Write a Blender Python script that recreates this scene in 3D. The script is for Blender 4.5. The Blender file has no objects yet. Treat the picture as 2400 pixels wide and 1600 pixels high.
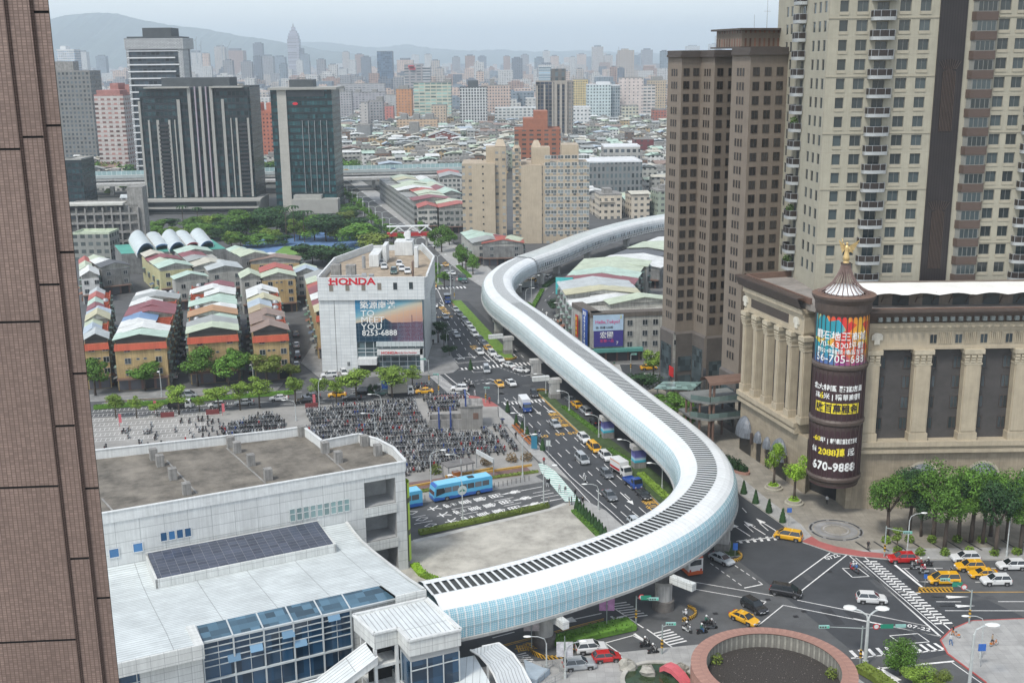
# City junction with a curving elevated railway. Camera, sky and sun first, then ground, structures, objects.
import bpy,math,random
from mathutils import Vector,Matrix
R=math.radians
rnd=random.Random(7)
scn=bpy.context.scene
COL=scn.collection
EYE=80.0;FOC=2650.0
PIT=math.atan(658/2650.0);ROL=110/10650.0
SP,CP,SR,CR=math.sin(PIT),math.cos(PIT),math.sin(ROL),math.cos(ROL)
cam=bpy.data.cameras.new('camera');camo=bpy.data.objects.new('camera',cam);COL.objects.link(camo)
ax=Vector((CR,-SR*SP,-SR*CP));ay=Vector((SR,CR*SP,CR*CP));az=ax.cross(ay)
camo.matrix_world=Matrix(((ax.x,ay.x,az.x,0),(ax.y,ay.y,az.y,0),(ax.z,ay.z,az.z,EYE),(0,0,0,1)))
cam.sensor_width=36;cam.lens=36*FOC/2400;cam.clip_start=.5;cam.clip_end=60000
scn.camera=camo
SUN_EL,SUN_AZ=56,218
w=bpy.data.worlds.new('World');scn.world=w;w.use_nodes=True
nt=w.node_tree;bg=nt.nodes['Background'];sky=nt.nodes.new('ShaderNodeTexSky');sky.sky_type='NISHITA'
sky.sun_disc=False;sky.sun_elevation=R(SUN_EL);sky.sun_rotation=R(SUN_AZ)
sky.air_density=1.0;sky.dust_density=1.2;sky.ozone_density=1.5;sky.altitude=0
hs_=nt.nodes.new('ShaderNodeHueSaturation');hs_.inputs['Saturation'].default_value=.42;nt.links.new(sky.outputs[0],hs_.inputs['Color'])
nt.links.new(hs_.outputs[0],bg.inputs[0]);bg.inputs[1].default_value=0.13
sl=bpy.data.lights.new('sun','SUN');sl.energy=1.5;sl.angle=R(10);sl.color=(1,.95,.87)
so=bpy.data.objects.new('sun',sl);COL.objects.link(so)
d=Vector((math.sin(R(SUN_AZ))*math.cos(R(SUN_EL)),math.cos(R(SUN_AZ))*math.cos(R(SUN_EL)),math.sin(R(SUN_EL))))
so.rotation_euler=d.to_track_quat('Z','Y').to_euler();so.location=d*200
scn.view_settings.view_transform='Standard';scn.view_settings.look='None'
scn.view_settings.gamma=1;scn.view_settings.exposure=0.93
scn.render.resolution_x=1024;scn.render.resolution_y=682
scn.render.engine='CYCLES'
try:scn.cycles.volume_bounces=1;scn.cycles.max_bounces=6
except Exception:pass
def ray(px,py):
 u=px-1200;v=py-800;a=u*CR-v*SR;b=u*SR+v*CR
 return a,FOC*CP-b*SP,FOC*SP+b*CP
def G(px,py,z=0.0):
 a,f,d_=ray(px,py);t=(EYE-z)/d_;return Vector((a*t,f*t))
def D(px,py,Y):
 a,f,d_=ray(px,py);t=Y/f;return Vector((a*t,Y,EYE-d_*t))
def HZ(px,py,Y):return D(px,py,Y).z
def view(x0,y0,s):
 return lambda x,y,z=0.0:G(x0+x/s,y0+y/s,z)
vF=view(0,0,.98);vA=view(0,0,2.94);vB=view(800,0,2.94);vC=view(1600,0,2.94);vD=view(100,500,2.94)
vE=view(800,500,2.94);vG=view(800,1067,2.94);vH=view(1600,1067,2.94);vI=view(1200,800,3.92);vS=view(200,1067,2.94)
vR1=view(880,440,4.9);vR2=view(960,640,4.9);vR4=view(640,840,4.9);vR5=view(940,1000,4.9);vR6=view(180,560,3.733)
vM=view(1560,880,4.127);vS1=view(1040,1280,3.675);vS3=view(2000,1200,3.92);vP=view(1500,1400,3.92)
vN5=view(170,360,4.9);vN6=view(560,360,4.9)
MATS={}
def newmat(name):
 m=bpy.data.materials.new(name);m.use_nodes=True;return m,m.node_tree,m.node_tree.nodes['Principled BSDF']
def L(nt,a,b):nt.links.new(a,b)
def nmath(nt,op,a,b=None):
 n=nt.nodes.new('ShaderNodeMath');n.operation=op
 for i,v in enumerate((a,b)):
  if v is None:continue
  if isinstance(v,(int,float)):n.inputs[i].default_value=v
  else:L(nt,v,n.inputs[i])
 return n.outputs[0]
def nmix(nt,fac,c1,c2,typ='MIX'):
 n=nt.nodes.new('ShaderNodeMixRGB');n.blend_type=typ
 for i,v in enumerate((fac,c1,c2)):
  if isinstance(v,(int,float)):n.inputs[i].default_value=v
  elif isinstance(v,tuple):n.inputs[i].default_value=(*v[:3],1)
  else:L(nt,v,n.inputs[i])
 return n.outputs[0]
def nnoise(nt,vec,scale,detail=3,stretch=None):
 if stretch:
  mp=nt.nodes.new('ShaderNodeMapping');mp.inputs['Scale'].default_value=stretch;L(nt,vec,mp.inputs[0]);vec=mp.outputs[0]
 n=nt.nodes.new('ShaderNodeTexNoise');n.inputs['Scale'].default_value=scale;n.inputs['Detail'].default_value=detail;n.inputs['Roughness'].default_value=.5 if detail<4 else .68;L(nt,vec,n.inputs['Vector']);return n.outputs['Fac']
def nramp(nt,fac,lo,hi,a=.35,b=.65):
 n=nt.nodes.new('ShaderNodeMapRange');n.inputs[1].default_value=a;n.inputs[2].default_value=b
 n.inputs[3].default_value=lo;n.inputs[4].default_value=hi;L(nt,fac,n.inputs[0]);return n.outputs[0]
def scalec(nt,col,fac):
 n=nt.nodes.new('ShaderNodeVectorMath');n.operation='SCALE'
 if isinstance(col,tuple):n.inputs[0].default_value=col[:3]
 else:L(nt,col,n.inputs[0])
 L(nt,fac,n.inputs['Scale']);return n.outputs[0]
def uvn(nt):
 n=nt.nodes.new('ShaderNodeUVMap');return n.outputs[0]
def sepuv(nt):
 s=nt.nodes.new('ShaderNodeSeparateXYZ');L(nt,uvn(nt),s.inputs[0]);return s.outputs[0],s.outputs[1]
def mat(name,col,rough=.8,var=.2,scale=.6,metal=0.0,streak=0.0,rand=0.0,spec=.5,fine=0.0):
 """painted or stone-like surface: broad blotches, optional vertical rain streaks, fine grain"""
 if name in MATS:return MATS[name]
 m,nt,b=newmat(name);c=tuple(col)
 uv=uvn(nt);out=c
 if var:out=scalec(nt,out,nramp(nt,nnoise(nt,uv,scale,5),1-var,1+var*.6))
 if streak:out=scalec(nt,out,nramp(nt,nnoise(nt,uv,1.0,3,(3.0,.12,1)),1-streak,1.05))
 if fine:out=scalec(nt,out,nramp(nt,nnoise(nt,uv,9,2),1-fine,1+fine))
 if rand:
  oi=nt.nodes.new('ShaderNodeObjectInfo');out=scalec(nt,out,nramp(nt,oi.outputs['Random'],1-rand,1+rand*.5,0,1))
 if isinstance(out,tuple):b.inputs['Base Color'].default_value=(*out,1)
 else:L(nt,out,b.inputs['Base Color'])
 b.inputs['Roughness'].default_value=rough;b.inputs['Metallic'].default_value=metal;b.inputs['Specular IOR Level'].default_value=spec
 MATS[name]=m;return m
def stepf(nt,x,period,width,off=0.0):
 """1 inside the repeated stripe of given width"""
 y=nmath(nt,'ADD',nmath(nt,'DIVIDE',x,period),off);y=nmath(nt,'FRACT',y)
 return nmath(nt,'LESS_THAN',y,width/period)
def sheet(name,col,period=.9,lw=.1,dark=.72,var=.22,rough=.45,cross=0,metal=0.0):
 """ribbed sheet-metal roof: seams run up the slope"""
 if name in MATS:return MATS[name]
 m,nt,b=newmat(name);u,v=sepuv(nt);uv=uvn(nt)
 out=scalec(nt,tuple(col),nramp(nt,nnoise(nt,uv,.25,5),1-var,1.06))
 out=scalec(nt,out,nramp(nt,nnoise(nt,uv,1,4,(2.2,.15,1)),1-var*.8,1.04))
 s=stepf(nt,u,period,lw)
 if cross:s=nmath(nt,'MAXIMUM',s,stepf(nt,v,cross,.09))
 out=nmix(nt,s,out,scalec(nt,out,nramp(nt,s,1,dark,0,1)))
 L(nt,out,b.inputs['Base Color']);b.inputs['Roughness'].default_value=rough;b.inputs['Metallic'].default_value=metal
 MATS[name]=m;return m
def panels(name,col,pu,pv,lw=.04,line=(.25,.27,.27),rough=.5,var=.08,streak=.1,cellvar=.05,brickoff=0.0,lwv=None):
 """cladding panels or tiles with joints"""
 if name in MATS:return MATS[name]
 m,nt,b=newmat(name);u,v=sepuv(nt);uv=uvn(nt)
 row=nmath(nt,'FLOOR',nmath(nt,'DIVIDE',v,pv))
 if brickoff:u=nmath(nt,'ADD',u,nmath(nt,'MULTIPLY',nmath(nt,'MODULO',row,2.0),pu*brickoff))
 s=nmath(nt,'MAXIMUM',stepf(nt,u,pu,lwv or lw),stepf(nt,v,pv,lw))
 cell=nt.nodes.new('ShaderNodeCombineXYZ');L(nt,nmath(nt,'FLOOR',nmath(nt,'DIVIDE',u,pu)),cell.inputs[0]);L(nt,row,cell.inputs[1])
 wn=nt.nodes.new('ShaderNodeTexWhiteNoise');wn.noise_dimensions='2D';L(nt,cell.outputs[0],wn.inputs['Vector'])
 out=scalec(nt,tuple(col),nramp(nt,wn.outputs['Value'],1-cellvar,1+cellvar,0,1))
 out=scalec(nt,out,nramp(nt,nnoise(nt,uv,.3,5),1-var,1+var*.5))
 if streak:out=scalec(nt,out,nramp(nt,nnoise(nt,uv,1.3,4,(2.5,.1,1)),1-streak,1.03))
 out=nmix(nt,s,out,line)
 L(nt,out,b.inputs['Base Color']);b.inputs['Roughness'].default_value=rough
 MATS[name]=m;return m
def gridwall(name,col=0,su=0,sv=0,fu=0,fv=0,glass=(.05,.07,.09),rough=.75,var=.15,floorband=None,rand=0.0,ou=0.0,ov=0.0):
 """wall of a far building with its rows of small windows"""
 if name in MATS:return MATS[name]
 m,nt,b=newmat(name);u,v=sepuv(nt);uv=uvn(nt)
 s=nmath(nt,'MULTIPLY',stepf(nt,u,su,fu*su,ou),stepf(nt,v,sv,fv*sv,ov))
 cell=nt.nodes.new('ShaderNodeCombineXYZ');L(nt,nmath(nt,'FLOOR',nmath(nt,'ADD',nmath(nt,'DIVIDE',u,su),ou)),cell.inputs[0]);L(nt,nmath(nt,'FLOOR',nmath(nt,'ADD',nmath(nt,'DIVIDE',v,sv),ov)),cell.inputs[1])
 wn=nt.nodes.new('ShaderNodeTexWhiteNoise');wn.noise_dimensions='2D';L(nt,cell.outputs[0],wn.inputs['Vector'])
 g=scalec(nt,glass,nramp(nt,wn.outputs['Value'],.45,2.4,0,1))
 out=scalec(nt,tuple(col),nramp(nt,nnoise(nt,uv,.15,5),1-var,1+var*.4))
 out=scalec(nt,out,nramp(nt,nnoise(nt,uv,1.0,4,(1.5,.12,1)),1-var,1.05))
 if rand:
  oi=nt.nodes.new('ShaderNodeObjectInfo');out=scalec(nt,out,nramp(nt,oi.outputs['Random'],1-rand,1+rand*.3,0,1))
 if floorband:out=nmix(nt,stepf(nt,v,sv,.25),out,floorband)
 ge=nt.nodes.new('ShaderNodeNewGeometry');sx=nt.nodes.new('ShaderNodeSeparateXYZ');L(nt,ge.outputs['Normal'],sx.inputs[0])
 s=nmath(nt,'MULTIPLY',s,nmath(nt,'LESS_THAN',sx.outputs[2],.5))
 out=nmix(nt,s,out,g)
 L(nt,out,b.inputs['Base Color']);L(nt,nramp(nt,s,rough,.25,0,1),b.inputs['Roughness']);b.inputs['Specular IOR Level'].default_value=.3
 MATS[name]=m;return m
def glass(name,col,rough=.12,cell=None,metal=0.0):
 if name in MATS:return MATS[name]
 m,nt,b=newmat(name);out=tuple(col)
 u,v=sepuv(nt)
 if cell:
  cx=nt.nodes.new('ShaderNodeCombineXYZ');L(nt,nmath(nt,'FLOOR',nmath(nt,'DIVIDE',u,cell[0])),cx.inputs[0]);L(nt,nmath(nt,'FLOOR',nmath(nt,'DIVIDE',v,cell[1])),cx.inputs[1])
  wn=nt.nodes.new('ShaderNodeTexWhiteNoise');wn.noise_dimensions='2D';L(nt,cx.outputs[0],wn.inputs['Vector']);f=wn.outputs['Value']
 else:
  oi=nt.nodes.new('ShaderNodeObjectInfo');f=oi.outputs['Random']
 out=scalec(nt,out,nramp(nt,f,.55,1.7,0,1));L(nt,out,b.inputs['Base Color'])
 b.inputs['Roughness'].default_value=rough;b.inputs['Metallic'].default_value=metal;b.inputs['Specular IOR Level'].default_value=.7
 MATS[name]=m;return m
class MB:
 def __init__(s):s.v=[];s.f=[];s.m=[];s.uvs={}
 def face(s,pts,m=0,uv=None):
  b=len(s.v);s.v+=[tuple(p)for p in pts];s.f.append(tuple(range(b,b+len(pts))));s.m.append(m)
  if uv:s.uvs[len(s.f)-1]=uv
 def box(s,x0,y0,z0,x1,y1,z1,m=0,mt=None,bottom=True):
  if mt is None:mt=m
  b=len(s.v)
  s.v+=[(x0,y0,z0),(x1,y0,z0),(x1,y1,z0),(x0,y1,z0),(x0,y0,z1),(x1,y0,z1),(x1,y1,z1),(x0,y1,z1)]
  fs=[(0,1,5,4),(1,2,6,5),(2,3,7,6),(3,0,4,7)]
  for q in fs:s.f.append(tuple(b+i for i in q));s.m.append(m)
  s.f.append((b+4,b+5,b+6,b+7));s.m.append(mt)
  if bottom:s.f.append((b+3,b+2,b+1,b));s.m.append(m)
 def prism(s,pts,z0,z1,m=0,mt=None,bottom=False):
  pts=[(p[0],p[1])for p in pts]
  a=sum(pts[i][0]*pts[(i+1)%len(pts)][1]-pts[(i+1)%len(pts)][0]*pts[i][1]for i in range(len(pts)))
  if a<0:pts=pts[::-1]
  if mt is None:mt=m
  n=len(pts);b=len(s.v);s.v+=[(x,y,z0)for x,y in pts]+[(x,y,z1)for x,y in pts]
  for i in range(n):
   j=(i+1)%n;s.f.append((b+i,b+j,b+n+j,b+n+i));s.m.append(m)
  s.f.append(tuple(b+n+i for i in range(n)));s.m.append(mt)
  if bottom:s.f.append(tuple(b+i for i in range(n))[::-1]);s.m.append(m)
 def bar(s,p,q,w,z0,z1,m=0,mt=None):
  """upright slab of width w along the plan line p-q"""
  p=Vector(p[:2]);q=Vector(q[:2]);t=(q-p).normalized();n=Vector((-t.y,t.x))*w/2
  s.prism([p-n,q-n,q+n,p+n],z0,z1,m,mt,True)
 def strip(s,p,q,w,z,m=0):
  p=Vector(p[:2]);q=Vector(q[:2]);t=(q-p).normalized();n=Vector((-t.y,t.x))*w/2
  s.face([(*(p-n),z),(*(q-n),z),(*(q+n),z),(*(p+n),z)],m)
 def tube(s,p,q,r0,r1=None,n=6,m=0,cap=True):
  if r1 is None:r1=r0
  p=Vector(p);q=Vector(q);t=(q-p).normalized();a=t.orthogonal().normalized();c=t.cross(a);b=len(s.v)
  for k,(o,r)in enumerate(((p,r0),(q,r1))):
   for i in range(n):
    th=2*math.pi*i/n;s.v.append(tuple(o+a*(r*math.cos(th))+c*(r*math.sin(th))))
  for i in range(n):
   j=(i+1)%n;s.f.append((b+i,b+j,b+n+j,b+n+i));s.m.append(m)
  if cap:s.f.append(tuple(b+n+i for i in range(n)));s.m.append(m);s.f.append(tuple(b+i for i in range(n))[::-1]);s.m.append(m)
 def path(s,pts,r,n=6,m=0):
  for a,b_ in zip(pts[:-1],pts[1:]):s.tube(a,b_,r,r,n,m)
 def lathe(s,prof,cx=0,cy=0,n=16,m=0,a0=0,a1=2*math.pi):
  full=abs(a1-a0)>6.28;k=n if full else n+1;b=len(s.v)
  for(r,z)in prof:
   for i in range(k):
    th=a0+(a1-a0)*i/n;s.v.append((cx+r*math.cos(th),cy+r*math.sin(th),z))
  for j in range(len(prof)-1):
   for i in range(n):
    i2=(i+1)%k;s.f.append((b+j*k+i,b+j*k+i2,b+(j+1)*k+i2,b+(j+1)*k+i));s.m.append(m)
 def blob(s,c,r,n=8,m=0,sq=(1,1,1)):
  prof=[(math.sin(math.pi*i/5)*r+1e-4,-math.cos(math.pi*i/5)*r)for i in range(6)];b=len(s.v);s.lathe(prof,0,0,n,m)
  for i in range(b,len(s.v)):x,y,z=s.v[i];s.v[i]=(c[0]+x*sq[0],c[1]+y*sq[1],c[2]+z*sq[2])
 def gable(s,x0,y0,x1,y1,z,rise,ov=.4,m=0,mw=1,axis='y',th=.12):
  """pitched roof, ridge along axis"""
  if axis=='y':
   xm=(x0+x1)/2;sl=rise/(xm-x0)
   for(xa,xb,za,zb)in((x0-ov,xm,z-ov*sl,z+rise),(xm,x1+ov,z+rise,z-ov*sl)):
    s.face([(xa,y0-ov,za),(xb,y0-ov,zb),(xb,y1+ov,zb),(xa,y1+ov,za)],m)
    s.face([(xa,y0-ov,za-th),(xa,y1+ov,za-th),(xb,y1+ov,zb-th),(xb,y0-ov,zb-th)],m)
    s.face([(xa,y0-ov,za-th),(xb,y0-ov,zb-th),(xb,y0-ov,zb),(xa,y0-ov,za)],m)
    s.face([(xb,y1+ov,zb-th),(xa,y1+ov,za-th),(xa,y1+ov,za),(xb,y1+ov,zb)],m)
   s.face([(x0-ov,y0-ov,z-ov*sl-th),(x0-ov,y0-ov,z-ov*sl),(x0-ov,y1+ov,z-ov*sl),(x0-ov,y1+ov,z-ov*sl-th)],m)
   s.face([(x1+ov,y0-ov,z-ov*sl),(x1+ov,y0-ov,z-ov*sl-th),(x1+ov,y1+ov,z-ov*sl-th),(x1+ov,y1+ov,z-ov*sl)],m)
   if mw is not None:
    s.face([(x0,y0,z),(x1,y0,z),(xm,y0,z+rise-.02)],mw);s.face([(x1,y1,z),(x0,y1,z),(xm,y1,z+rise-.02)],mw)
  else:
   b=len(s.v);s.gable(y0,x0,y1,x1,z,rise,ov,m,mw,'y',th)
   for i in range(b,len(s.v)):x,y,zz=s.v[i];s.v[i]=(y,x,zz)
   for k in range(len(s.f)):
    if s.f[k][0]>=b:s.f[k]=s.f[k][::-1]
 def move(s,b,f):
  for i in range(b,len(s.v)):s.v[i]=tuple(f(Vector(s.v[i])))
 def mesh(s,name,mats,smooth=False,uv=True):
  me=bpy.data.meshes.new(name);me.from_pydata(s.v,[],s.f)
  for mm in(mats if isinstance(mats,(list,tuple))else[mats]):me.materials.append(mm)
  me.polygons.foreach_set('material_index',s.m)
  if smooth:me.polygons.foreach_set('use_smooth',[True]*len(s.f))
  me.update()
  if uv:
   lay=me.uv_layers.new(name='UVMap');data=[0.0]*(2*len(me.loops));Z=Vector((0,0,1))
   for p in me.polygons:
    n=p.normal;cu=s.uvs.get(p.index)
    if cu:
     for k,li in enumerate(p.loop_indices):data[2*li],data[2*li+1]=cu[k]
     continue
    if abs(n.z)>.9995:t=Vector((1,0,0));bt=Vector((0,1,0))
    else:t=Z.cross(n).normalized();bt=n.cross(t)
    for li in p.loop_indices:
     co=s.v[me.loops[li].vertex_index]
     data[2*li]=co[0]*t.x+co[1]*t.y+co[2]*t.z;data[2*li+1]=co[0]*bt.x+co[1]*bt.y+co[2]*bt.z
   lay.data.foreach_set('uv',data)
  return me
 def build(s,name,mats,parent=None,smooth=False):
  o=bpy.data.objects.new(name,s.mesh(name,mats,smooth));COL.objects.link(o)
  if parent:o.parent=parent
  return o
def thing(name,label,cat,loc=(0,0,0),rz=0.0,group=None):
 o=bpy.data.objects.new(name,None);COL.objects.link(o);o.empty_display_size=.5
 o.location=(loc[0],loc[1],loc[2]if len(loc)>2 else 0);o.rotation_euler=(0,0,rz)
 return tag(o,label,cat,group)
def tag(o,label,cat,group=None):
 o['label']=label;o['category']=cat
 if group:o['group']=group
 return o
def struct(o,kind='structure'):o['kind']=kind;return o
def inst(name,me,parent=None,loc=(0,0,0),rz=0.0,sc=None):
 o=bpy.data.objects.new(name,me);COL.objects.link(o);o.location=(loc[0],loc[1],loc[2]if len(loc)>2 else 0);o.rotation_euler=(0,0,rz)
 if sc:o.scale=sc if isinstance(sc,tuple)else(sc,sc,sc)
 if parent:o.parent=parent
 return o
def frame(p0,p1):
 p0=Vector(p0[:2]);p1=Vector(p1[:2]);t=p1-p0;return p0,math.atan2(t.y,t.x),t.length
def many(parent,name,me,spots,cap=96):
 """copies of one small part: the nearest as parts, the rest as one part marked stuff"""
 mw=Matrix.Rotation(parent.rotation_euler.z,4,'Z');lo=parent.location
 spots=sorted(spots,key=lambda q:(lo.x+(mw@Vector(q[:3])).x)**2+(lo.y+(mw@Vector(q[:3])).y)**2+(lo.z+q[2]-EYE)**2)
 for q in spots[:cap]:inst(name,me,parent,q[:3],q[3])
 if len(spots)>cap:
  vs=[v.co.copy()for v in me.vertices];fs=[tuple(p.vertices)for p in me.polygons];ms=[p.material_index for p in me.polygons]
  mb=MB()
  for q in spots[cap:]:
   b=len(mb.v);rm=Matrix.Rotation(q[3],3,'Z');o=Vector(q[:3])
   mb.v+=[tuple(rm@v+o)for v in vs];mb.f+=[tuple(i+b for i in f)for f in fs];mb.m+=ms
  o=mb.build(name,list(me.materials),parent);o['kind']='stuff';o['label']='remaining small repeats of the '+name.replace('_',' ')+' on this building'
def text(body,size,m,parent,loc,rot=(R(90),0,0),name='lettering',align='LEFT',ext=.02,warp=None,bold=0.0,sx=1.0):
 cu=bpy.data.curves.new(name,'FONT');cu.body=body;cu.size=size;cu.align_x=align;cu.extrude=ext;cu.offset=bold*size;cu.resolution_u=2
 o=bpy.data.objects.new(name,cu);COL.objects.link(o)
 dg=bpy.context.evaluated_depsgraph_get();me=bpy.data.meshes.new_from_object(o.evaluated_get(dg))
 bpy.data.objects.remove(o);me.materials.clear();me.materials.append(m)
 for v in me.vertices:v.co.x*=sx
 if warp:
  for v in me.vertices:v.co=warp(v.co)
 t=bpy.data.objects.new(name,me);COL.objects.link(t)
 if not warp:t.location=loc;t.rotation_euler=rot
 if parent:t.parent=parent
 return t
def facade(mb,W,z0,z1,holes,y=0.0,depth=.25,m=0,mr=None):
 """front wall in the plane y, facing -y, from x=0 to W, with window holes (x0, z0, x1, z1) and their reveals"""
 if mr is None:mr=m
 xs=sorted({0.0,W}|{h[0]for h in holes}|{h[2]for h in holes});zs=sorted({z0,z1}|{h[1]for h in holes}|{h[3]for h in holes})
 hs=set()
 ix={x:i for i,x in enumerate(xs)};iz={z:i for i,z in enumerate(zs)}
 for h in holes:
  for i in range(ix[h[0]],ix[h[2]]):
   for j in range(iz[h[1]],iz[h[3]]):hs.add((i,j))
 for j in range(len(zs)-1):
  i=0
  while i<len(xs)-1:
   if(i,j)in hs:i+=1;continue
   k=i
   while k+1<len(xs)-1 and(k+1,j)not in hs:k+=1
   mb.face([(xs[i],y,zs[j]),(xs[k+1],y,zs[j]),(xs[k+1],y,zs[j+1]),(xs[i],y,zs[j+1])],m);i=k+1
 for(a,b,c,e)in holes:
  Y=y+depth
  mb.face([(a,y,b),(a,y,e),(a,Y,e),(a,Y,b)][::-1],mr);mb.face([(c,y,b),(c,y,e),(c,Y,e),(c,Y,b)],mr)
  mb.face([(a,y,b),(c,y,b),(c,Y,b),(a,Y,b)][::-1],mr);mb.face([(a,y,e),(c,y,e),(c,Y,e),(a,Y,e)],mr)
  mb.face([(a,Y,b),(c,Y,b),(c,Y,e),(a,Y,e)],mr)
def window_mesh(w_,h,fr,gl,mull=1,bar=.07,trans=0,proud=.04,sill=None):
 """window standing on the origin, facing -y: glass pane and frame bars"""
 mb=MB();mb.box(-w_/2,-.01,0,w_/2,.05,h,1)
 def b(x0,z0,x1,z1):mb.box(x0,-proud-.02,z0,x1,.0,z1,0)
 b(-w_/2,0,-w_/2+bar,h);b(w_/2-bar,0,w_/2,h);b(-w_/2+bar,0,w_/2-bar,bar);b(-w_/2+bar,h-bar,w_/2-bar,h)
 for i in range(mull):x=-w_/2+w_*(i+1)/(mull+1);b(x-bar/2,bar,x+bar/2,h-bar)
 if trans:mb.box(-w_/2+bar,-proud-.017,trans,w_/2-bar,-.003,trans+bar,0)
 return mb.mesh('window',[fr,gl])
ASPH=mat('asphalt',(.048,.052,.057),.85,.22,.12,streak=.0,fine=.08)
ASPH2=mat('asphalt_worn',(.085,.088,.09),.85,.25,.15,fine=.08)
PAVE=panels('pavement_grey',(.235,.235,.23),2.4,2.4,.05,(.17,.17,.165),.85,.28,0,.07)
PAVEL=panels('pavement_blocks',(.33,.33,.32),1.2,1.2,.03,(.22,.22,.21),.8,.18,0,.08)
PLAZA=panels('plaza_tiles',(.26,.24,.20),1.5,1.5,.04,(.17,.16,.14),.8,.25,0,.08)
CONC=mat('concrete_lot',(.40,.385,.34),.9,.38,.16,fine=.1)
KERB=mat('kerb_stone',(.45,.45,.43),.8,.2,.5)
WHITE=mat('road_paint_white',(.72,.72,.70),.7,.2,1.5)
YEL=mat('road_paint_yellow',(.62,.36,.05),.7,.25,1.5)
REDP=mat('red_pavement',(.34,.10,.09),.85,.15,.4)
REDK=mat('red_kerb_paint',(.40,.09,.08),.8,.2,.6)
TEAL=mat('teal_road_paint',(.22,.45,.38),.8,.2,.6)
GRASS=mat('grass',(.085,.15,.035),.95,.4,.8,fine=.25)
GRASSD=mat('grass_dark',(.05,.085,.025),.95,.4,.8,fine=.25)
BLACKP=mat('black_paint',(.03,.03,.03),.7,.1,1)
CITYG=mat('city_ground',(.10,.105,.10),.95,.3,.01)
g=MB();g.face([(-16000,-200,-.03),(16000,-200,-.03),(16000,26000,-.03),(-16000,26000,-.03)]);struct(g.build('ground',CITYG))
g=MB();g.face([(-330,60,0),(330,60,0),(330,640,0),(-330,640,0)]);struct(g.build('road',ASPH2))
fresh=[(-14.4,293),(-17,304),(-31.5,389),(-15,380),(-3,331),(3,300),(24,290),(33,296),(38.5,281),(34.8,270),(24,262),(43,199.5),(47.6,185),(49.1,178),(53.1,173.8),(61.6,171),(64,170.8),(76,149),(74.5,150.4),(66.5,150.1),(62.7,147.6),(60,144.5),(59.6,140.9),(56,139.5),vH(1150,1330),vH(620,905),vH(350,700),(30,177),(24,174),(17,192.8),(10.7,210.8),(-.2,250),(-3,258),(-4.7,261.6),(-8.2,266.1),(-11.7,267.7),(-20,268),(-20.5,287)]
g=MB();g.prism(fresh,-.02,.004);struct(g.build('road',ASPH))
def slab(name,pts,m,h=.13,kerb=True,z0=-.02):
 g=MB();g.prism([Vector(p)for p in pts],z0,h,1 if kerb else 0,0);return struct(g.build(name,[m,KERB]))
slab('pavement',[(-49.6,283.3),(-33.1,286),(-19.4,286.8),(-15.6,288.6),(-14.2,293),(-16.4,303.4),(-31.2,388.7),(-44,440),(-50,461),(-60,461),(-58,300)],PAVE)
slab('pavement',[(-330,224),(-102.6,265.7),(-59.2,273.0),(-59,280),(-102,272),(-330,232)],PAVE)
slab('lane',[(-330,231.5),(-102,271.5),(-59,279.5),(-59,300),(-64,480),(-330,480)],ASPH2,.1,False)
slab('parking_ground',[(-330,212),(-97.5,252),(-57.7,258.5),(-36.9,262),(-23.6,264.9),(-14,267.3),(-8.6,265.8),(-5.2,261.3),(-3.6,257.6),(-3.4,250),(1.2,232),(5.0,219),(5.6,212.4),(4.3,211.0),(-17.8,197.5),(-60,186),(-330,130)],mat('parking_concrete',(.27,.265,.25),.9,.25,.12,fine=.05))
slab('pavement',[(-3.4,258.2),(-.5,250),(10.4,210.8),(11.2,208),(6.6,217.6),(5.2,220),(1.4,232),(-3.2,250)],PAVEL,.134)
slab('pavement',[(-17.8,197.6),(6,208.2),(4.4,211),(-17.8,202.6),(-60,186),(-60,184)],PAVE,.12)
slab('concrete_lot',[(-60,168),(-17.5,180.6),(6.5,193.9),(9.6,196.8),(13.5,197.6),(16.5,192.9),(22.8,174),(21,164),(14,158),(-60,150)],CONC,.12)
slab('pavement',[(9.6,196.9),(13.6,197.8),(16.8,193),(23.4,173.6),(22,168),(20.6,166),(18.5,168),(12.2,194)],PAVEL,.134)
slab('pavement',[(-17.4,180.8),(6.4,194.2),(9.4,197.0),(9.8,196.2),(6.5,193.2),(-17,179.6)],KERB,.138)
def median(name,L_,m=GRASS):slab(name,L_,m,.16)
median('grass_median',[(-20.9,381.6),(-17.4,381),(-11,353.2),(-4.5,325),(-.8,310),(.6,302.4),(-2.6,302),(-7.5,322),(-13.2,344.9)],mat('grass_bright',(.12,.22,.03),.95,.35,.8,fine=.25))
median('grass_median',[(6.2,269.3),(8.8,270),(11.3,259.9),(21.8,230.9),(27.6,214.6),(31.2,202.1),(36.8,181),(37.8,173.2),(35.6,172.7),(33.2,181),(27.9,192.5),(24.6,205.7),(18.1,226.1)],GRASSD)
median('grass_median',[(-27,409),(-36.8,453.6),(-52,515),(-86,640),(-115,760),(-113,760),(-83,640),(-49.4,515),(-34.3,449.4),(-25.0,409.4)])
slab('pavement',[(5,352),(12.8,347.1),(13.4,322),(16.2,317.3),(19.8,304.7),(23.9,295.8),(32.1,295.4),(40,296),(330,330),(330,480),(60,480),(28,437),(20.9,396.8),(15.1,363.7),(14.5,349)],mat('lane_grey',(.15,.15,.148),.9,.25,.3,fine=.08))
slab('plaza',[(31.5,268),(34.8,271),(37.3,276),(43,280),(330,312),(330,170.5),(83.3,170.5),(61.6,171),(53.1,173.8),(49.1,178.2),(47.6,185.1),(43,199.5),(36.5,226),(30.5,252)],PLAZA)
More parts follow.
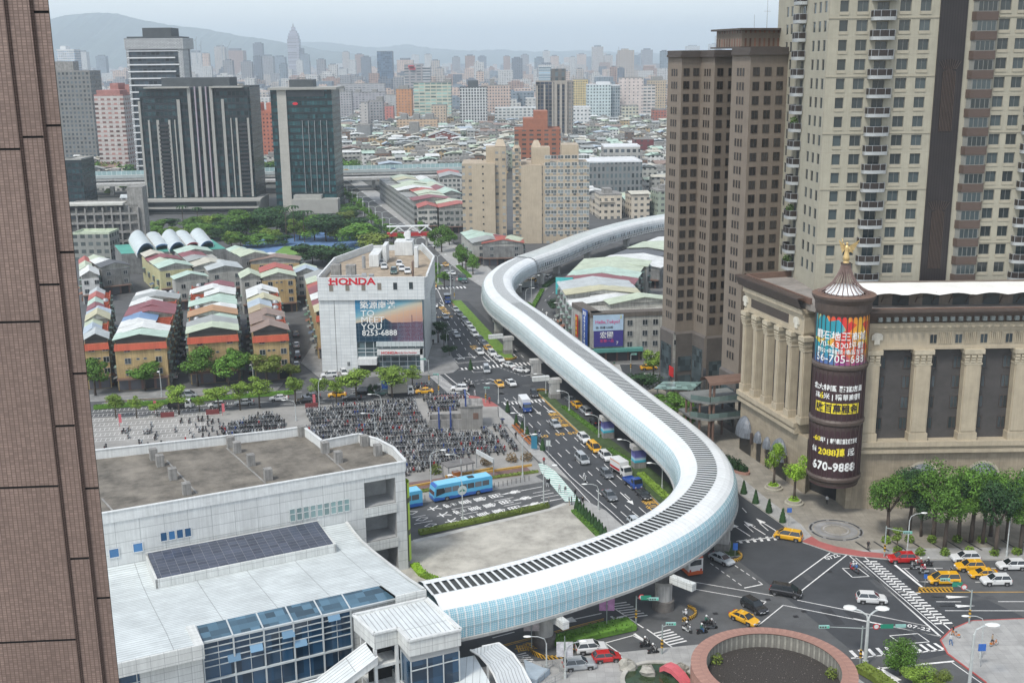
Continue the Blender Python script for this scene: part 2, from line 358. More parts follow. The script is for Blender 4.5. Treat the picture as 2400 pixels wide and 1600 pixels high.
slab('pavement',[(31.7,267),(30.7,252),(36.7,226),(43.2,199.5),(47.8,185.1),(49.3,178.2),(51.3,180),(50.6,186),(46.8,200),(41,226),(35,256)],PAVEL,.136)
slab('pavement',[(330,170.7),(83.3,170.7),(61.6,171.2),(55.4,172.8),(57,174.5),(63,175.2),(330,176)],PAVEL,.136)
slab('bike_path',[(49.0,178.6),(49.4,177.9),(53.2,174.0),(57,172.3),(62,171.2),(66.6,171.1),(66.6,172.9),(62.6,173.0),(58,174.3),(54.4,176.2),(52,178.4),(51.2,180.6)],REDP,.142)
slab('bike_path',[(-20,266.3),(-17.3,267.8),(-11.7,267.6),(-8.4,266),(-4.9,261.4),(-3.3,257.8),(-6.6,257.6),(-8,260.6),(-10.4,263.4),(-15,264.3)],REDP,.142)
slab('pavement',[(-60,117),(-7.3,138),(2,139.7),(20.4,143.1),(26.5,144.1),(34,144),(40,141.5),(44.6,137),(46.6,131.5),(45.5,122),(41,100),(-60,90)],PAVEL)
slab('pavement',[(200,150.8),(74.5,150.6),(66.5,150.1),(62.7,147.6),(60,144.5),(59.6,140.9),(61.9,133.3),(67,120),(70,100),(200,100)],PAVEL)
slab('red_kerb',[(74.5,150.65),(66.5,150.15),(62.6,147.65),(59.93,144.55),(59.53,140.85),(61.83,133.25),(62.0,133.3),(59.75,140.9),(60.12,144.45),(62.8,147.48),(66.6,149.97),(74.5,150.45)],REDK,.15,False)
slab('pavement',[(-15.8,420.4),(-25.6,457),(-38.1,512.8),(-138,880),(-128,880),(-28,512),(-14,470),(-6,430),(-2,405),(-7,394)],PAVEL)
slab('island',[(6.3,352.4),(8.6,379.3),(13.9,405.2),(23.8,428.9),(22,431),(9,413),(2,390),(0,372),(0,356)],PAVE)
g=MB();g.prism([(-118,450),(-52,455),(-62,530),(-84,560),(-122,520)],-.01,.02);struct(g.build('running_track',mat('track_blue',(.10,.19,.36),.8,.15,.3)))
g=MB();g.prism([(-104,462),(-84,464),(-84,506),(-102,504)],.0,.05);struct(g.build('sports_field',mat('field_green',(.13,.25,.05),.9,.2,.3)))
rp=random.Random(21);pb=MB()
for i in range(70):
 if i<40:f_=rp.random();a_=Vector((-10,300)).lerp(Vector((26,180)),f_);c=(a_.x+rp.uniform(-9,8),a_.y)
 elif i<60:c=(rp.uniform(26,74),rp.uniform(146,170))
 else:c=(rp.uniform(-95,-30),rp.uniform(256,270))
 w_,h_,an=rp.uniform(.5,2.2),rp.uniform(.8,6),rp.choice([.28,1.7,.16]);ca,sa=math.cos(an),math.sin(an)
 if i%3==0:w_=h_=.75
 pb.face([(c[0]+u*ca-v*sa,c[1]+u*sa+v*ca,.0075)for u,v in((-w_/2,-h_/2),(w_/2,-h_/2),(w_/2,h_/2),(-w_/2,h_/2))],2 if i%3==0 else i%2)
struct(pb.build('road_patches',[mat('patch_dark',(.034,.036,.04),.9,.2,1),mat('patch_light',(.068,.071,.074),.9,.2,1),mat('cover_iron',(.02,.02,.022),.6,.2,3)]))
mk=MB();mz=.012
def ln(p,q,w_=.15,m=0,z=mz):mk.strip(p,q,w_,z,m)
def dash(p,q,on=3.0,off=4.5,w_=.15,m=0,z=mz):
 p=Vector(p);q=Vector(q);t=q-p;Lg=t.length;t.normalize();s=0
 while s<Lg:e=min(s+on,Lg);ln(p+t*s,p+t*e,w_,m,z);s+=on+off
def pl(pts,w_=.15,m=0):
 for a,b in zip(pts[:-1],pts[1:]):ln(a,b,w_,m)
def zebra(a,b,c,d_,n,wf=.45,m=0,z=mz):
 """stripes between the lines a-b and c-d"""
 a,b,c,d_=map(Vector,(a,b,c,d_))
 for i in range(n):
  t0=(i+.5-wf/2)/n;t1=(i+.5+wf/2)/n
  mk.face([(*a.lerp(b,t0),z),(*a.lerp(b,t1),z),(*c.lerp(d_,t1),z),(*c.lerp(d_,t0),z)],m)
def arrow(p,dr,Lg=5.0,w_=.18,hw=.55,hl=1.7,bend=0):
 p=Vector(p);t=Vector(dr).normalized();n=Vector((-t.y,t.x));ln(p,p+t*(Lg-hl),w_)
 if bend:t2=(t+n*bend*1.2).normalized();q=p+t*(Lg-hl);n2=Vector((-t2.y,t2.x));mk.face([(*(q-n2*hw),mz),(*(q+t2*hl),mz),(*(q+n2*hw),mz)])
 else:q=p+t*(Lg-hl);mk.face([(*(q-n*hw),mz),(*(q+t*hl),mz),(*(q+n*hw),mz)])
mL=[Vector(p)for p in[(6.6,268.3),(18.1,226.1),(24.6,205.7),(27.9,192.5),(33.2,181)]]
kL=[Vector(p)for p in[(-4.2,264),(.2,249),(10.9,210.8),(17.4,192.8),(22.5,177)]]
for f_ in(.2,.4,.6,.8):
 pts=[a.lerp(b,f_)for a,b in zip(mL,kL)]
 for a,b in zip(pts[:-1],pts[1:]):dash(a,b,2.6,4.2)
pl([a.lerp(b,.02)for a,b in zip(mL,kL)],.16,1);pl([a.lerp(b,.04)for a,b in zip(mL,kL)],.12,1)
pl([a.lerp(b,.965)for a,b in zip(mL,kL)][1:],.14)
mU=[Vector(p)for p in[(-20.8,380.7),(-13.2,344.9),(-7.5,322),(-2.9,302)]]
kU=[Vector(p)for p in[(-30.5,385),(-24.4,348),(-19.8,322),(-16.9,303.3)]]
for f_ in(.2,.4,.6,.8):
 pts=[a.lerp(b,f_)for a,b in zip(mU,kU)]
 for a,b in zip(pts[:-1],pts[1:]):dash(a,b,2.6,4.2)
pl([a.lerp(b,.03)for a,b in zip(mU,kU)],.15,1)
I1=[vR2(560,1085),vR2(1060,1040),vR2(1440,1025),vR2(570,1110),vR2(1070,1075),vR2(1450,1062)]
zebra(vR2(570,1090),vR2(1110,1040),vR2(590,1110),vR2(1130,1070),12,.42);zebra(vR2(1190,1030),vR2(1420,1020),vR2(1225,1062),vR2(1455,1052),5,.42)
ln(vR2(560,1115),vR2(1040,1078),.14);ln(vR2(500,980),vR2(780,955),.3);pl([vR2(510,985),vR2(550,1030),vR2(1000,995)],.14)
ln(vR2(810,860),vR2(1000,1045),.25);ln(vR2(550,1040),vR2(1000,1000),.12)
pl([vR2(715,1115),vR2(735,1140),vR2(920,1125)],.12)
zebra(vR2(230,1185),vR2(450,1390),vR2(345,1165),vR2(600,1378),17,.4);ln(vR2(400,1155),vR2(690,1395),.2)
dash(vR2(550,1260),vR2(920,1215),.9,.7,.14);dash(vR2(640,1290),vR2(990,1240),.9,.7,.14);dash(vR2(1040,1085),vR2(1310,1185),.9,.7,.14)
ln(vR2(1310,1180),vR2(1420,1160),.25);ln(vR2(920,1212),vR2(1000,1240),.25)
zebra(vR2(1060,1490),vR2(1590,1440),vR2(1080,1515),vR2(1620,1470),12,.42);ln(vR2(1050,1480),vR2(1560,1443),.2)
zebra(vR2(190,170),vR2(640,150),vR2(200,190),vR2(665,172),11,.45)
zebra(vI(870,215),vI(935,375),vI(990,212),vI(1050,375),17,.45);pl([vI(700,215),vI(800,215),vI(910,375)],.2)
zebra(vI(1210,290),vI(1210,350),vI(1370,290),vI(1370,350),6,.45)
zebra(vR2(1420,505),vR2(1690,525),vR2(1425,522),vR2(1700,545),10,.5);ln(vR2(1420,560),vR2(1640,570),.35)
for x_,y_ in((1460,490),(1570,490),(1570,610)):arrow(vR2(x_,y_),(.05,1),6)
for a,b in(((150,270),(200,370)),((230,190),(290,345)),((320,190),(395,355))):ln(vR2(*a),vR2(*b),.2)
for x_,y_,bd in((540,930,-.9),(560,925,0),(680,915,0),(845,955,0),(340,340,0),(180,350,0)):arrow(vR2(x_,y_),(.32,-1),6.5,.2,.6,2,bd)
arrow(vR2(1240,970),(-.3,1),7,.2,.6,2)
dash(vR2(1210,870),vR2(1330,990),3,4);ln(vI(0,540),vI(-1,541),.1)
for x_,y_,bd in((185,600,0),(290,590,.8),(20,620,0)):arrow(vI(x_,y_),(.3,-1),6.5,.2,.6,2,bd)
arrow(vI(995,1385),(.3,-1),6.5,.2,.6,2)
dash(vR2(1780,100),vR2(1540,330),2.5,4);dash(vR2(1530,410),vR2(1505,490),2.5,3)
tq=[vR5(1530,425),vR5(1885,858),vR5(2062,850),vR5(1690,410)]
mk.face([(*tq[0],.008),(*tq[1],.008),(*tq[2],.008),(*tq[3],.008)],2)
zebra(tq[0],tq[1],tq[3],tq[2],22,.5)
ln(vR5(1740,400),vR5(2170,865),.15)
bd=(vR5(200,1130)-vR5(1500,800)).normalized()
for a,b in(((150,1115),(360,1075)),((130,1040),(280,1012)),((580,945),(800,908)),((670,1012),(880,972)),((1070,850),(1290,808)),((1180,908),(1380,868)),((1515,760),(1710,725)),((1610,818),(1810,780)),((1600,865),(1860,818))):ln(vR5(*a),vR5(*b),.16)
def diamond(x,y):
 pts=[vR5(x-70,y+15),vR5(x+10,y+18),vR5(x+70,y-15),vR5(x-10,y-18)];pl(pts+[pts[0]],.14)
for x_,y_ in((240,1057),(340,1128),(1295,748),(1415,817),(1525,885),(120,985)):diamond(x_,y_)
for x_,y_ in((1620,685),(1750,755),(1860,820)):arrow(vR5(x_,y_),vR5(x_-230,y_+45)-vR5(x_,y_),9,.2,.7,4)
ln(vR5(200,1205),vR5(1690,930),.15)
ln(vH(1205,690),vH(1870,1195),.16)if False else None
zebra(vH(1205,700),vH(1820,1215),vH(1330,715),vH(1990,1215),1,.01)
a0,a1=vS3(20,415),vS3(895,1090);b0,b1=vS3(60,405),vS3(915,1075)
zebra(vS3(80,440),vS3(760,1035),vS3(205,440),vS3(925,1028),24,.42);ln(vS3(20,415),vS3(830,1110),.16);ln(vS3(90,400),vS3(905,1090),.22)
ln(vS3(0,425),vS3(800,1145),.16)
for a,b in(((0,905),(690,1045)),((0,972),(800,1140)),((720,777),(850,777)),((800,860),(935,860)),((760,820),(990,820)),((1330,819),(1568,819)),((842,902),(1568,903)),((740,512),(820,512)),((1140,512),(1310,512)),((810,574),(880,574)),((1330,574),(1430,574)),((600,636),(700,636)),((1120,640),(1180,640))):ln(vS3(*a),vS3(*b),.16)
for a,b in(((380,480),(655,705)),):ln(vS3(*a),vS3(*b),.4)
pl([vS3(450,515),vS3(740,515),vS3(850,600)],.16);pl([vS3(470,520),vS3(600,636),vS3(700,640)],.16)
arrow(vS3(848,777),(1,0),3.6,.16,.5,3.4);arrow(vS3(935,860),(1,0),3.0,.16,.5,2.8)
ln(vS3(720,777),vS3(850,777),.16);ln(vS3(800,860),vS3(935,860),.16)
pl([vS3(580,733),vS3(1568,731)],.16,1)
ln(vH(1015,670),vH(715,890),.2);ln(vH(1130,685),vH(800,945),.2);ln(vH(1150,690),vH(1780,1245),.16)
pl([vH(1100,775),vH(1170,838),vH(1285,832),vH(1215,778),vH(1100,775)],.16)
pl([vH(0,857),vH(630,965)],.16);pl([vH(0,905),vH(575,1005),vH(540,1035)],.16)
pl([vH(790,995),vH(1690,1175)],.16);pl([vH(520,1170),vH(693,1030),vH(1780,1245)],.16)
dash(vH(190,740),vH(420,905),.9,.7);dash(vH(320,730),vH(550,885),.9,.7);ln(vH(425,912),vH(552,886),.25)
pl([vH(1425,1240),vH(1620,1225),vH(1700,1282),vH(1510,1298),vH(1425,1240)],.16)
zebra(vH(360,588),vH(650,548),vH(385,605),vH(665,580),6,.4);ln(vH(370,590),vH(665,560),.25)
for x_,y_ in((465,555),(570,545),(655,525)):arrow(vH(x_,y_),(-.42,1),6.5,.2,.6,2.2)
for a,b in(((410,360),(440,392)),((425,472),(487,527)),((530,465),(590,517)),((495,485),(500,490))):ln(vH(*a),vH(*b),.16)
zebra(vH(1125,1345),vH(1430,1315),vH(1180,1400),vH(1480,1370),5,.4);zebra(vH(1560,1305),vH(1760,1290),vH(1630,1360),vH(1830,1335),4,.4)
ln(vH(1160,1395),vH(1830,1335),.25);ln(vH(1310,1470),vH(1870,1415),.35);ln(vH(1850,1420),vH(2060,1567),.16);ln(vH(1610,1450),vH(1660,1510),.2)
arrow(vH(1490,1565),(vH(1410,1500)-vH(1490,1565)),4.5,.2,.8,4)
zebra(vS1(1420,490),vS1(1600,620),vS1(1560,470),vS1(1770,600),7,.38);ln(vS1(1405,490),vS1(1720,700),.22)
zebra(vS1(1790,740),vS1(1960,855),vS1(1940,705),vS1(2105,820),6,.38);ln(vS1(1750,712),vS1(2000,890),.22)
pl([vS1(1390,830),vS1(1630,765),vS1(1870,900),vS1(1590,970),vS1(1390,830)],.18);ln(vS1(1640,750),vS1(1860,905),.45)
ln(vS1(1440,600),vS1(1520,655),.4);ln(vS1(420,785),vS1(610,735),.2)
pl([vS1(510,848),vS1(1380,620)],.18,1);pl([vS1(520,858),vS1(1380,632)],.12,1)
arrow(vS1(1360,575),vS1(1150,620)-vS1(1360,575),9.5,.22,.8,5);arrow(vS1(1200,717),vS1(1400,650)-vS1(1200,717),8,.22,.6,2.2)
zebra(vS1(620,930),vS1(660,990),vS1(700,905),vS1(800,1000),5,.4)
for f_,m_ in((.35,0),(.68,0)):
 a=Vector((-110,249.8)).lerp(Vector((-104,260.5)),f_);b=Vector((-30,263)).lerp(Vector((-31,270.4)),f_);dash(a,b,3,4.5)
dash((-100,263.8),(-26,276.4),3,4.5);ln((-100,265.3),(-60,272.2),.12,1)
for i in range(13):
 o=Vector((-112+i*.3,231.5+i*1.95));t=Vector((1,.162)).normalized();n=Vector((-t.y,t.x))
 ln(o,o+t*42,.1,0,.142);ln(o+n*.05,o+n*.05+t*42,.1,0,.142)if i%2 else None
 for k in range(42 if i%2==0 else 0):ln(o+t*k,o+t*k+n*1.9,.09,0,.142)
RC=vH(1055,512,.13)
def ring(c,r,w_,seg,gap,m,z,n=48):
 for i in range(n):
  if gap and(i%seg)<gap:continue
  a,b=2*math.pi*i/n,2*math.pi*(i+1)/n
  mk.face([(c.x+(r-w_)*math.cos(a),c.y+(r-w_)*math.sin(a),z),(c.x+(r+w_)*math.cos(a),c.y+(r+w_)*math.sin(a),z),(c.x+(r+w_)*math.cos(b),c.y+(r+w_)*math.sin(b),z),(c.x+(r-w_)*math.cos(b),c.y+(r-w_)*math.sin(b),z)],m)
ring(RC,4.3,.35,6,0,4,.146);ring(RC,4.3,.18,6,1,3,.15);ring(RC,2.1,.14,12,1,5,.15);ring(RC,3.1,.6,1,0,4,.144)
for i in range(14):
 x=58+i*3.1;ln((x,178.2),(x+1.3,174.2),.35,3,.145)
struct(mk.build('road_markings',[WHITE,YEL,TEAL,BLACKP,PAVE,PAVEL]))
def roadtext(ch,p,up,size,m,sx=1.0):
 up=Vector(up).normalized();a=math.atan2(up.y,up.x)-math.pi/2
 o=text(ch,size,m,None,(p[0],p[1],.014),(0,0,a),'road_lettering','CENTER',.0,None,.012,sx);struct(o)
bup=(vR5(400,935)-vR5(1080,790)).normalized();bupv=(bup.x,bup.y)
for ch,pts in{'大':((375,935),(485,1008),(580,1078)),'客':((555,898),(670,970),(765,1042)),'車':((735,862),(845,935),(945,1002)),'專':((905,828),(1015,900),(1122,966)),'用':((1080,792),(1195,862),(1300,932))}.items():
 for(x_,y_)in pts:q=vR5(x_,y_);roadtext(ch,q-bup*1.1,bupv,2.8,WHITE,.75)
for n_,(x_,y_)in zip('禁行機車',((375,400),(395,420),(418,442),(438,465))):roadtext(n_,vR2(x_,y_),(-.28,1),2.4,YEL)
for n_,(x_,y_)in zip('禁行機車',((390,680),(420,715),(455,745),(495,780))):roadtext(n_,vI(x_,y_),(-.3,1),2.4,YEL)
for x_,y_ in((300,880),(450,860),(565,850)):roadtext('50',vI(x_,y_),(-.3,1),2.2,YEL)
for x_,y_ in((245,525),(355,510),(465,505)):roadtext('50',vR2(x_,y_),(-.3,1),2.2,YEL)
roadtext('機',vR2(745,850),(-.3,1),2.4,YEL);roadtext('車',vR2(765,875),(-.3,1),2.4,YEL)
for n_,(x_,y_)in zip('禁行',((1270,1490),(1310,1540))):roadtext(n_,vI(x_,y_),(-.3,1),2.4,YEL)
for n_,(x_,y_)in zip('禁行機車',((1035,770),(965,785),(700,860),(625,880))):roadtext(n_,vS1(x_,y_),(1,.18),2.2,YEL)
roadtext('0722',vH(1045,705),(-.6,1),1.5,WHITE);roadtext('07-22',vH(1625,1195),(1,2),1.4,WHITE)
WPAN=panels('white_panels',(.60,.62,.61),3.4,1.7,.06,(.26,.28,.28),.45,.10,.16,.04)
WPANS=panels('white_panels_small',(.60,.62,.60),1.6,.9,.05,(.28,.29,.29),.45,.10,.16,.05)
WROOF=sheet('white_metal_roof',(.62,.66,.66),.62,.1,.42,.16,.4,8.0)
WTRIM=mat('white_trim',(.62,.64,.63),.5,.12,.5,streak=.12)
BGLASS=glass('blue_glass',(.014,.042,.08),.08,(1.3,2.1))
BGLASS2=glass('roof_glass',(.05,.10,.14),.12,(1.2,1.1))
DGLASS=glass('dark_glass',(.035,.045,.05),.1)
MULL=mat('mullion',(.45,.49,.50),.45,.08,1)
DARK=mat('dark_void',(.02,.02,.02),.9,.1,1)
BEIGE=panels('beige_stone',(.405,.35,.255),60,60,.01,(.3,.27,.2),.75,.14,.12,.02)
BEIGES=panels('beige_stone_blocks',(.345,.295,.215),1.6,.8,.035,(.24,.21,.16),.8,.18,.18,.08,.5)
BRONZE=mat('bronze_metal',(.075,.055,.045),.5,.2,.6)
BRONZE2=mat('bronze_brown',(.16,.10,.075),.6,.2,.6)
GREYP=mat('grey_infill',(.062,.058,.056),.7,.2,.5)
STEEL=mat('steel_grey',(.35,.37,.38),.4,.1,1,metal=.4)
CONCG=mat('raw_concrete',(.27,.265,.25),.9,.3,.5,streak=.25,fine=.08)
ROOFC=mat('stained_roof',(.165,.15,.125),.95,.5,.22,fine=.12)
def cell(name,x0,y0,z0,x1,y1,z1,m,parent):
 b=MB();b.box(x0,y0,z0,x1,y1,z1);return b.build(name,m,parent)
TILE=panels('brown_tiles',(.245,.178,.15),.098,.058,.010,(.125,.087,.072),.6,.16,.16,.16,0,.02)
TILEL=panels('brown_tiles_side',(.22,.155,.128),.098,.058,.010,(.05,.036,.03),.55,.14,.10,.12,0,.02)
t=thing('tiled_tower','tall brown tiled tower wall with stepped strips filling the left edge','tower')
line=[(-260,23.8),(60,24.0),(68,24.08),(117,24.12),(125,24.22),(160,24.25)]
tw=[D(px,450,Y)for px,Y in line];tw=[Vector((q.x,q.y))for q in tw]
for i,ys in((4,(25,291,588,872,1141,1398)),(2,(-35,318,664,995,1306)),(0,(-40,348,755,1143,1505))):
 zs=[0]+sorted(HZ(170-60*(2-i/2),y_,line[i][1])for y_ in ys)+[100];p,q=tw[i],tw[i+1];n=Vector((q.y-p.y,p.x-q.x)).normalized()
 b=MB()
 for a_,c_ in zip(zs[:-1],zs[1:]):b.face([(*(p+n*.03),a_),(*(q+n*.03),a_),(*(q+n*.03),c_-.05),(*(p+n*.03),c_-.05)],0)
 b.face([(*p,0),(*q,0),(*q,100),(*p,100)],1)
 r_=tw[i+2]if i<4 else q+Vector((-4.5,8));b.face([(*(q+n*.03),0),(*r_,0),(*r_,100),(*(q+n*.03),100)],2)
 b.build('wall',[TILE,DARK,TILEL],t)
A0=(-17.2,169.5);ang=math.atan2(.44,.898)
def hl(px,py,z):
 q=G(px,py,z)-Vector(A0);c,s=math.cos(ang),math.sin(ang);return Vector((q.x*c+q.y*s,-q.x*s+q.y*c))
ha=thing('flat_roofed_hall','white panelled hall with stained flat concrete roof and concrete stubs','building',A0,ang)
r4=lambda x,y,z=18.5:hl(640+x/4.9,840+y/4.9,z)
roofp=[Vector((-75,0)),Vector((0,0)),Vector((.2,.6)),r4(1380,1020),r4(1190,920),r4(980,865),r4(560,945),r4(350,785),r4(0,830),Vector((-75,0))+(r4(0,830)-r4(350,785)).normalized()*0+Vector((0,33))]
b=MB();rec=[(-6.9,11.9,-1.7,16.1),(-6.9,6.0,-1.7,10.3),(-6.9,.5,-1.7,4.4)]
b2=MB();facade(b2,75,0,18.5,[(75+x0,z0,75+x1,z1)for x0,z0,x1,z1 in rec],0,4.5,0,2);b2.move(0,lambda v:v+Vector((-75,0,0)))
for i in range(1,len(roofp)-1):
 p,q=roofp[i],roofp[i+1];b2.face([(*p,0),(*q,0),(*q,18.5),(*p,18.5)],0)
b2.build('wall',[WPAN,DARK,mat('recess_concrete',(.35,.36,.36),.8,.2,.4)],ha)
b=MB();b.prism(roofp,16.9,17.0);b.build('roof',ROOFC,ha)
b=MB()
for i in range(len(roofp)-1):b.bar(roofp[i],roofp[i+1],.5,18.5,18.62);b.bar(roofp[i],roofp[i+1],.3,16.9,18.5)
b.build('parapet',WTRIM,ha)
for x_ in(-1.9,):
 for z0 in(10.3,4.4):cell('balcony_wall',-7.0,-.15,z0,-1.6,.2,z0+1.6,WPANS,ha);cell('beam',-5.6,.2,z0+1.2,-5.2,4.4,z0+1.5,WTRIM,ha)
for i,(x_,y_)in enumerate([(330,850),(600,1040),(1050,960),(1205,1070),(750,1150)]):q=r4(x_,y_+40,17.0);cell('column_stub',q.x-.6,q.y-.6,17,q.x+.6,q.y+.6,18.9,CONCG,ha)
v5=lambda x,y,z:hl(200+x/3.357,850+y/3.357,z)
for x_,y_ in[(540,760),(590,810),(690,915),(1145,660),(1195,705),(1305,805),(1440,920),(800,1035)]:q=v5(x_,y_,17.0);cell('column_stub',q.x-.6,q.y-.6,17,q.x+.6,q.y+.6,18.9,CONCG,ha)
b=MB()
for p,q in(((640,770),(880,1030)),((1110,670),(1420,950)),((1720,560),(2040,850)),((130,1070),(220,1170))):b.bar(v5(*p,17.0),v5(*q,17.0),.25,17.0,17.12)
b.build('roof_seam',CONCG,ha)
wl=window_mesh(.95,2.1,WTRIM,glass('sea_glass',(.16,.24,.24),.15),0,.1,1.15)
for i in range(9):inst('window',wl,ha,(-18.5+i*1.08,-.06,11.95))
wb=window_mesh(1.05,1.5,WTRIM,glass('blue_window',(.03,.11,.24),.1),0,.1)
for i in range(4):inst('window',wb,ha,(-37.6+i*1.15,-.06,12.6))
inst('window',window_mesh(1.5,1.5,WTRIM,glass('blue_window',()),0,.12),ha,(-41.3,-.06,11.7));inst('window',window_mesh(1.5,1.5,WTRIM,glass('blue_window',()),0,.12),ha,(-44.6,-.06,11.5))
b=MB();b.lathe([(1.7,1.0),(1.7,14.5)],-.4,2.2,14,0,-1.5,1.5)
sg=b.build('curved_sign_panel',panels('lime_panel',(.42,.62,.04),40,5.5,.9,(.05,.06,.03),.4,.05,0,.1),ha)
hb=thing('exhibition_hall','low hall with sweeping white ribbed metal roof and blue glass front','building',A0,ang)
prof=[(0,10.1),(-3.5,9.75),(-7,9.7),(-12,10.1),(-18,10.85),(-24,11.6),(-27,12.0)]
b=MB()
def roofrun(x0,x1,pr,m=0,th=.25):
 for(ya,za),(yb,zb)in zip(pr[:-1],pr[1:]):
  b.face([(x0,yb,zb),(x1,yb,zb),(x1,ya,za),(x0,ya,za)],m,[(yb,x0),(yb,x1),(ya,x1),(ya,x0)])
roofrun(-75,-9.9,prof);roofrun(-75,-39.5,[(-27,12),(-32.5,12.3)]);roofrun(-14.0,-9.9,[(-27,12),(-32.6,13.0)])
b.build('roof',sheet('hall_roof_ribbed',(.60,.65,.65),.62,.1,.45,.18,.4,7.0),hb)
b=MB()
for(ya,za),(yb,zb)in zip(prof[:-1]+[(-27,12)],prof[1:]+[(-32.6,13.0)]):
 b.face([(-9.9,ya,za-1.0),(-9.9,yb,zb-1.0),(-9.9,yb,zb+.1),(-9.9,ya,za+.1)][::-1]);b.face([(-9.9,ya,0),(-9.9,yb,0),(-9.9,yb,zb),(-9.9,ya,za)][::-1])
 b.face([(-10.3,yb,zb+.15),(-9.8,yb,zb+.15),(-9.8,ya,za+.15),(-10.3,ya,za+.15)])
b.box(-14.0,-32.9,10.9,-9.8,-32.6,13.05);b.box(-14.6,-31.5,9.4,-9.9,-31.2,10.9);b.box(-19.3,-30.6,0,-9.9,-30.3,11.2)
b.build('wall',WPANS,hb);b=MB();b.box(-75,-32.7,10.6,-38.8,-32.4,12.35);b.box(-75,-32.7,10.5,-38.8,-31.0,10.6);b.box(-75,-31.2,0,-38.6,-31.0,10.5);b.box(-39.6,-32.6,10.4,-38.5,-27,12.3)
b.build('wall',WPANS,hb)
b=MB();b.box(-40.5,-9.5,9.2,-14.7,-9.2,11.2,0);b.box(-40.5,-9.5,9.2,-40.2,-.8,11.3,0);b.box(-15.0,-9.5,9.2,-14.7,-.8,11.3,0);b.box(-40.5,-1.1,9.2,-14.7,-.8,11.75,0)
b.face([(-40.2,-9.2,11.15),(-15,-9.2,11.15),(-15,-1.1,11.7),(-40.2,-1.1,11.7)],1)
b.build('solar_skylight',[WPANS,panels('solar_glass',(.055,.065,.095),1.32,.85,.05,(.16,.17,.19),.2,.15,0,.2)],hb)
b=MB();b.face([(-38.4,-30.6,0),(-19.5,-30.6,0),(-19.5,-30.6,11.4),(-38.4,-30.6,11.4)],0);b.face([(-38.6,-30.6,0),(-38.4,-30.6,11.4),(-38.4,-27,12),(-38.6,-27,0)],0)
b.build('glass_front',BGLASS,hb)
b=MB();b.face([(-38.4,-30.6,11.5),(-13.2,-30.4,11.5),(-14.4,-27,12.04),(-39.4,-27,12.04)],0);b.build('roof_glazing',BGLASS2,hb)
b=MB()
for i in range(6):x=-38.4+i*18.9/5;b.box(x-.09,-30.85,0,x+.09,-30.6,11.6);b.face([(x-.1,-30.7,11.62),(x+.1,-30.7,11.62),(x+.1,-27,12.12),(x-.1,-27,12.12)])
for z_ in(10.6,9.75,8.9,8.05):b.box(-38.4,-30.72,z_,-19.5,-30.6,z_+.1)
for z_ in(6.2,3.2):b.box(-38.4,-30.9,z_,-19.5,-30.6,z_+.22)
b.box(-38.6,-30.8,11.35,-13.2,-30.5,11.6)
for x_ in(-36.5,-32.6,-28.9,-25.2,-21.4):b.box(x_-.03,-30.68,0,x_+.03,-30.6,11.3)
b.build('glazing_bars',MULL,hb)
b=MB();b.face([(-60,-31.3,2),(-46,-31.3,2),(-46,-31.3,10.0),(-60,-31.3,10.0)]);b.build('window',BGLASS,hb)
b=MB()
for i in range(5):b.box(-60+i*3.4,-31.45,2,-59.88+i*3.4,-31.3,10)
for z_ in(8.7,7.4,6,4.5):b.box(-60,-31.42,z_,-46,-31.3,z_+.1)
b.build('glazing_bars',MULL,hb)
b=MB();b.box(-30.6,-31.15,8.2,-28.4,-30.6,8.95);b.face([(-31,-30.65,9.0),(-29,-30.65,9.0),(-29,-31.3,8.2),(-31,-31.3,8.2)])
for x_,z_ in((-35.5,8.3),(-32.7,8.95),(-28.6,9.8),(-27.1,8.2),(-22.6,10.7)):
 o=MB();o.face([(x_,-30.66,z_+.8),(x_+1.6,-30.66,z_+.8),(x_+1.6,-31.2,z_),(x_,-31.2,z_)][::-1]);o.build('window_vent',glass('open_vent_glass',(.12,.22,.32),.1),hb)
hc=thing('corner_block','small white block with flat ribbed roof beside the tube entrance','building',A0,ang)
fp=[(-20,-33.4),(-19.3,-39.2),(-16.2,-39.2),(-16.1,-42.8),(-9.4,-43.1),(-10.0,-33.4)]
b=MB();b.prism(fp,9.9,12.0,0,0,True);b.build('wall',WPANS,hc)
b=MB();b.prism([(-19.6,-33.8),(-18.9,-38.8),(-15.8,-38.8),(-15.7,-42.4),(-9.8,-42.7),(-10.4,-33.8)],11.95,12.02);b.build('roof',WROOF,hc)
b=MB()
for i in range(6):b.bar(fp[i],fp[(i+1)%6],.4,12.0,12.25)
b.build('parapet',WTRIM,hc)
b=MB();b.prism([(-15.9,-33.4),(-15.9,-42.6),(-9.6,-42.8),(-10.1,-33.4)],4.9,9.1,0);b.build('glass_wall',BGLASS,hc)
b=MB();b.prism([(-15.95,-33.4),(-15.95,-42.65),(-9.55,-42.85),(-10.05,-33.4)],9.1,9.9,0,bottom=True);b.build('louvre',sheet('louvre_grey',(.40,.42,.42),.12,.05,.5,.05,.5),hc)
b=MB();b.prism([(-16.1,-33.4),(-16.1,-42.8),(-9.4,-43.0),(-9.9,-33.4)],3.4,4.9);b.prism([(-16,-33.4),(-16,-42.7),(-9.5,-42.9),(-9.95,-33.4)],0,.8);b.build('band',WPANS,hc)
b=MB();b.prism([(-15.9,-33.4),(-15.9,-42.6),(-9.6,-42.8),(-10.1,-33.4)],.8,3.4,0);b.build('glass_wall',BGLASS,hc)
b=MB()
for x_,y_ in((-15.9,-42.62),(-13.8,-42.7),(-11.7,-42.78),(-9.6,-42.85),(-15.95,-39.3)):b.box(x_-.06,y_-.1,.8,x_+.06,y_+.06,9.1)
b.box(-16,-42.85,7.9,-9.5,-42.75,8.02);b.build('glazing_bars',MULL,hc)
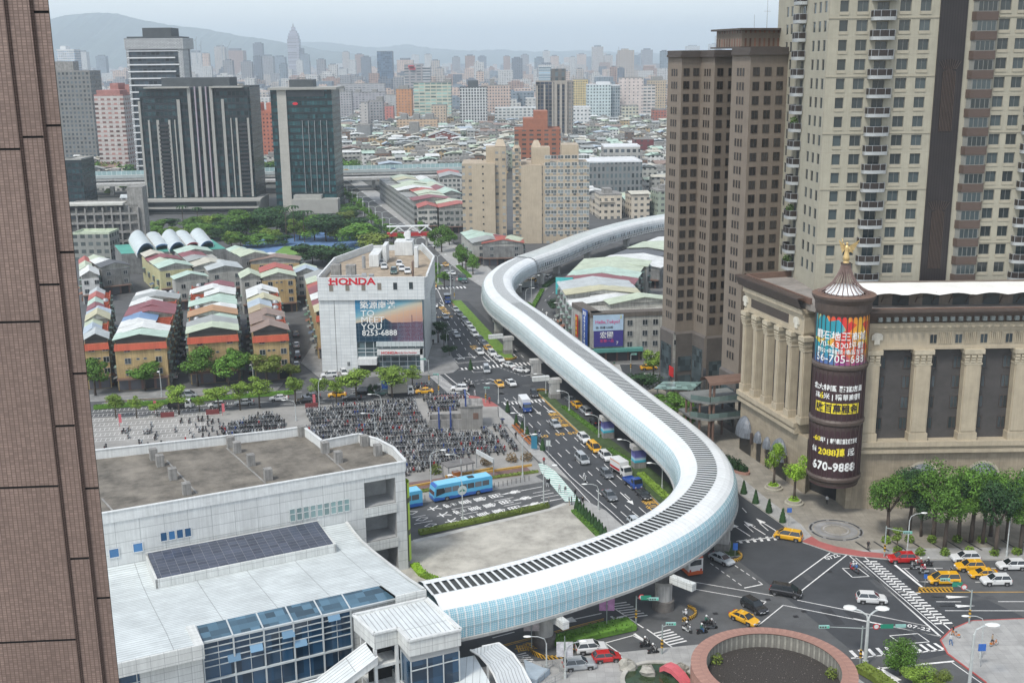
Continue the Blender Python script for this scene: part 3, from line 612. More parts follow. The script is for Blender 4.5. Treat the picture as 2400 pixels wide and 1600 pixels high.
for x_,y_ in((-19.2,-39.0),(-19.2,-34),(-16.4,-39.0)):cell('column',x_-.2,y_-.2,0,x_+.2,y_+.2,9.9,WTRIM,hc)
cell('floor_slab',-19.3,-39.1,7.2,-16,-33.4,7.6,WTRIM,hc);cell('floor_slab',-19.3,-39.1,3.5,-16,-33.4,3.9,WTRIM,hc)
cell('wall',-19.2,-36.2,0,-16,-36,9.9,DARK,hc)
b=MB();yy=(-40.6,-36.6)
def slope(xa,za,xb,zb,th,m):b.face([(xb,yy[0],zb),(xa,yy[0],za),(xa,yy[1],za),(xb,yy[1],zb)],m)
slope(-19.6,9.6,-26.2,6.2,0,0);slope(-26.2,6.2,-29.0,6.1,0,0)
for y_ in yy:
 b.face([(-29.0,y_,5.2),(-26.0,y_,5.3),(-26.0,y_,6.4),(-29.0,y_,6.35)],1);b.face([(-26.0,y_,5.3),(-19.4,y_,8.7),(-19.4,y_,9.8),(-26.0,y_,6.4)],1)
 b.face([(-29.0,y_-.15,6.35),(-26.0,y_-.15,6.4),(-26.0,y_+.15,6.4),(-29.0,y_+.15,6.35)],1);b.face([(-26.0,y_-.15,6.4),(-19.4,y_-.15,9.8),(-19.4,y_+.15,9.8),(-26.0,y_+.15,6.4)],1)
b.face([(-29.0,yy[0],5.2),(-29,yy[1],5.2),(-29,yy[1],6.35),(-29,yy[0],6.35)][::-1],1)
b.build('stair_canopy',[WROOF,WTRIM],hc)
for x_ in(-28.7,-26.0):
 for y_ in yy:cell('column',x_-.18,y_-.18 if y_<-38 else y_-.18,0,x_+.18,y_+.18,5.3,WTRIM,hc)
b=MB();b.box(-26,-40.4,0,-19.4,-40.35,5.2);b.build('stair_glazing',DGLASS,hc)
cc=thing('ribbed_canopy','curved grey ribbed canopy over a stair beside the corner block','canopy',(0,0,0))
b=MB();zc=5.0;s1=lambda x,y,z=zc:(*vS1(x,y,z),z)
top=[s1(330,860,5.6),s1(475,830,5.6),s1(600,925,5.0),s1(680,1040,4.3),s1(760,1190,3.4),s1(820,1330,2.6)]
lef=[s1(230,890,5.6),s1(310,940,5.6),s1(380,1020,5.0),s1(430,1100,4.3),s1(480,1220,3.4),s1(520,1380,2.6)]
for i in range(5):b.face([lef[i],lef[i+1],top[i+1],top[i]][::-1])
b.build('roof',sheet('canopy_ribs',(.50,.53,.54),.45,.09,.5,.1,.4),cc)
b=MB()
for a,c in list(zip(top[:-1],top[1:]))+list(zip(lef[:-1],lef[1:])):b.tube(a,c,.14,.14,6)
b.build('edge_trim',WTRIM,cc)
for p in(top[1],top[3],lef[2],lef[4],top[5]):cell('column',p[0]-.15,p[1]-.15,0,p[0]+.15,p[1]+.15,p[2]-.1,WTRIM,cc)
cd=thing('flat_canopy','flat white ribbed canopy squeezed between the corner block and the curved canopy','canopy',(0,0,0))
b=MB();pts=[s1(140,960),s1(265,935),s1(390,1150),s1(400,1180),s1(140,1240)];b.prism([p[:2]for p in pts],4.3,5.0,0,1,True);b.build('roof',[WTRIM,sheet('flat_canopy_ribs',(.60,.64,.64),.9,.07,.5,.1,.4)],cd)
for p in pts[1:3]:cell('column',p[0]-.6,p[1]-.15,0,p[0]-.3,p[1]+.15,4.3,WTRIM,cd)
sr=thing('stair_rail','grey metal railing round the stair landing below the parked cars','railing',(0,0,0))
b=MB()
def rail(pts,h=1.1):
 for p,q in zip(pts[:-1],pts[1:]):
  p=Vector((*p,0));q=Vector((*q,0));u=Vector((0,0,1))
  for z_ in(h,h*.55):b.tube(p+u*z_,q+u*z_,.035,.035,5)
  n=max(1,int((q-p).length/1.2))
  for i in range(n+1):r_=p.lerp(q,i/n);b.tube(r_,r_+u*h,.035,.035,5)
rail([vS1(680,1010),vS1(850,1080),vS1(940,1040),vS1(1060,1130),vS1(960,1176),vS1(880,1210)]);rail([vS1(850,1080),vS1(915,1100),vS1(820,1190)])
b.build('rail',STEEL,sr);b=MB();b.prism([vS1(690,1020),vS1(850,1090),vS1(915,1105),vS1(800,1200),vS1(720,1180)],.1,.9);b.build('stair_wall',mat('pale_blue_wall',(.35,.42,.48),.6,.15,.5),sr)
PC=(33.0,130.2);t=thing('round_planter','large round planter with pink stone rim and dark gravel bed at the lower edge','planter',(*PC,0))
PINK=panels('pink_granite',(.33,.185,.145),3.0,3.0,.03,(.2,.12,.1),.7,.25,0,.12)
b=MB();b.lathe([(8.5,2.0),(8.5,4.5)][::-1],n=64);b.build('inner_wall',mat('stained_wall',(.30,.29,.25),.9,.35,.5,streak=.6),t)
b=MB();b.lathe([(10.4,.0),(10.5,3.2),(10.4,4.5)],n=64);b.build('outer_wall',PINK,t)
b=MB();b.lathe([(10.45,4.5),(8.45,4.62)],n=64)
b.build('rim',PINK,t)
b=MB();b.lathe([(8.5,2.6),(.01,2.75)],n=48)
m,nt,bb=newmat('gravel');uv=uvn(nt);n1=nnoise(nt,uv,7,2);vo=nt.nodes.new('ShaderNodeTexVoronoi');vo.inputs['Scale'].default_value=2.2;L(nt,uv,vo.inputs['Vector'])
spk=nmath(nt,'LESS_THAN',vo.outputs['Distance'],.14);L(nt,nmix(nt,spk,scalec(nt,(.035,.03,.026),nramp(nt,n1,.5,1.6)),(.22,.2,.17)),bb.inputs['Base Color']);bb.inputs['Roughness'].default_value=.95
o=b.build('gravel_bed',m,t)
t=thing('garden_pond','shallow green pond with pale stone edge left of the round planter','pond',(0,0,0))
b=MB();PCN=vP(180,790);b.lathe([(5.2,.13),(5.2,.55),(4.6,.55),(4.6,.3)],PCN.x,PCN.y,32);b.build('rim',mat('pale_stone',(.42,.41,.37),.85,.2,.6,fine=.1),t)
b=MB();b.lathe([(4.6,.34),(.01,.34)],PCN.x,PCN.y,32);b.build('water',mat('pond_water',(.03,.05,.02),.1,.3,.4),t)
def rock(mb,c,r,seed):
 rr=random.Random(seed);b=len(mb.v);mb.blob((0,0,0),1,7);js=[rr.uniform(.75,1.15)for _ in range(len(mb.v)-b)]
 for i in range(b,len(mb.v)):k=js[i-b];x,y,z=mb.v[i];mb.v[i]=(c[0]+x*r[0]*k,c[1]+y*r[1]*k,c[2]+z*r[2]*k)
STONE=mat('boulder_stone',(.34,.33,.29),.9,.3,.8,fine=.12)
for(x_,y_),r_,z_,lb in(((70,720),(1.3,.9,1.0),.6,'rounded pale boulder at the left side of the pond'),((370,690),(1.2,.7,.9),.6,'pale boulder at the right side of the pond beside the pink ramp')):
 q=vP(x_,y_);b=MB();rock(b,(0,0,0),r_,int(x_));o=b.build('boulder',STONE,None);o.location=(q.x,q.y,z_);tag(o,lb,'boulder')
q=vS1(1585,1065);b=MB();rock(b,(0,0,0),(1.5,.9,1.1),5);o=b.build('boulder',STONE);o.location=(q.x,q.y,.6);tag(o,'angular grey boulder on the pavement above the pond','boulder')
t=thing('garden_sculpture','pink curved slide-like sculpture leaning over the pond','sculpture',(*vP(330,760),0));b=MB()
pp=[(-1.6,1.6,1.3),(-1.1,.9,1.9),(-.3,.1,1.9),(.6,-.8,1.3),(1.3,-1.7,.5)]
for p,q in zip(pp[:-1],pp[1:]):b.face([(p[0]-.45,p[1]-.45,p[2]),(q[0]-.45,q[1]-.45,q[2]),(q[0]+.6,q[1]+.6,q[2]),(p[0]+.6,p[1]+.6,p[2])]);b.face([(p[0]-.45,p[1]-.45,p[2]-.7),(q[0]-.45,q[1]-.45,q[2]-.7),(q[0]-.45,q[1]-.45,q[2]),(p[0]-.45,p[1]-.45,p[2])])
b.build('ramp',mat('pink_paint',(.55,.12,.14),.5,.15,.8),t)
cl=[(x*1.0204,y*1.0204)for x,y in[(860,1385),(990,1358),(1150,1325),(1300,1285),(1450,1228),(1560,1160),(1625,1090),(1610,1040),(1560,990),(1480,925),(1400,860),(1300,785),(1230,730),(1160,680),(1145,640),(1160,620),(1190,600),(1250,575),(1350,535),(1450,508),(1525,495),(1600,484)]]
ctl=[(-11.5,139.0),(-1.9,143.3),(7.4,148.9),(17.5,156.4),(26.6,167),(32.6,180),(33.9,193),(31.8,206.5),(27.2,224.5),(21.6,246.5),(13.6,276.8),(6.4,305),(-2.0,336),(-4.4,361),(-2.0,381),(3.6,399),(14.2,420),(31.6,458),(53.0,492),(69.6,510),(100,538),(150,575)]
def catmull(P_,n):
 out=[];P_=[Vector(p)for p in P_];P_=[P_[0]*2-P_[1]]+P_+[P_[-1]*2-P_[-2]]
 for i in range(1,len(P_)-2):
  for k in range(n):
   t=k/n;a,b_,c,d_=P_[i-1:i+3]
   out.append(.5*((2*b_)+(c-a)*t+(2*a-5*b_+4*c-d_)*t*t+(3*b_-a-3*c+d_)*t**3))
 return out+[P_[-2]]
fine_=catmull(ctl,24);fine_=[fine_[0]]+fine_[1:]
def resample(pts,step):
 out=[pts[0]];acc=0;cur=pts[0]
 for q in pts[1:]:
  while(q-cur).length>step-acc:
   cur=cur+(q-cur).normalized()*(step-acc);acc=0;out.append(cur)
  acc+=(q-cur).length;cur=q
 return out
TR=resample(fine_,1.1)
JN=min(range(len(TR)),key=lambda i:(TR[i]-Vector((4.6,401))).length)
def nrm(i):
 t=(TR[min(i+1,len(TR)-1)]-TR[max(i-1,0)]).normalized();return Vector((-t.y,t.x))
def sect(i,o,z,lift=0):n=nrm(i);p=TR[i]+n*o;return(p.x,p.y,z+lift)
el=thing('elevated_railway','long curving elevated railway wrapped in a white ribbed noise tube on concrete piers','railway viaduct')
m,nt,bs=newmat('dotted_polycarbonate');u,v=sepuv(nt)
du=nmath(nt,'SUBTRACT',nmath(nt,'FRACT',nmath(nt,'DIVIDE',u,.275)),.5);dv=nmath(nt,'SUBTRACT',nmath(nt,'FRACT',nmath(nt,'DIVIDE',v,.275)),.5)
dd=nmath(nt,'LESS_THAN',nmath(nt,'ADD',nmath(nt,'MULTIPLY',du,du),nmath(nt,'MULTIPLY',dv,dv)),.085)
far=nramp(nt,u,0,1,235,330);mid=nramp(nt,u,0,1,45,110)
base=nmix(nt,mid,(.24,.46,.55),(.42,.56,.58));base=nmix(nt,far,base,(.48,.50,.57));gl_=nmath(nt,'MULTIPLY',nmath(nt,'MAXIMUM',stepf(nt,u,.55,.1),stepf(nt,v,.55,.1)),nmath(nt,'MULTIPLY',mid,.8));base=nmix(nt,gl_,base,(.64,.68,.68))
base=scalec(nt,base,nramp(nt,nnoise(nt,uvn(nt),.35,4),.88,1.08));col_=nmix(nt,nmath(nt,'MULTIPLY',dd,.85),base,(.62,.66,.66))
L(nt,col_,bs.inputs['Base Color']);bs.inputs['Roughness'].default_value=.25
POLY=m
TWHITE=sheet('tube_white',(.75,.78,.78),1.1,.07,.78,.09,.4,0)
def tubemesh(i0,i1,prof_,m_,uv0=0.0,step=1):
 b=MB();s_=0.0
 vl=[0]
 for a,c in zip(prof_[:-1],prof_[1:]):vl.append(vl[-1]+math.hypot(c[0]-a[0],c[1]-a[1]))
 for i in range(i0,i1,step):
  j=min(i+step,i1)
  for k in range(len(prof_)-1):
   q=[sect(i,*prof_[k]),sect(j,*prof_[k]),sect(j,*prof_[k+1]),sect(i,*prof_[k+1])]
   b.face(q,0,[(i*1.1,vl[k]),(j*1.1,vl[k]),(j*1.1,vl[k+1]),(i*1.1,vl[k+1])])
 return b
side=[(5.25,6.3),(5.3,7.7),(5.2,8.9),(4.95,9.7),(4.5,10.35)];shoulder=[(4.5,10.35),(3.9,10.85),(3.1,11.2),(1.75,11.4)]
mir=lambda pr:[(-o,z)for o,z in pr][::-1]
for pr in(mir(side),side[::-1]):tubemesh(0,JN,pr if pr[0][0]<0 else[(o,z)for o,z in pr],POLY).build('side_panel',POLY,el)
for pr in(mir(shoulder),shoulder[::-1]):tubemesh(0,JN,pr,TWHITE).build('shoulder_cover',TWHITE,el)
b=MB();allp=side+shoulder[1:]
for i in range(0,JN):
 for sg_ in(1,-1):
  for k in range(len(allp)-1):
   (o0,z0),(o1,z1)=allp[k],allp[k+1];w_=.055
   p=Vector(sect(i,sg_*(o0+.06),z0+.05));q=Vector(sect(i,sg_*(o1+.06),z1+.05));t_=nrm(i);t_=Vector((t_.y,-t_.x,0))*w_
   b.face([p-t_,p+t_,q+t_,q-t_])
b.build('rib',mat('rib_white',(.70,.72,.72),.5,.05,1),el)
b=MB()
for sg_ in(1,-1):
 for z_ in(7.7,):
  for i in range(0,JN):p,q=sect(i,sg_*5.36,z_),sect(i+1,sg_*5.36,z_);b.face([p,q,(q[0],q[1],z_+.12),(p[0],p[1],z_+.12)])
b.build('rail_trim',mat('trim_teal',(.30,.42,.45),.5,.05,1),el)
b=tubemesh(0,JN,[(-1.75,11.2),(1.75,11.2)],DARK);b.build('roof_opening',mat('louvre_dark',(.055,.06,.06),.6,.2,1),el)
BARW=mat('bar_white',(.60,.63,.63),.5,.05,1)
b=MB()
for i in range(0,JN):
 t_=nrm(i);t_=Vector((t_.y,-t_.x));sp=1.1
 far_=i>190
 for f_ in(0,):
  w_=.17 if i<=45 else .24
  if far_:w_=.36
  p=Vector(sect(i,-1.78,0)[:2])+t_*f_*1.1;q=Vector(sect(i,1.78,0)[:2])+t_*f_*1.1
  b.face([(*(p-t_*w_),11.42),(*(q-t_*w_),11.42),(*(q+t_*w_),11.42),(*(p+t_*w_),11.42)])
for sg_ in(1,-1):
 for i in range(0,JN):b.face([sect(i,sg_*1.8,11.43),sect(i+1,sg_*1.8,11.43),sect(i+1,sg_*1.66,11.43),sect(i,sg_*1.66,11.43)])
b.build('louvre',BARW,el)
GIRD=mat('girder_concrete',(.36,.37,.36),.85,.2,.3,streak=.15);n_=len(TR)-1
b=tubemesh(0,n_,[(-5.3,6.35),(-5.5,6.3),(-5.5,5.9),(-4.6,5.8),(-2.6,4.9),(2.6,4.9),(4.6,5.8),(5.5,5.9),(5.5,6.3),(5.3,6.35)],GIRD,step=2);b.build('girder',GIRD,el)
SILV=sheet('silver_roof',(.52,.56,.54),.9,.12,.6,.12,.4)
for pr,mm_ in(([(-2.9,11.4),(0,11.7),(2.9,11.4)],SILV),(mir([(4.9,9.6),(4.6,10.6),(3.9,11.2),(2.9,11.42)]),WTRIM),([(4.9,9.6),(4.6,10.6),(3.9,11.2),(2.9,11.42)][::-1],WTRIM)):
 tubemesh(JN,n_,pr,mm_,step=2).build('roof' if mm_ is SILV else 'shoulder_cover',mm_,el)
SW=panels('side_windows',(.62,.65,.65),1.8,3,.1,(.6,.62,.62),.5,.1,.1,.03);WS=gridwall('side_window_band',(.62,.65,.65),1.5,2.2,.62,.55,(.14,.17,.18));WP=gridwall('parapet_slots',(.48,.49,.47),1.5,1.3,.5,.5,(.12,.12,.12))
for sg_ in(1,-1):
 pr=[(sg_*5.0,7.4),(sg_*4.9,9.6)];pr=pr if sg_<0 else pr[::-1];tubemesh(JN,n_,pr,WS,step=2).build('side_panel',WS,el)
 pr=[(sg_*5.3,6.3),(sg_*5.3,7.4)];pr=pr if sg_<0 else pr[::-1];tubemesh(JN,n_,pr,WP,step=2).build('parapet',WP,el)
b=MB();prj=side+shoulder[1:];prj=prj+[(-o,z)for o,z in prj[::-1]]
for k in range(len(prj)-1):
 o0,z0=prj[k];o1,z1=prj[k+1];s0,s1_=1.07,1.07
 b.face([sect(JN,o0*1.05,z0+.15),sect(JN,o1*1.05,z1+.15),sect(JN+1,o1*1.05,z1+.15),sect(JN+1,o0*1.05,z0+.15)])
b.face([sect(JN,o,z)for o,z in prj][::-1],0);b.build('end_frame',STEEL,el)
PIER=mat('pier_concrete',(.44,.44,.42),.85,.18,.4,streak=.2);PIERB=mat('pier_base_stone',(.14,.13,.12),.85,.25,.8)
def pier(x,y,kind='round',brack=True):
 i=min(range(len(TR)),key=lambda k:(TR[k]-Vector((x,y))).length);n=nrm(i);a=math.atan2(n.y,n.x)
 if kind=='round':
  b=MB();b.lathe([(1.3,.0),(1.3,4.0),(1.5,4.4),(2.1,4.95)],x,y,20);o=b.build('pier',PIER,el,True)
  b=MB();b.lathe([(1.65,0),(1.65,1.5),(1.3,1.55)],x,y,20);b.build('pier_base',PIERB,o)
 else:
  b=MB();c,s=math.cos(a),math.sin(a)
  def rb(hx,hy,z0,z1):b.prism([(x+u_*c-v_*s,y+u_*s+v_*c)for u_,v_ in((-hx,-hy),(hx,-hy),(hx,hy),(-hx,hy))],z0,z1)
  rb(1.1,.9,0,4.0);rb(1.6,1.0,4.0,4.95);o=b.build('pier',PIER,el)
  b=MB();rb(1.25,1.05,0,1.3);b.build('pier_base',CONCG,o)
 if brack:
  BS=-1 if kind=='round' else 1;b=MB();b.bar(Vector((x,y))+n*1.4*BS,Vector((x,y))+n*5.5*BS,1.0,4.7,5.8);b.build('bracket',WPANS,el)
 return o
for(x,y,k,br)in[(4.1,144.9,'round',1),(22.3,155.2,'round',1),(35.0,176,'box',0),(34.3,199,'box',0),(25.3,215.6,'box',0),(20.6,234.5,'box',0),(10.2,264.5,'box',1),(6.2,283,'box',0),(-1.2,308,'box',1),(-4.0,331,'box',0),(-3.5,362,'box',0),(2.3,388.5,'box',1),(10.6,404,'box',0),(17.2,424,'box',0),(31,456,'box',0),(50,487,'box',0)]:
 pier(x,y,k,br)
SLV=None
m,nt,bs=newmat('poster_sleeve');u,v=sepuv(nt);r_=nt.nodes.new('ShaderNodeValToRGB');L(nt,nmath(nt,'DIVIDE',v,4.2),r_.inputs[0])
cr=r_.color_ramp;cr.elements[0].color=(.02,.16,.2,1);cr.elements[1].color=(.05,.06,.2,1);e=cr.elements.new(.42);e.color=(.05,.45,.6,1);e=cr.elements.new(.5);e.color=(.5,.65,.75,1);e=cr.elements.new(.62);e.color=(.12,.12,.35,1)
L(nt,r_.outputs[0],bs.inputs['Base Color'])
for(x,y)in((25.3,215.6),(20.6,234.5)):
 i=min(range(len(TR)),key=lambda k:(TR[k]-Vector((x,y))).length);n=nrm(i);a=math.atan2(n.y,n.x);c,s=math.cos(a),math.sin(a)
 b=MB();b.prism([(x+u_*c-v_*s,y+u_*s+v_*c)for u_,v_ in((-1.2,-1.0),(1.2,-1.0),(1.2,1.0),(-1.2,1.0))],1.4,4.0);b.build('poster_sleeve',m,el)
STRIPE=None
m,nt,bs=newmat('hazard_stripes');u,v=sepuv(nt);L(nt,nmix(nt,stepf(nt,nmath(nt,'ADD',u,v),.6,.3),(.62,.36,.04),(.02,.02,.02)),bs.inputs['Base Color']);STRIPE=m
def nose(cx,cy,r,a0,a1,label,h=.55):
 b=MB();b.lathe([(r+.12,0),(r+.12,h),(r-.15,h),(r-.15,0)],0,0,16,0,a0,a1);o=b.build('striped_kerb',STRIPE);o.location=(cx,cy,0);tag(o,label,'kerb barrier')
nose(5.2,143.6,3.1,3.1,6.0,'curved black and yellow kerb round the pier beside the flower bed hedge');nose(24.6,153.4,2.3,-1.6,.9,'black and yellow kerb nose before the round pier at the south west crossing')
nose(35.6,172.9,2.0,-2.4,.6,'black and yellow kerb nose under the big bend of the tube');nose(-1.0,303.2,2.2,3.4,6.1,'black and yellow kerb nose at the end of the long grassy median near the upper crossing')
nose(7.3,269.5,1.4,.3,3.2,'yellow and black kerb nose at the upper tip of the lower median')
o=MB();o.bar(vS3(600,725),vS3(910,722),.5,0,.6);o=o.build('striped_kerb',STRIPE);tag(o,'straight yellow and black striped barrier ahead of the waiting taxis','kerb barrier')
P0=Vector((47.7,226.2));P1=G(1886,1158.7);P1=Vector((P1.x,P1.y));PR0=Vector((61.4,192.5));PR1=Vector((150,193.6));HT=34.9
pd=thing('shopping_mall','beige classical mall podium with tall columns, bronze cornice and domed awnings','building')
def wallbox(p,q,w_,z0,z1,name,m,off=0.0,parent=pd,mt=None):
 p=Vector(p);q=Vector(q);t_=(q-p).normalized();n=Vector((t_.y,-t_.x));b=MB();b.prism([p+n*off,q+n*off,q+n*(off-w_),p+n*(off-w_)],z0,z1,0,mt,True);return b.build(name,m,parent)
class Face:
 def __init__(s,p,q):s.p=Vector(p);s.t=(Vector(q)-s.p);s.L=s.t.length;s.t.normalize();s.n=Vector((s.t.y,-s.t.x));s.a=math.atan2(s.t.y,s.t.x)
 def at(s,x,o=0.0):v_=s.p+s.t*x+s.n*o;return v_
 def box(s,b,x0,x1,o0,o1,z0,z1,m=0):b.prism([s.at(x0,o1),s.at(x1,o1),s.at(x1,o0),s.at(x0,o0)],z0,z1,m,None,True)
LF=Face(P0,P1);RF=Face(PR0,PR1)
def podface(F,n0,cols,cw,x_end,winrows,right=False):
 b=MB();F.box(b,0,x_end,-6,-.02,0,11.0);b.build('lower_wall',BEIGES,pd)
 b=MB();F.box(b,0,x_end,-6,.9,11.0,11.7);F.box(b,0,x_end,-6,.55,11.7,12.3);F.box(b,0,x_end,-6,1.15,12.3,13.2);b.build('ledge',BEIGE,pd)
 b=MB();F.box(b,0,x_end,-6,-1.2,13.2,30);b.build('infill_wall',GREYP,pd)
 b=MB();F.box(b,0,x_end,-6,.0,30,34.2);F.box(b,0,x_end,-6,.25,33.4,34.0);F.box(b,0,x_end,-6,.6,34.0,34.9);F.box(b,0,x_end,-6,.15,30.0,30.5);b.build('entablature',BEIGE,pd)
 for c in cols:
  b=MB();F.box(b,c-cw/2,c+cw/2,-1.2,.35,14.6,28.2);F.box(b,c-cw/2-.2,c+cw/2+.2,-1.2,.6,13.2,14.6);F.box(b,c-cw/2+.25,c+cw/2-.25,.35,.5,14.9,28.0);o=b.build('column',BEIGE,pd)
  b=MB();F.box(b,c-cw/2-.1,c+cw/2+.1,-1.2,.55,27.2,27.5);F.box(b,c-cw/2-.3,c+cw/2+.3,-1.2,.8,29.2,30.0)
  for k in range(3):
   for j in range(3):F.box(b,c-cw/2-.15+j*(cw+.3)/3,c-cw/2-.15+(j+.72)*(cw+.3)/3,.3,.65+.1*k,27.6+k*.5,27.95+k*.5)
  F.box(b,c-cw/2,c+cw/2,-1.2,.4,27.5,29.2);b.build('capital',mat('capital_stone',(.44,.39,.29),.8,.2,.8),o)
LS=LF.L
podface(LF,0,[1.0,5.6,10.2,14.9,19.6,24.3],1.5,LS-3.4,5)
podface(RF,0,[1.9]+[11.0+8.9*i for i in range(9)],3.0,88,5)
wm=window_mesh(1.5,2.4,BRONZE,DGLASS,1,.1,0)
for i in range(5):
 for zz in(15.2,18.7,22.2,25.7):
  for dx in(1.55,3.05):q=LF.at(1.0+4.65*i+dx,-1.18);inst('window',wm if dx<2 else wm,pd,(q.x,q.y,zz),LF.a,(.8,1,1))
rf_cols=[1.9]+[11.0+8.9*i for i in range(9)]
for a_,c_ in zip(rf_cols[:-1],rf_cols[1:]):
 for zz in(14.9,18.8,22.6,26.2):
  for x_ in(a_+2.3,c_-2.3):q=RF.at(x_,-1.15);inst('window',wm,pd,(q.x,q.y,zz),RF.a,(.95,1,.95))
wsml=window_mesh(1.3,1.7,BEIGE,DGLASS,1,.06)
for i in range(18):q=RF.at(12.6+4.45*i,.03);inst('window',wsml,pd,(q.x,q.y,31.0),RF.a)
b=MB()
for i in range(17):
 for k in range(7):x_=13.6+4.45*i+.35*k;RF.box(b,x_,x_+.18,0,.15,31.0,33.0)
b.build('fluted_frieze',BEIGE,pd)
b=MB();LF.box(b,2.9,18.0,-.1,.08,31.2,32.9);b.build('vent_grille',sheet('vent_grille',(.07,.055,.045),.45,.12,.35,.05,.5),pd)
for F,s_ in((LF,-.4),(LF,20.2),(RF,1.6)):
 b=MB()
 for k in range(7):a_=-1.1+k*.37;x0=s_+1+math.sin(a_)*.9;F.box(b,x0-.16,x0+.16,0,.3,31.0 if k in(2,3,4)else 31.8,32.4+.7*math.cos(a_))
 b.build('shell_relief',mat('relief_pale',(.58,.56,.48),.8,.1,1),pd)
b=MB()
for F,x1_ in((LF,LS-3.0),(RF,88)):
 pr=[(.3,34.9),(1.0,35.2),(1.6,36.4),(1.9,37.0),(1.9,37.3),(.4,37.3)]
 x0_=-1.2 if F is LF else 0
 for(o0,z0),(o1,z1)in zip(pr[:-1],pr[1:]):b.face([(*F.at(x0_,o0),z0),(*F.at(x1_,o0),z0),(*F.at(x1_,o1),z1),(*F.at(x0_,o1),z1)])
 b.face([(*F.at(x0_,o),z)for o,z in pr][::-1])
b.build('cornice',BRONZE,pd)
b=MB()
for i in range(62):RF.box(b,2+i*1.4,2.7+i*1.4,1.55,2.1,35.5,36.2)
b.build('cornice_slots',mat('slot_glass',(.12,.14,.14),.3,.3,1),pd)
b=MB();b.prism([LF.at(-1,-.3),LF.at(LS-2,-.3),RF.at(0,-.3),RF.at(88,-.3),RF.at(88,-40),LF.at(0,-60)],35.0,36.2);b.build('roof',mat('podium_roof',(.24,.22,.20),.9,.3,.2),pd)
b=MB();LF.box(b,-1,LS-2,-.5,-.1,36.2,37.35);RF.box(b,0,88,-.5,-.1,36.2,37.35);LF.box(b,-1,-.4,-18,-.1,36.2,37.35);b.build('parapet',BRONZE2,pd)
b=MB();RF.box(b,1,88,-18,-8,36.2,38.7);b.build('roof_lounge',gridwall('lounge_wall',(.20,.17,.14),5.5,5.0,.55,.66,(.035,.04,.04)),pd)
mc=thing('membrane_canopy','white wavy membrane canopy on the mall roof below the cream tower','canopy',(0,0,0));b=MB();N=72
for i in range(N):
 for k in range(3):
  def f(i_,k_):x_=64+i_*80/N;return(x_,197.3+k_*3.4,38.7+.4*abs(math.sin(i_/N*math.pi*13))**1.4*(1-.3*k_)+(.3 if k_ else 0))
  b.face([f(i,k),f(i+1,k),f(i+1,k+1),f(i,k+1)])
b.build('membrane',mat('membrane_white',(.78,.78,.74),.6,.05,.5),mc,True)
b=MB()
for i in range(26):x_=64+i*80/26;b.tube((x_,201,36.3),(x_,199,38.9),.08,.08,5);b.tube((x_,201,37.2),(x_+2.4,198.4,38.8),.05,.05,4)
b.build('frame',BRONZE,mc)
AWN=mat('awning_grey',(.17,.19,.215),.45,.25,.5,streak=.35)
def arch_dark(F,s_,w_,h):
 b=MB();n=12;pts=[(s_-w_/2,0.15),(s_+w_/2,.15)]+[(s_+w_/2*math.cos(a_),h-w_/2+w_/2*math.sin(a_))for a_ in[math.pi*i/n for i in range(n+1)]]
 b.face([(*F.at(x_,.06),z_)for x_,z_ in pts]);b.build('doorway',mat('doorway_dark',(.03,.028,.026),.4,.2,.5),pd)
 b=MB();rr_=w_/2
 for i in range(n):
  a0_,a1_=math.pi*i/n,math.pi*(i+1)/n
  b.face([(*F.at(s_+rr_*math.cos(a0_),.12),h-rr_+rr_*math.sin(a0_)),(*F.at(s_+rr_*math.cos(a1_),.12),h-rr_+rr_*math.sin(a1_)),(*F.at(s_+(rr_+.6)*math.cos(a1_),.12),h-rr_+(rr_+.6)*math.sin(a1_)),(*F.at(s_+(rr_+.6)*math.cos(a0_),.12),h-rr_+(rr_+.6)*math.sin(a0_))])
 b.build('arch_trim',mat('arch_stone',(.44,.40,.31),.8,.15,.6),pd)
def dome_awning(F,s_,w_,z0,hgt,dep):
 b=MB();n,k=12,6;pf=lambda i,j:(lambda a_,e_:(*F.at(s_+w_/2*math.cos(a_)*math.cos(e_),.1+dep*math.sin(a_)*math.cos(e_)),z0+hgt*math.sin(e_)))(math.pi*i/n,math.pi/2*j/k)
 for i in range(n):
  for j in range(k):b.face([pf(i,j),pf(i+1,j),pf(i+1,j+1),pf(i,j+1)])
 b.build('awning',AWN,pd,True)
for s_,w_,hh,dz in((2.8,5.6,6.6,0),(8.6,2.4,5.6,0),(12.4,2.4,5.6,0),(17.6,5.6,6.6,0)):
 arch_dark(LF,s_,w_-.6,hh);dome_awning(LF,s_,w_,hh-w_/2+.2 if w_>3 else hh-1.2,w_/2+1.3 if w_>3 else 2.3,1.9 if w_>3 else 1.1)
for s_ in(12.6,23.5,33.5,44.5,55):arch_dark(RF,s_,5.4,8.6);dome_awning(RF,s_,5.8,5.8,2.9,1.2)
for F,s_ in((LF,6.4),(LF,20.5),(RF,6.4)):
 b=MB();q=F.at(s_,.6);b.tube((q.x,q.y,3.2),(q.x,q.y,5.6),.3,.3,8);b.build('wall_lantern',BRONZE,pd)
EP=[(53.9,199.2),(57.2,194.6),(61.2,192.3)]
b=MB();b.prism([P1,P1+Vector((1.8,2.8)),P1+Vector((1.2,4.5)),P1-LF.t*3.4],0,11);b.prism([PR0+Vector((-1.0,.2)),PR0+Vector((1,0)),PR0+Vector((1,4)),PR0+Vector((-1.6,4))],0,11);b.build('entrance_pier',BEIGES,pd)
b=MB();b.prism([P1+Vector((1.2,3)),PR0+Vector((-1.2,3.4)),PR0+Vector((0,8)),P1+Vector((0,8))],0,11);b.build('entrance_void',DARK,pd)
DC=(57.6,191.9);DR=4.45
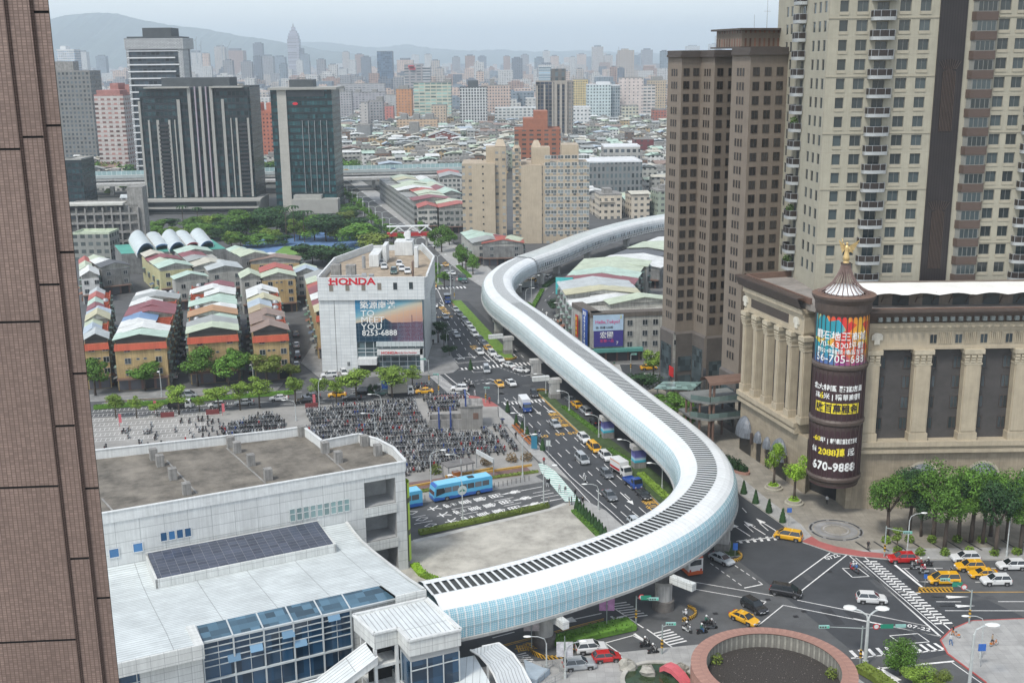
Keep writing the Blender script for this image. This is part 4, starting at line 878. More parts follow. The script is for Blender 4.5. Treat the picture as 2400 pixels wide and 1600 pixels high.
hz=lambda y:HZ(1880+95/2.53,560+y/2.53,187.2)
zb={k:hz(v_)for k,v_ in{'bot':1440,'r23':1105,'r12':775,'ptop':478,'corn':448}.items()}
b=MB();b.lathe([(DR-.12,zb['bot']-1.4),(DR-.1,zb['corn']+1.0)],*DC,48);b.build('drum',mat('drum_brown',(.055,.03,.03),.6,.15,.5),pd)
b=MB()
for z_,h_,e_ in((zb['bot'],.55,.35),(zb['r23'],.6,.35),(zb['r12'],.6,.35)):b.lathe([(DR,z_-h_),(DR+e_,z_-h_*.3),(DR+e_,z_+h_*.4),(DR,z_+h_)],*DC,48);b.build('drum_ring',BRONZE,pd);b=MB()
b.lathe([(DR,zb['ptop']+.2),(DR+.3,zb['corn']),(DR+.4,zb['corn']+1.4),(DR+.95,zb['corn']+2.3),(DR+.95,zb['corn']+2.7)],*DC,48);b.build('drum_cornice',BRONZE,pd);b=MB();b.lathe([(DR-.3,zb['bot']-1.5),(DR+.1,zb['bot']-.6)],*DC,48);b.build('drum_ring',BRONZE,pd)
b=MB();b.lathe([(DR+.95,zb['corn']+2.7),(DR-.7,zb['corn']+2.9)],*DC,48);b.build('drum_roof',BRONZE2,pd)
zt=zb['corn']+2.9
b=MB();b.lathe([(DR-1.2,zt),(DR-1.5,zt+.5),(2,zt+1.1),(.01,zt+1.3)],*DC,32);b.build('skylight',mat('skylight_white',(.8,.82,.82),.4,.05,1),pd,True)
b=MB();b.lathe([(DR+.02,zb['bot']+.5),(DR+.02,zb['r23']-.6)],*DC,64,0);b.build('banner',mat('banner_brown',(.042,.018,.022),.5,.12,.3),pd)
b=MB();b.lathe([(DR+.02,zb['r23']+.6),(DR+.02,zb['r12']-.6)],*DC,64,0);b.build('banner',mat('banner_brown',()),pd)
m,nt,bs=newmat('banner_rainbow');tc=nt.nodes.new('ShaderNodeTexCoord');vo=nt.nodes.new('ShaderNodeTexVoronoi');vo.inputs['Scale'].default_value=.42;L(nt,tc.outputs['Object'],vo.inputs['Vector'])
sx=nt.nodes.new('ShaderNodeSeparateXYZ');L(nt,tc.outputs['Object'],sx.inputs[0]);r_=nt.nodes.new('ShaderNodeValToRGB');cr=r_.color_ramp;cr.interpolation='LINEAR'
rgb_=nt.nodes.new('ShaderNodeSeparateColor');L(nt,vo.outputs['Color'],rgb_.inputs[0])
fx=nmath(nt,'ADD',nramp(nt,sx.outputs[0],0,1,DC[0]-DR,DC[0]+DR),nmath(nt,'MULTIPLY',nmath(nt,'SUBTRACT',rgb_.outputs[0],.5),.55));L(nt,fx,r_.inputs[0])
cols=[(0,(.02,.24,.30)),(.14,(.02,.30,.42)),(.26,(.60,.50,.05)),(.38,(.60,.10,.03)),(.52,(.55,.02,.03)),(.66,(.62,.09,.02)),(.8,(.70,.26,.03)),(1,(.72,.45,.05))]
cr.elements[0].color=(*cols[0][1],1);cr.elements[1].color=(*cols[-1][1],1)
for p_,c_ in cols[1:-1]:e=cr.elements.new(p_);e.color=(*c_,1)
low=nramp(nt,nmath(nt,'ADD',sx.outputs[2],nmath(nt,'MULTIPLY',vo.outputs['Distance'],1.5)),1,0,zb['r12']+1,zb['r12']+3.4)
L(nt,nmix(nt,nmath(nt,'MULTIPLY',low,.85),r_.outputs[0],(.10,.03,.28)),bs.inputs['Base Color']);bs.inputs['Roughness'].default_value=.5
b=MB();b.lathe([(DR+.02,zb['r12']+.6),(DR+.02,zb['ptop']+.4)],*DC,64,0);b.build('banner',m,pd)
b=MB()
for i in range(30):
 a_=math.pi+i*math.pi/15;x_,y_=DC[0]+(DR+.1)*math.cos(a_),DC[1]+(DR+.1)*math.sin(a_)
 if y_<DC[1]+1.5:b.box(x_-.045,y_-.045,zb['bot'],x_+.045,y_+.045,zb['ptop']+.5)
for z_ in(zb['ptop']-.5,zb['r12']-2.0,zb['r23']-2.0):
 for i in range(15,31):
  a0_=math.pi/15*i;
  for k in range(6):
   f0,f1=k/6,(k+1)/6;h0,h1=.8*math.sqrt(max(0,1-(2*f0-1)**2)),.8*math.sqrt(max(0,1-(2*f1-1)**2));aa,ab=a0_+f0*math.pi/15,a0_+f1*math.pi/15
   b.face([(DC[0]+(DR+.05)*math.cos(aa),DC[1]+(DR+.05)*math.sin(aa),z_+h0),(DC[0]+(DR+.05)*math.cos(ab),DC[1]+(DR+.05)*math.sin(ab),z_+h1),(DC[0]+(DR+.05)*math.cos(ab),DC[1]+(DR+.05)*math.sin(ab),z_+1.4),(DC[0]+(DR+.05)*math.cos(aa),DC[1]+(DR+.05)*math.sin(aa),z_+1.4)])
b.build('drum_ribs',mat('rib_bronze',(.06,.038,.035),.6,.2,1),pd)
def wrap(z0,ph0=0.0,out=.1,x0=0.0):
 def f(co):a_=-math.pi/2+ph0+(co.x+x0)/DR;r__=DR+out+co.z;return Vector((DC[0]+r__*math.cos(a_),DC[1]+r__*math.sin(a_),z0+co.y))
 return f
TW=mat('lettering_white',(.75,.77,.75),.5,.05,1);TY=mat('lettering_yellow',(.75,.62,.03),.5,.05,1);TD=mat('lettering_dark',(.03,.02,.02),.5,.05,1)
CA=-.30
def wtext(s,size,z,m_,x=0.0,align='CENTER',bold=.012,sx=1.0):text(s,size,m_,pd,None,None,'lettering',align,.03,wrap(z,CA,.08,x),bold,sx)
H1=zb['ptop']-zb['r12'];H2=zb['r12']-zb['r23'];H3=zb['r23']-zb['bot']
wtext('鑽石地王商城',1.62,zb['r12']+H1*.58,TW);wtext('70~6300坪',1.45,zb['r12']+H1*.41,TW,-.6,bold=.0);wtext('超級',.62,zb['r12']+H1*.475,TW,3.6);wtext('商城',.62,zb['r12']+H1*.41,TW,3.6)
wtext('辦公·金融業·精品百貨',.92,zb['r12']+H1*.30,TW);wtext('56-705-688',1.95,zb['r12']+H1*.12,TW,0,bold=.0)
wtext('北大特區 聚富店面',1.15,zb['r23']+H2*.60,TW,bold=.02);wtext('高',1.1,zb['r23']+H2*.45,TW,-3.7);wtext('6',1.55,zb['r23']+H2*.44,TY,-2.8,bold=.02);wtext('米 | 精華商圈',1.15,zb['r23']+H2*.45,TW,.9,bold=.02)
b=MB();ny,zz0,zz1=20,zb['r23']+H2*.19,zb['r23']+H2*.375
for i in range(ny):
 f=wrap(0,CA,.05,0);x0,x1=-4.1+8.2*i/ny,-4.1+8.2*(i+1)/ny;p,q=f(Vector((x0,0,0))),f(Vector((x1,0,0)));b.face([(p.x,p.y,zz0),(q.x,q.y,zz0),(q.x,q.y,zz1),(p.x,p.y,zz1)])
b.build('banner_band',TY,pd);text('收百萬租金',1.5,TD,pd,None,None,'lettering','CENTER',.03,wrap(zz0+.4,CA,.12),.02)
wtext('-60',1.3,zb['r23']-H3*.33,TY,-3.4);wtext('坪 | 輕鬆當房東',1.0,zb['r23']-H3*.33,TW,.8,bold=.02);wtext('價',1.1,zb['r23']-H3*.52,TW,-3.8);wtext('2088萬',1.6,zb['r23']-H3*.55,TY,-.5,bold=.03);wtext('起',1.5,zb['r23']-H3*.54,TW,3.1)
wtext('670-9888',2.1,zb['r23']-H3*.82,TW,0,bold=.03)
sp_=thing('spire','cone of curved bronze rods on the drum roof','spire',(DC[0],DC[1],zt));b=MB();ztop=HZ(1971,619,191)-zt;NR=26
for i in range(NR):
 a_=2*math.pi*i/NR;pts=[(r__*math.cos(a_),r__*math.sin(a_),z_)for r__,z_ in((DR-.05,0),(DR-1.3,ztop*.14),(2.15,ztop*.32),(1.35,ztop*.58),(.85,ztop*.82),(.7,ztop))]
 for p,q in zip(pts[:-1],pts[1:]):b.tube(p,q,.09,.09,5,0,False)
b.build('rods',mat('rod_bronze',(.17,.115,.10),.5,.2,.8),sp_);b=MB();b.lathe([(.9,ztop-.15),(.9,ztop+.1),(.01,ztop+.1)],n=16);b.build('cap',BRONZE,sp_)
GOLD=mat('gilded',(.62,.45,.20),.4,.2,2,metal=.35)
an=thing('angel_statue','gilded winged angel statue standing on the tip of the spire','statue',(DC[0],DC[1],zt+ztop+.1));b=MB()
b.lathe([(.55,0),(.5,.25),(.4,.4),(.62,.5),(.55,1.0),(.42,1.6),(.34,2.1),(.44,2.5),(.42,2.8),(.16,3.0),(.14,3.1)],n=10);b.blob((0,0,3.32),.24,8)
b.tube((-.35,0,2.75),(-.75,-.15,3.4),.13,.1,6);b.tube((-.75,-.15,3.4),(-.9,-.1,4.0),.1,.07,6);b.tube((.38,-.1,2.7),(.5,-.35,2.1),.13,.1,6);b.tube((.5,-.35,2.1),(.3,-.6,1.9),.1,.07,6);b.blob((-.92,-.1,4.1),.12,6)
b.build('body',GOLD,an,True)
for sg_,tip in((1,(2.3,.4,3.9)),(-1,(-1.3,.5,3.9))):
 b=MB();root=(.1*sg_,.3,2.6)
 for k in range(5):f_=k/4;tp=(tip[0]*(1-.45*f_),tip[1],tip[2]-2.0*f_);b.face([root,(root[0]+.25*sg_,.36,2.3-.3*f_),(tp[0]*.95,tp[1]+.04,tp[2]-.35),tp]);b.face([root,tp,(tp[0]*.95,tp[1]+.1,tp[2]-.35),(root[0]+.25*sg_,.44,2.3-.3*f_)])
 b.build('wing',GOLD,an)
CREAM=panels('cream_wall',(.345,.328,.258),1000,3.47*3,.12,(.30,.28,.22),.8,.10,.10,.01)
SILLM=mat('cream_sill',(.34,.315,.245),.8,.08,1)
BROWNR=mat('rail_brown',(.026,.019,.016),.45,.3,1);BALW=mat('balcony_white',(.34,.36,.36),.6,.15,1)
SPAND=mat('spandrel_brown',(.085,.06,.048),.6,.15,.6)
FRAMEG=mat('frame_grey',(.20,.205,.19),.5,.1,1)
TG=glass('tower_glass',(.035,.048,.052),.16)
ct=thing('apartment_tower','tall cream apartment tower with rounded balconies and a dark ornamental strip','tower',(58.6,215,0))
FH=3.47;Z0=88.0;rows=[Z0+FH*k for k in range(-14,6)]
def holes(cols,rws,h=2.0):return[(x-w_/2,z,x+w_/2,z+h)for x,w_ in cols for z in rws]
colsF=[(2.8,1.6),(6.2,2.1),(14.0,2.1),(17.7,2.0),(32.3,2.0),(35.5,2.0),(46.5,2.0),(50,2.0)]
doorF=[(9.9,2.2),(39.5,2.2)]
b=MB();facade(b,62,30,112,holes(colsF,rows)+holes(doorF,[z-.9 for z in rows],2.6),0,.35,0)
LX=32.0;la=math.atan2(1,-.06)
def sidepos(px):r__=ray(px,20);r__=r__[0]/r__[1];return(58.6-215*r__)/(r__+.06)
colsL=[(sidepos(1600+x/2.94),1.5)for x in(988,950,913,757,727)]
colsL=sorted(colsL);bl=len(b.v);fl_=len(b.f)
facade(b,LX,30,112,[(LX-x-w_/2,z,LX-x+w_/2,z+2.0)for x,w_ in colsL for z in rows]+[(LX-sidepos(1883)-2.0,z-.9,LX-sidepos(1883)+2.0,z+1.7)for z in rows],0,.12,0)
b.move(bl,lambda v:Vector((-.06*(LX-v.x)-v.y*-1.0,(LX-v.x)+v.y*.06,v.z)))
b.face([(0,0,112),(62,0,112),(62,LX,112),(-.06*LX,LX,112)])
b.build('wall',CREAM,ct)
wf=window_mesh(2.0,2.0,FRAMEG,TG,1,.06,0,.02);ws_=window_mesh(1.6,2.0,FRAMEG,TG,0,.06,0,.02);wn_=window_mesh(1.5,2.0,FRAMEG,TG,0,.06,0,.02)
spots=[(x,.3,z,0)for x,w_ in colsF[1:]for z in rows]
many(ct,'window',wf,spots,90);spots2=[(2.8,.3,z,0)for z in rows];many(ct,'window',ws_,spots2,8)
ml=math.radians(-90)-.06*0
spots3=[(-.06*x+.09,x,z,-math.pi/2)for x,w_ in colsL for z in rows];o_=many(ct,'side_window',wn_,spots3,60)
b=MB()
for x,w_ in colsF:
 for z in rows:b.box(x-w_/2-.05,-.12,z-.55,x+w_/2+.05,0,z-.02)
s_=b.build('window_sill',SILLM,ct);s_['kind']='stuff'
def balmesh(w_,dep):
 b=MB();n=8;pts=[(-w_/2,0)]+[(-w_/2*math.cos(math.pi*i/n)*1.0,-dep*(.55+.45*math.sin(math.pi*i/n)))for i in range(n+1)]+[(w_/2,0)]
 b.prism(pts,.12,.75,0,0,True)
 for p,q in zip(pts[:-1],pts[1:]):b.face([(*p,.75),(*q,.75),(*q,1.85),(*p,1.85)],1);b.face([(q[0],q[1],1.85),(q[0],q[1],1.93),(p[0],p[1],1.93),(p[0],p[1],1.85)][::-1],2)
 for p in pts[::2]:b.box(p[0]-.04,p[1]-.04,.75,p[0]+.04,p[1]+.04,1.95,2)
 return b.mesh('balcony',[BALW,BROWNR,STEEL])
bm_=balmesh(4.4,1.7);bs_=balmesh(4.6,1.9);dm_=window_mesh(2.2,2.6,FRAMEG,TG,1,.07)
many(ct,'balcony',bm_,[(x,0,z-1.7,0)for x,_ in doorF for z in rows],45);many(ct,'balcony_door',dm_,[(x,.3,z-.9,0)for x,_ in doorF for z in rows],45)
sb=sidepos(1883)-.5
many(ct,'side_balcony',bs_,[(-.06*sb,sb,z-1.7,-math.pi/2)for z in rows],20)
many(ct,'side_door',dm_,[(.09-.06*sb,sb,z-.9,-math.pi/2)for z in rows],20)
ORN=sheet('ornament_dark',(.028,.022,.022),.5,.12,.35,.3,.45);b=MB();b.box(20.3,-.25,36,25.3,.1,112);b.build('ornamental_strip',ORN,ct)
b=MB()
for zt_ in(79.3,53.3,105):
 b=MB()
 for k in range(-4,5):
  x=22.8+k*.28;b.box(x-.05,-.45,zt_-13,x+.05,-.25,zt_-1.6-abs(k)*.12)
  a_=k*.32;b.tube((x,-.4,zt_-1.7),(22.8+k*.5,-.4,zt_-.4+.5*math.cos(a_)),.07,.05,4)
 b.build('fan_ornament',BRONZE,ct)
b=MB();b.prism([(26.4,0),(26.8,-.9),(30.5,-.9),(30.9,0)],36,112);b.build('bay_wall',FRAMEG,ct)
b=MB();b.prism([(26.2,0),(26.65,-1.1),(30.65,-1.1),(31.1,0)],0,1.55,0,0,True);spm=b.mesh('spandrel',SPAND)
many(ct,'spandrel',spm,[(0,0,z-1.75,0)for z in rows],24)
many(ct,'bay_window',window_mesh(3.5,1.85,FRAMEG,TG,3,.09),[(28.65,-.93,z-.2,0)for z in rows],24)
b=MB()
for z in(86.8,86.8-FH*3,86.8-FH*6,86.8-FH*9,86.8-FH*12,86.8+FH*3):b.box(-.05,-.14,z,20.2,0,z+.2);b.box(31.2,-.14,z,62,0,z+.2)
b.build('ledge',SILLM,ct)
PLNT=mat('potted_leaves',(.06,.12,.02),.9,.4,2,fine=.3)
def clump(b,c,r,n,rr,s=.16):
 for _ in range(n):
  v_=Vector((rr.gauss(0,1),rr.gauss(0,1),rr.gauss(0,1))).normalized()*r*rr.random()**.4;p=Vector(c)+v_
  a=Vector((rr.gauss(0,1),rr.gauss(0,1),rr.gauss(0,1))).normalized()*s;c2=a.cross(Vector((rr.gauss(0,1),rr.gauss(0,1),rr.gauss(0,1)))).normalized()*s
  b.face([p-a,p+c2,p+a,p-c2])
for z_,k_ in((Z0-6*FH,0),(Z0-11*FH,1),(Z0-14*FH+.1,2)):
 b=MB();rr=random.Random(k_);clump(b,(-1.2-.06*sb,sb-1.2,z_+.6),.9,120,rr);o=b.build('balcony_plants',PLNT);o.location=(58.6,215,0)
 tag(o,['leafy green shrub filling a left side balcony of the cream tower, upper one','green potted shrub on a left side balcony of the cream tower, midway down','green potted shrub on a left side balcony of the cream tower, lowest one'][k_],'plant')
TAN=panels('tan_wall',(.19,.158,.125),1000,2.87,.03,(.16,.135,.105),.8,.10,.12,.02)
TAND=mat('dark_stone_base',(.10,.088,.078),.6,.2,.4)
WD=glass('brown_tower_glass',(.03,.028,.026),.2)
ba=R(18);bx_=Vector((math.cos(ba),math.sin(ba)));by_=Vector((-bx_.y,bx_.x))
wp=window_mesh(1.55,1.75,mat('window_frame_brown',(.06,.045,.035),.5,.1,1),WD,1,.07);wsl=window_mesh(.62,1.6,mat('window_frame_brown',()),WD,0,.06)
wpr=None
def brown(name,label,c0,steps,ztop,ledge,fh=2.87,ncl=None,lightw=(3,)):
 """c0: world plan start (far-left corner); steps: list of (kind, length): 'n' towards the camera, 'r' to the right"""
 t=thing(name,label,'tower',(c0[0],c0[1],0),ba);pts=[Vector((0,0))];b=MB();ww,wsp=[],[]
 for kd,Lg in steps:
  p=pts[-1];q=p+(Vector((0,-Lg))if kd=='n' else Vector((Lg,0)));pts.append(q)
  n=Vector((-1,0))if kd=='n' else Vector((0,-1));rz=-math.pi/2 if kd=='n' else 0
  b.face([(*p,ledge),(*q,ledge),(*q,ztop),(*p,ztop)],0);b.face([(*(p+n*.5),0),(*(q+n*.5),0),(*(q+n*.5),ledge),(*(p+n*.5),ledge)],1)
  b.face([(*(p+n*.5),ledge),(*(q+n*.5),ledge),(*q,ledge+.5),(*p,ledge+.5)],1)
  k=0;z=ztop-4.2
  while z>ledge+1.5:
   if kd=='n':
    for j in(-1,0,1):c=p.lerp(q,.5)+Vector((0,j*1.15));wsp.append((c.x-.02,c.y,z,rz))
   else:
    m_=max(1,round(Lg/2.75))
    for j in range(m_):c=p.lerp(q,(j+.5)/m_);wsp and None;ww.append((c.x,c.y-.02,z,rz))
   z-=fh
 e=pts[-1];b.face([(*p,ztop)for p in pts]+[(e.x,22,ztop),(9,16,ztop)]);b.face([(*e,0),(e.x,22,0),(e.x,22,ztop),(*e,ztop)])
 b.build('wall',[TAN,TAND],t);many(t,'window',wp,ww,95);many(t,'slit_window',wsl,wsp,95)
 b=MB();o=.5;b.prism([(p.x-.7,p.y-.7)for p in pts]+[(e.x,22),(9,16)],ztop,ztop+.6,0,None,True);b.prism([(p.x-.3,p.y-.3)for p in pts]+[(e.x,22),(9,16)],ztop+.6,ztop+1.5,0,None,True);b.build('cornice',mat('dark_cornice',(.07,.058,.05),.7,.15,.5),t)
 b=MB();prev=Vector((-.5,1))
 for p,q in zip(pts[:-1],pts[1:]):
  if p.x==q.x:b.box(p.x-.6,q.y+.8,1.5,p.x-.45,p.y-.8,ledge-3)
  else:
   for z_ in(1.5,6.2):b.box(p.x+.7,p.y-.62,z_,q.x-.7,p.y-.45,z_+3.6)
 b.build('shop_window',glass('shop_glass',(.05,.065,.07),.1,(1.3,1.5)),t)
 return t
tA=brown('brown_tower','brown slit windowed tower, the farther left one of the brown pair',(37.2,272.5),[('n',7.2),('r',4.9),('n',6.6),('r',14)],80.3,15.5)
tB=brown('brown_tower','brown slit windowed tower, nearer one beside the cream tower',(46.6,243.2),[('n',7.6),('r',22)],80.6,13.0)
b=MB();b.box(1.5,-1,82,14,10,85.6,0);b.box(.6,-2,85.6,15,11,86.0,1);b.box(.6,-2,82,15,11,82.3,1)
b.build('penthouse',[gridwall('penthouse_wall',(.17,.14,.11),1.1,3.4,.4,.7,(.10,.05,.035)),mat('dark_cornice',())],tB)
b=MB();b.tube((9,2,86),(9,2,92),.08,.04,5);b.tube((6,2,86),(6,2,88.8),.06,.04,5);b.tube((8.2,2,89.5),(9.8,2,89.5),.04,.04,4);b.build('antenna',STEEL,tB)
b=MB();b.box(-1.2,-9.0,5.2,-1.0,-6.8,7.6);o=b.build('shop_sign',mat('sign_red',(.5,.02,.02),.5,.1,1),tA)
t=thing('link_walkway','two level glazed walkway with arched bronze roof between brown tower and mall','walkway',(0,0,0))
LW0=G(1657,1045);gl2=glass('walkway_glass',(.10,.14,.13),.15,(2,1.2));b=MB();wq=[vM(300,600),vM(420,700),vM(720,640),vM(690,560)]
u0=Vector((47.0,232.5));ux=Vector((.96,.27));uy=Vector((-.27,.96))
def LWp(a,c):return u0+ux*a+uy*c
u0=G(1660,1045)
for z_ in(5.5,9.2):b.prism([LWp(-3.0,3),LWp(0,0),LWp(8.5,0),LWp(8.5,9),LWp(-3,9)],z_,z_+.5,0,None,True)
b.build('deck',mat('walkway_deck',(.17,.18,.175),.7,.2,.5),t);b=MB()
for z_ in(6.0,9.7):b.prism([LWp(-3,3.05),LWp(0,.05),LWp(8.5,.05),LWp(8.5,.15),LWp(.05,.15),LWp(-2.9,3.15)],z_,z_+1.1)
b.build('glass_railing',gl2,t);b=MB()
for a_ in(.3,1.2,8):q=LWp(a_,.5);b.tube((q.x,q.y,0),(q.x,q.y,13.6 if a_<2 else 9.2),.28,.28,8)
for a_,c_ in((-2.6,3.6),(-2.6,6),(-1.2,2.2),(3,5),(6,6)):q=LWp(a_,c_);b.tube((q.x,q.y,0),(q.x,q.y,9.2),.25,.25,8)
b.build('column',BRONZE2,t);b=MB()
for i in range(8):
 a0_,a1_=math.pi*i/8,math.pi*(i+1)/8;p=[LWp(-.4,2-2.3*math.cos(a0_)),LWp(8.6,2-2.3*math.cos(a0_)),LWp(8.6,2-2.3*math.cos(a1_)),LWp(-.4,2-2.3*math.cos(a1_))]
 h0,h1=13.4+1.3*math.sin(a0_),13.4+1.3*math.sin(a1_);b.face([(*p[0],h0),(*p[1],h0),(*p[2],h1),(*p[3],h1)])
b.build('arched_roof',BRONZE2,t)
t=thing('glass_canopy','flat teal glass canopy beside the brown tower entrance','canopy',(0,0,0));q=G(1600,960);b=MB();b.prism([(q.x-7,q.y-1),(q.x+2,q.y-2),(q.x+5,q.y+4),(q.x-4,q.y+5)],5.4,5.6,0,None,True);b.build('glass_roof',glass('canopy_glass',(.16,.24,.22),.2,(1.2,1.2)),t)
b=MB()
for dx,dy in((-6,0),(1,-1),(3.5,3.5),(-3.2,4.5)):b.tube((q.x+dx,q.y+dy,0),(q.x+dx,q.y+dy,5.4),.15,.15,6)
b.build('post',STEEL,t)
HA=Vector((-50.6,290.6));HWd=27.0;hz0=HZ(760,655,291);t=hd=thing('car_showroom','white panelled showroom block with red wordmark, sunset billboard and cars on its roof','building',(*HA,0),.0)
HP=panels('showroom_panels',(.62,.65,.65),2.6,.92,.06,(.33,.38,.42),.4,.08,.08,.05)
fx=lambda zx,zy:(lambda q:(q.x-HA.x,q.z))(D(730+zx/4.613,560+zy/4.613,290.6))
X=lambda zx:fx(zx,800)[0];Zz=lambda zy,zx=600:fx(zx,zy)[1]
zt_=Zz(420);zl=Zz(655);xg=X(475);xr=X(1205)
b=MB();zq=zt_-1.7;b.box(0,0,0,xg,30,zl);b.box(xg,4.0,0,xr,30,zl,0);b.prism([(0,-.6),(xr+.6,-.6),(xr+1.4,1.5),(xr+1.4,30),(0,30)],zl,zq,0,None,True);b.prism([(0,30),(xr+1.4,30),(xr-4,54),(8,54)],0,zq)
for p_,q_ in(((0,-.4),(xr+.6,-.4)),((xr+.5,-.5),(xr+1.3,1.6)),((xr+1.2,1.5),(xr+1.2,30)),((xr+1.2,30),(xr-4.1,54)),((.2,-.5),(.2,30)),((.2,30),(8.1,54)),((8,53.8),(xr-4,53.8))):b.bar(p_,q_,.42,zq,zt_)
b.build('wall',HP,t)
b=MB();b.prism([(.4,0),(xr+.9,1.7),(xr+.9,30),(xr-4.4,53),(8.4,53),(.5,30)],zt_-1.69,zt_-1.5);b.build('roof',mat('roof_deck',(.33,.27,.20),.9,.3,.4),t)
b=MB();b.bar((0,-.4),(xr+.8,-.4),.5,zt_,zt_+.25);b.bar((xr+1.2,1),(xr+1.2,30),.5,zt_,zt_+.5);b.bar((xr+1.2,30),(xr-4,54),.5,zt_,zt_+.5);b.bar((0,0),(0,30),.5,zt_,zt_+.4);b.bar((0,30),(8,54),.5,zt_,zt_+.4);b.build('parapet',WTRIM,t)
m,nt,bs=newmat('sunset_mural');u,v=sepuv(nt);un=nramp(nt,u,0,1,xg,xr);vn=nramp(nt,v,0,1,Zz(1110),zl)
sk=nt.nodes.new('ShaderNodeValToRGB');cr=sk.color_ramp;cr.elements[0].position=.25;cr.elements[0].color=(.40,.22,.18,1);cr.elements[1].position=.98;cr.elements[1].color=(.03,.19,.34,1)
for p_,c_ in((.55,(.55,.36,.24)),(.68,(.50,.46,.36)),(.80,(.16,.36,.44))):e=cr.elements.new(p_);e.color=(*c_,1)
L(nt,nmath(nt,'ADD',vn,nmath(nt,'MULTIPLY',nmath(nt,'SUBTRACT',.45,un),.45)),sk.inputs[0])
mt_=nt.nodes.new('ShaderNodeValToRGB');cr=mt_.color_ramp;cr.elements[0].color=(.012,.04,.07,1);cr.elements[1].color=(.12,.05,.08,1);cr.elements[0].position=.45;cr.elements[1].position=.75;L(nt,un,mt_.inputs[0])
ridge=nmath(nt,'ADD',.40,nmath(nt,'MULTIPLY',nnoise(nt,uvn(nt),.28,3),.14));ism=nmath(nt,'LESS_THAN',vn,ridge)
peak=nmath(nt,'LESS_THAN',nmath(nt,'ADD',nmath(nt,'ABSOLUTE',nmath(nt,'SUBTRACT',un,.44)),nmath(nt,'MULTIPLY',vn,.9)),.50);ism=nmath(nt,'MAXIMUM',ism,peak)
cspk=nmath(nt,'MULTIPLY',nmath(nt,'GREATER_THAN',nnoise(nt,uvn(nt),3.5,4,(1,1.8,1)),.56),nmath(nt,'GREATER_THAN',un,.62));cty=nmix(nt,nmath(nt,'MULTIPLY',cspk,.8),mt_.outputs[0],(.13,.28,.38))
out=nmix(nt,ism,sk.outputs[0],cty);tw_=nmath(nt,'MULTIPLY',nmath(nt,'LESS_THAN',nmath(nt,'ABSOLUTE',nmath(nt,'SUBTRACT',un,.835)),.006),nmath(nt,'LESS_THAN',vn,.63));out=nmix(nt,tw_,out,(.12,.06,.09))
gr=nmath(nt,'MAXIMUM',stepf(nt,u,1.7,.07),stepf(nt,v,1.05,.05));out=nmix(nt,nmath(nt,'MULTIPLY',gr,.45),out,(.30,.36,.42));L(nt,out,bs.inputs['Base Color']);bs.inputs['Roughness'].default_value=.3
b=MB();b.box(xg,-.1,Zz(1110),xr-.1,4.0,zl,0);b.build('mural_billboard',m,t)
b=MB();b.box(xg,.3,0,xr,3.9,Zz(1110)-.01);b.build('shopfront_glass',glass('showroom_glass',(.06,.09,.10),.12,(1.7,1.3)),t)
b=MB()
for k in range(9):x_=xg+(xr-xg)*k/8;b.box(x_-.07,.1,0,x_+.07,.3,Zz(1110))
for z_ in(1.2,2.6,4.0,5.2,6.2):b.box(xg,.12,z_,xr,.3,z_+.12)
b.build('glazing_bars',MULL,t)
b=MB();b.box(X(690),-1.0,Zz(1155),xr,0,Zz(1110),0);b.box(X(700),-1.6,Zz(1240),xr-.2,.2,Zz(1190),1);b.box(X(1165),-1.6,0,xr-.1,.2,Zz(1190),1);b.box(X(490),-2.2,Zz(1340),X(695),.2,Zz(1275),1);b.box(X(500),-.3,0,X(700),0,Zz(1345),2);b.build('canopy',[panels('truss_panel',(.45,.5,.5),1.1,3,.12,(.3,.34,.36),.4,.05,0,.05),WTRIM,DARK],t)
b=MB();b.box(X(248),-.05,0,X(252),.0,zl);b.box(X(248),-.35,zl-.02,X(470),0,zl+.02);b.build('panel_recess',GREYP,t)
for i,x_ in enumerate((230,405,577,748,918,1088)):inst('window',window_mesh(1.15,2.0,WTRIM,[mat('bronze_pane',(.20,.18,.15),.3,.1,1),DGLASS][i>3],0,.06),t,(X(x_),-.62,Zz(560-i*3)))
inst('window',window_mesh(.8,1.2,WTRIM,DGLASS),t,(X(378),-.05,Zz(1370)))
RED=mat('wordmark_red',(.55,.015,.03),.4,.1,1)
o=text('HONDA',2.5,RED,t,(X(212),-.66,Zz(486)),bold=.03,sx=1.28)
b=MB();lw_=(X(585)-X(212))
for k in(0,.12,.395,.52,.605,.80,.995):b.box(X(212)+lw_*(k)-.25,-.72,Zz(488),X(212)+lw_*k+.3,-.62,Zz(488)+.25);b.box(X(212)+lw_*k-.2,-.72,Zz(447),X(212)+lw_*k+.25,-.62,Zz(447)+.25)if k not in(.80,.995,.395)else None
b.build('lettering',RED,t)
text('築源南港',2.35,TW,t,(X(525),-.2,Zz(745)),bold=.01)
for s__,y_ in(('TO',835),('MEET',905),('YOU',978)):text(s__,2.35,TW,t,(X(530),-.2,Zz(y_)),sx=1.12)
text('8253-6888',2.15,TW,t,(X(538),-.2,Zz(1042)),bold=.008)
text('HONDA',.95,RED,t,(X(745),-1.66,Zz(1228)),bold=.02,sx=1.2);text('Honda Cars Panchiao',.62,RED,t,(X(910),-1.66,Zz(1224)))
def rbox(name,x0,y0,x1,y1,h,m_):b=MB();b.box(x0,y0,zt_-1.4,x1,y1,zt_+h);return b.build(name,m_,t)
rbox('stair_house',X(740),43,X(1060)-2.5,50,2.6,WTRIM);rbox('stair_house',X(650),30,X(695),38,3.6,WTRIM);rbox('plant_room',X(520),24,X(630),36,2.0,WTRIM);rbox('lift_tower',X(1075)-.6,22,X(1115)-.6,25,4.2,WTRIM);rbox('steel_duct',X(1085)-.2,6,X(1115)-.6,9,3.0,BRONZE2)
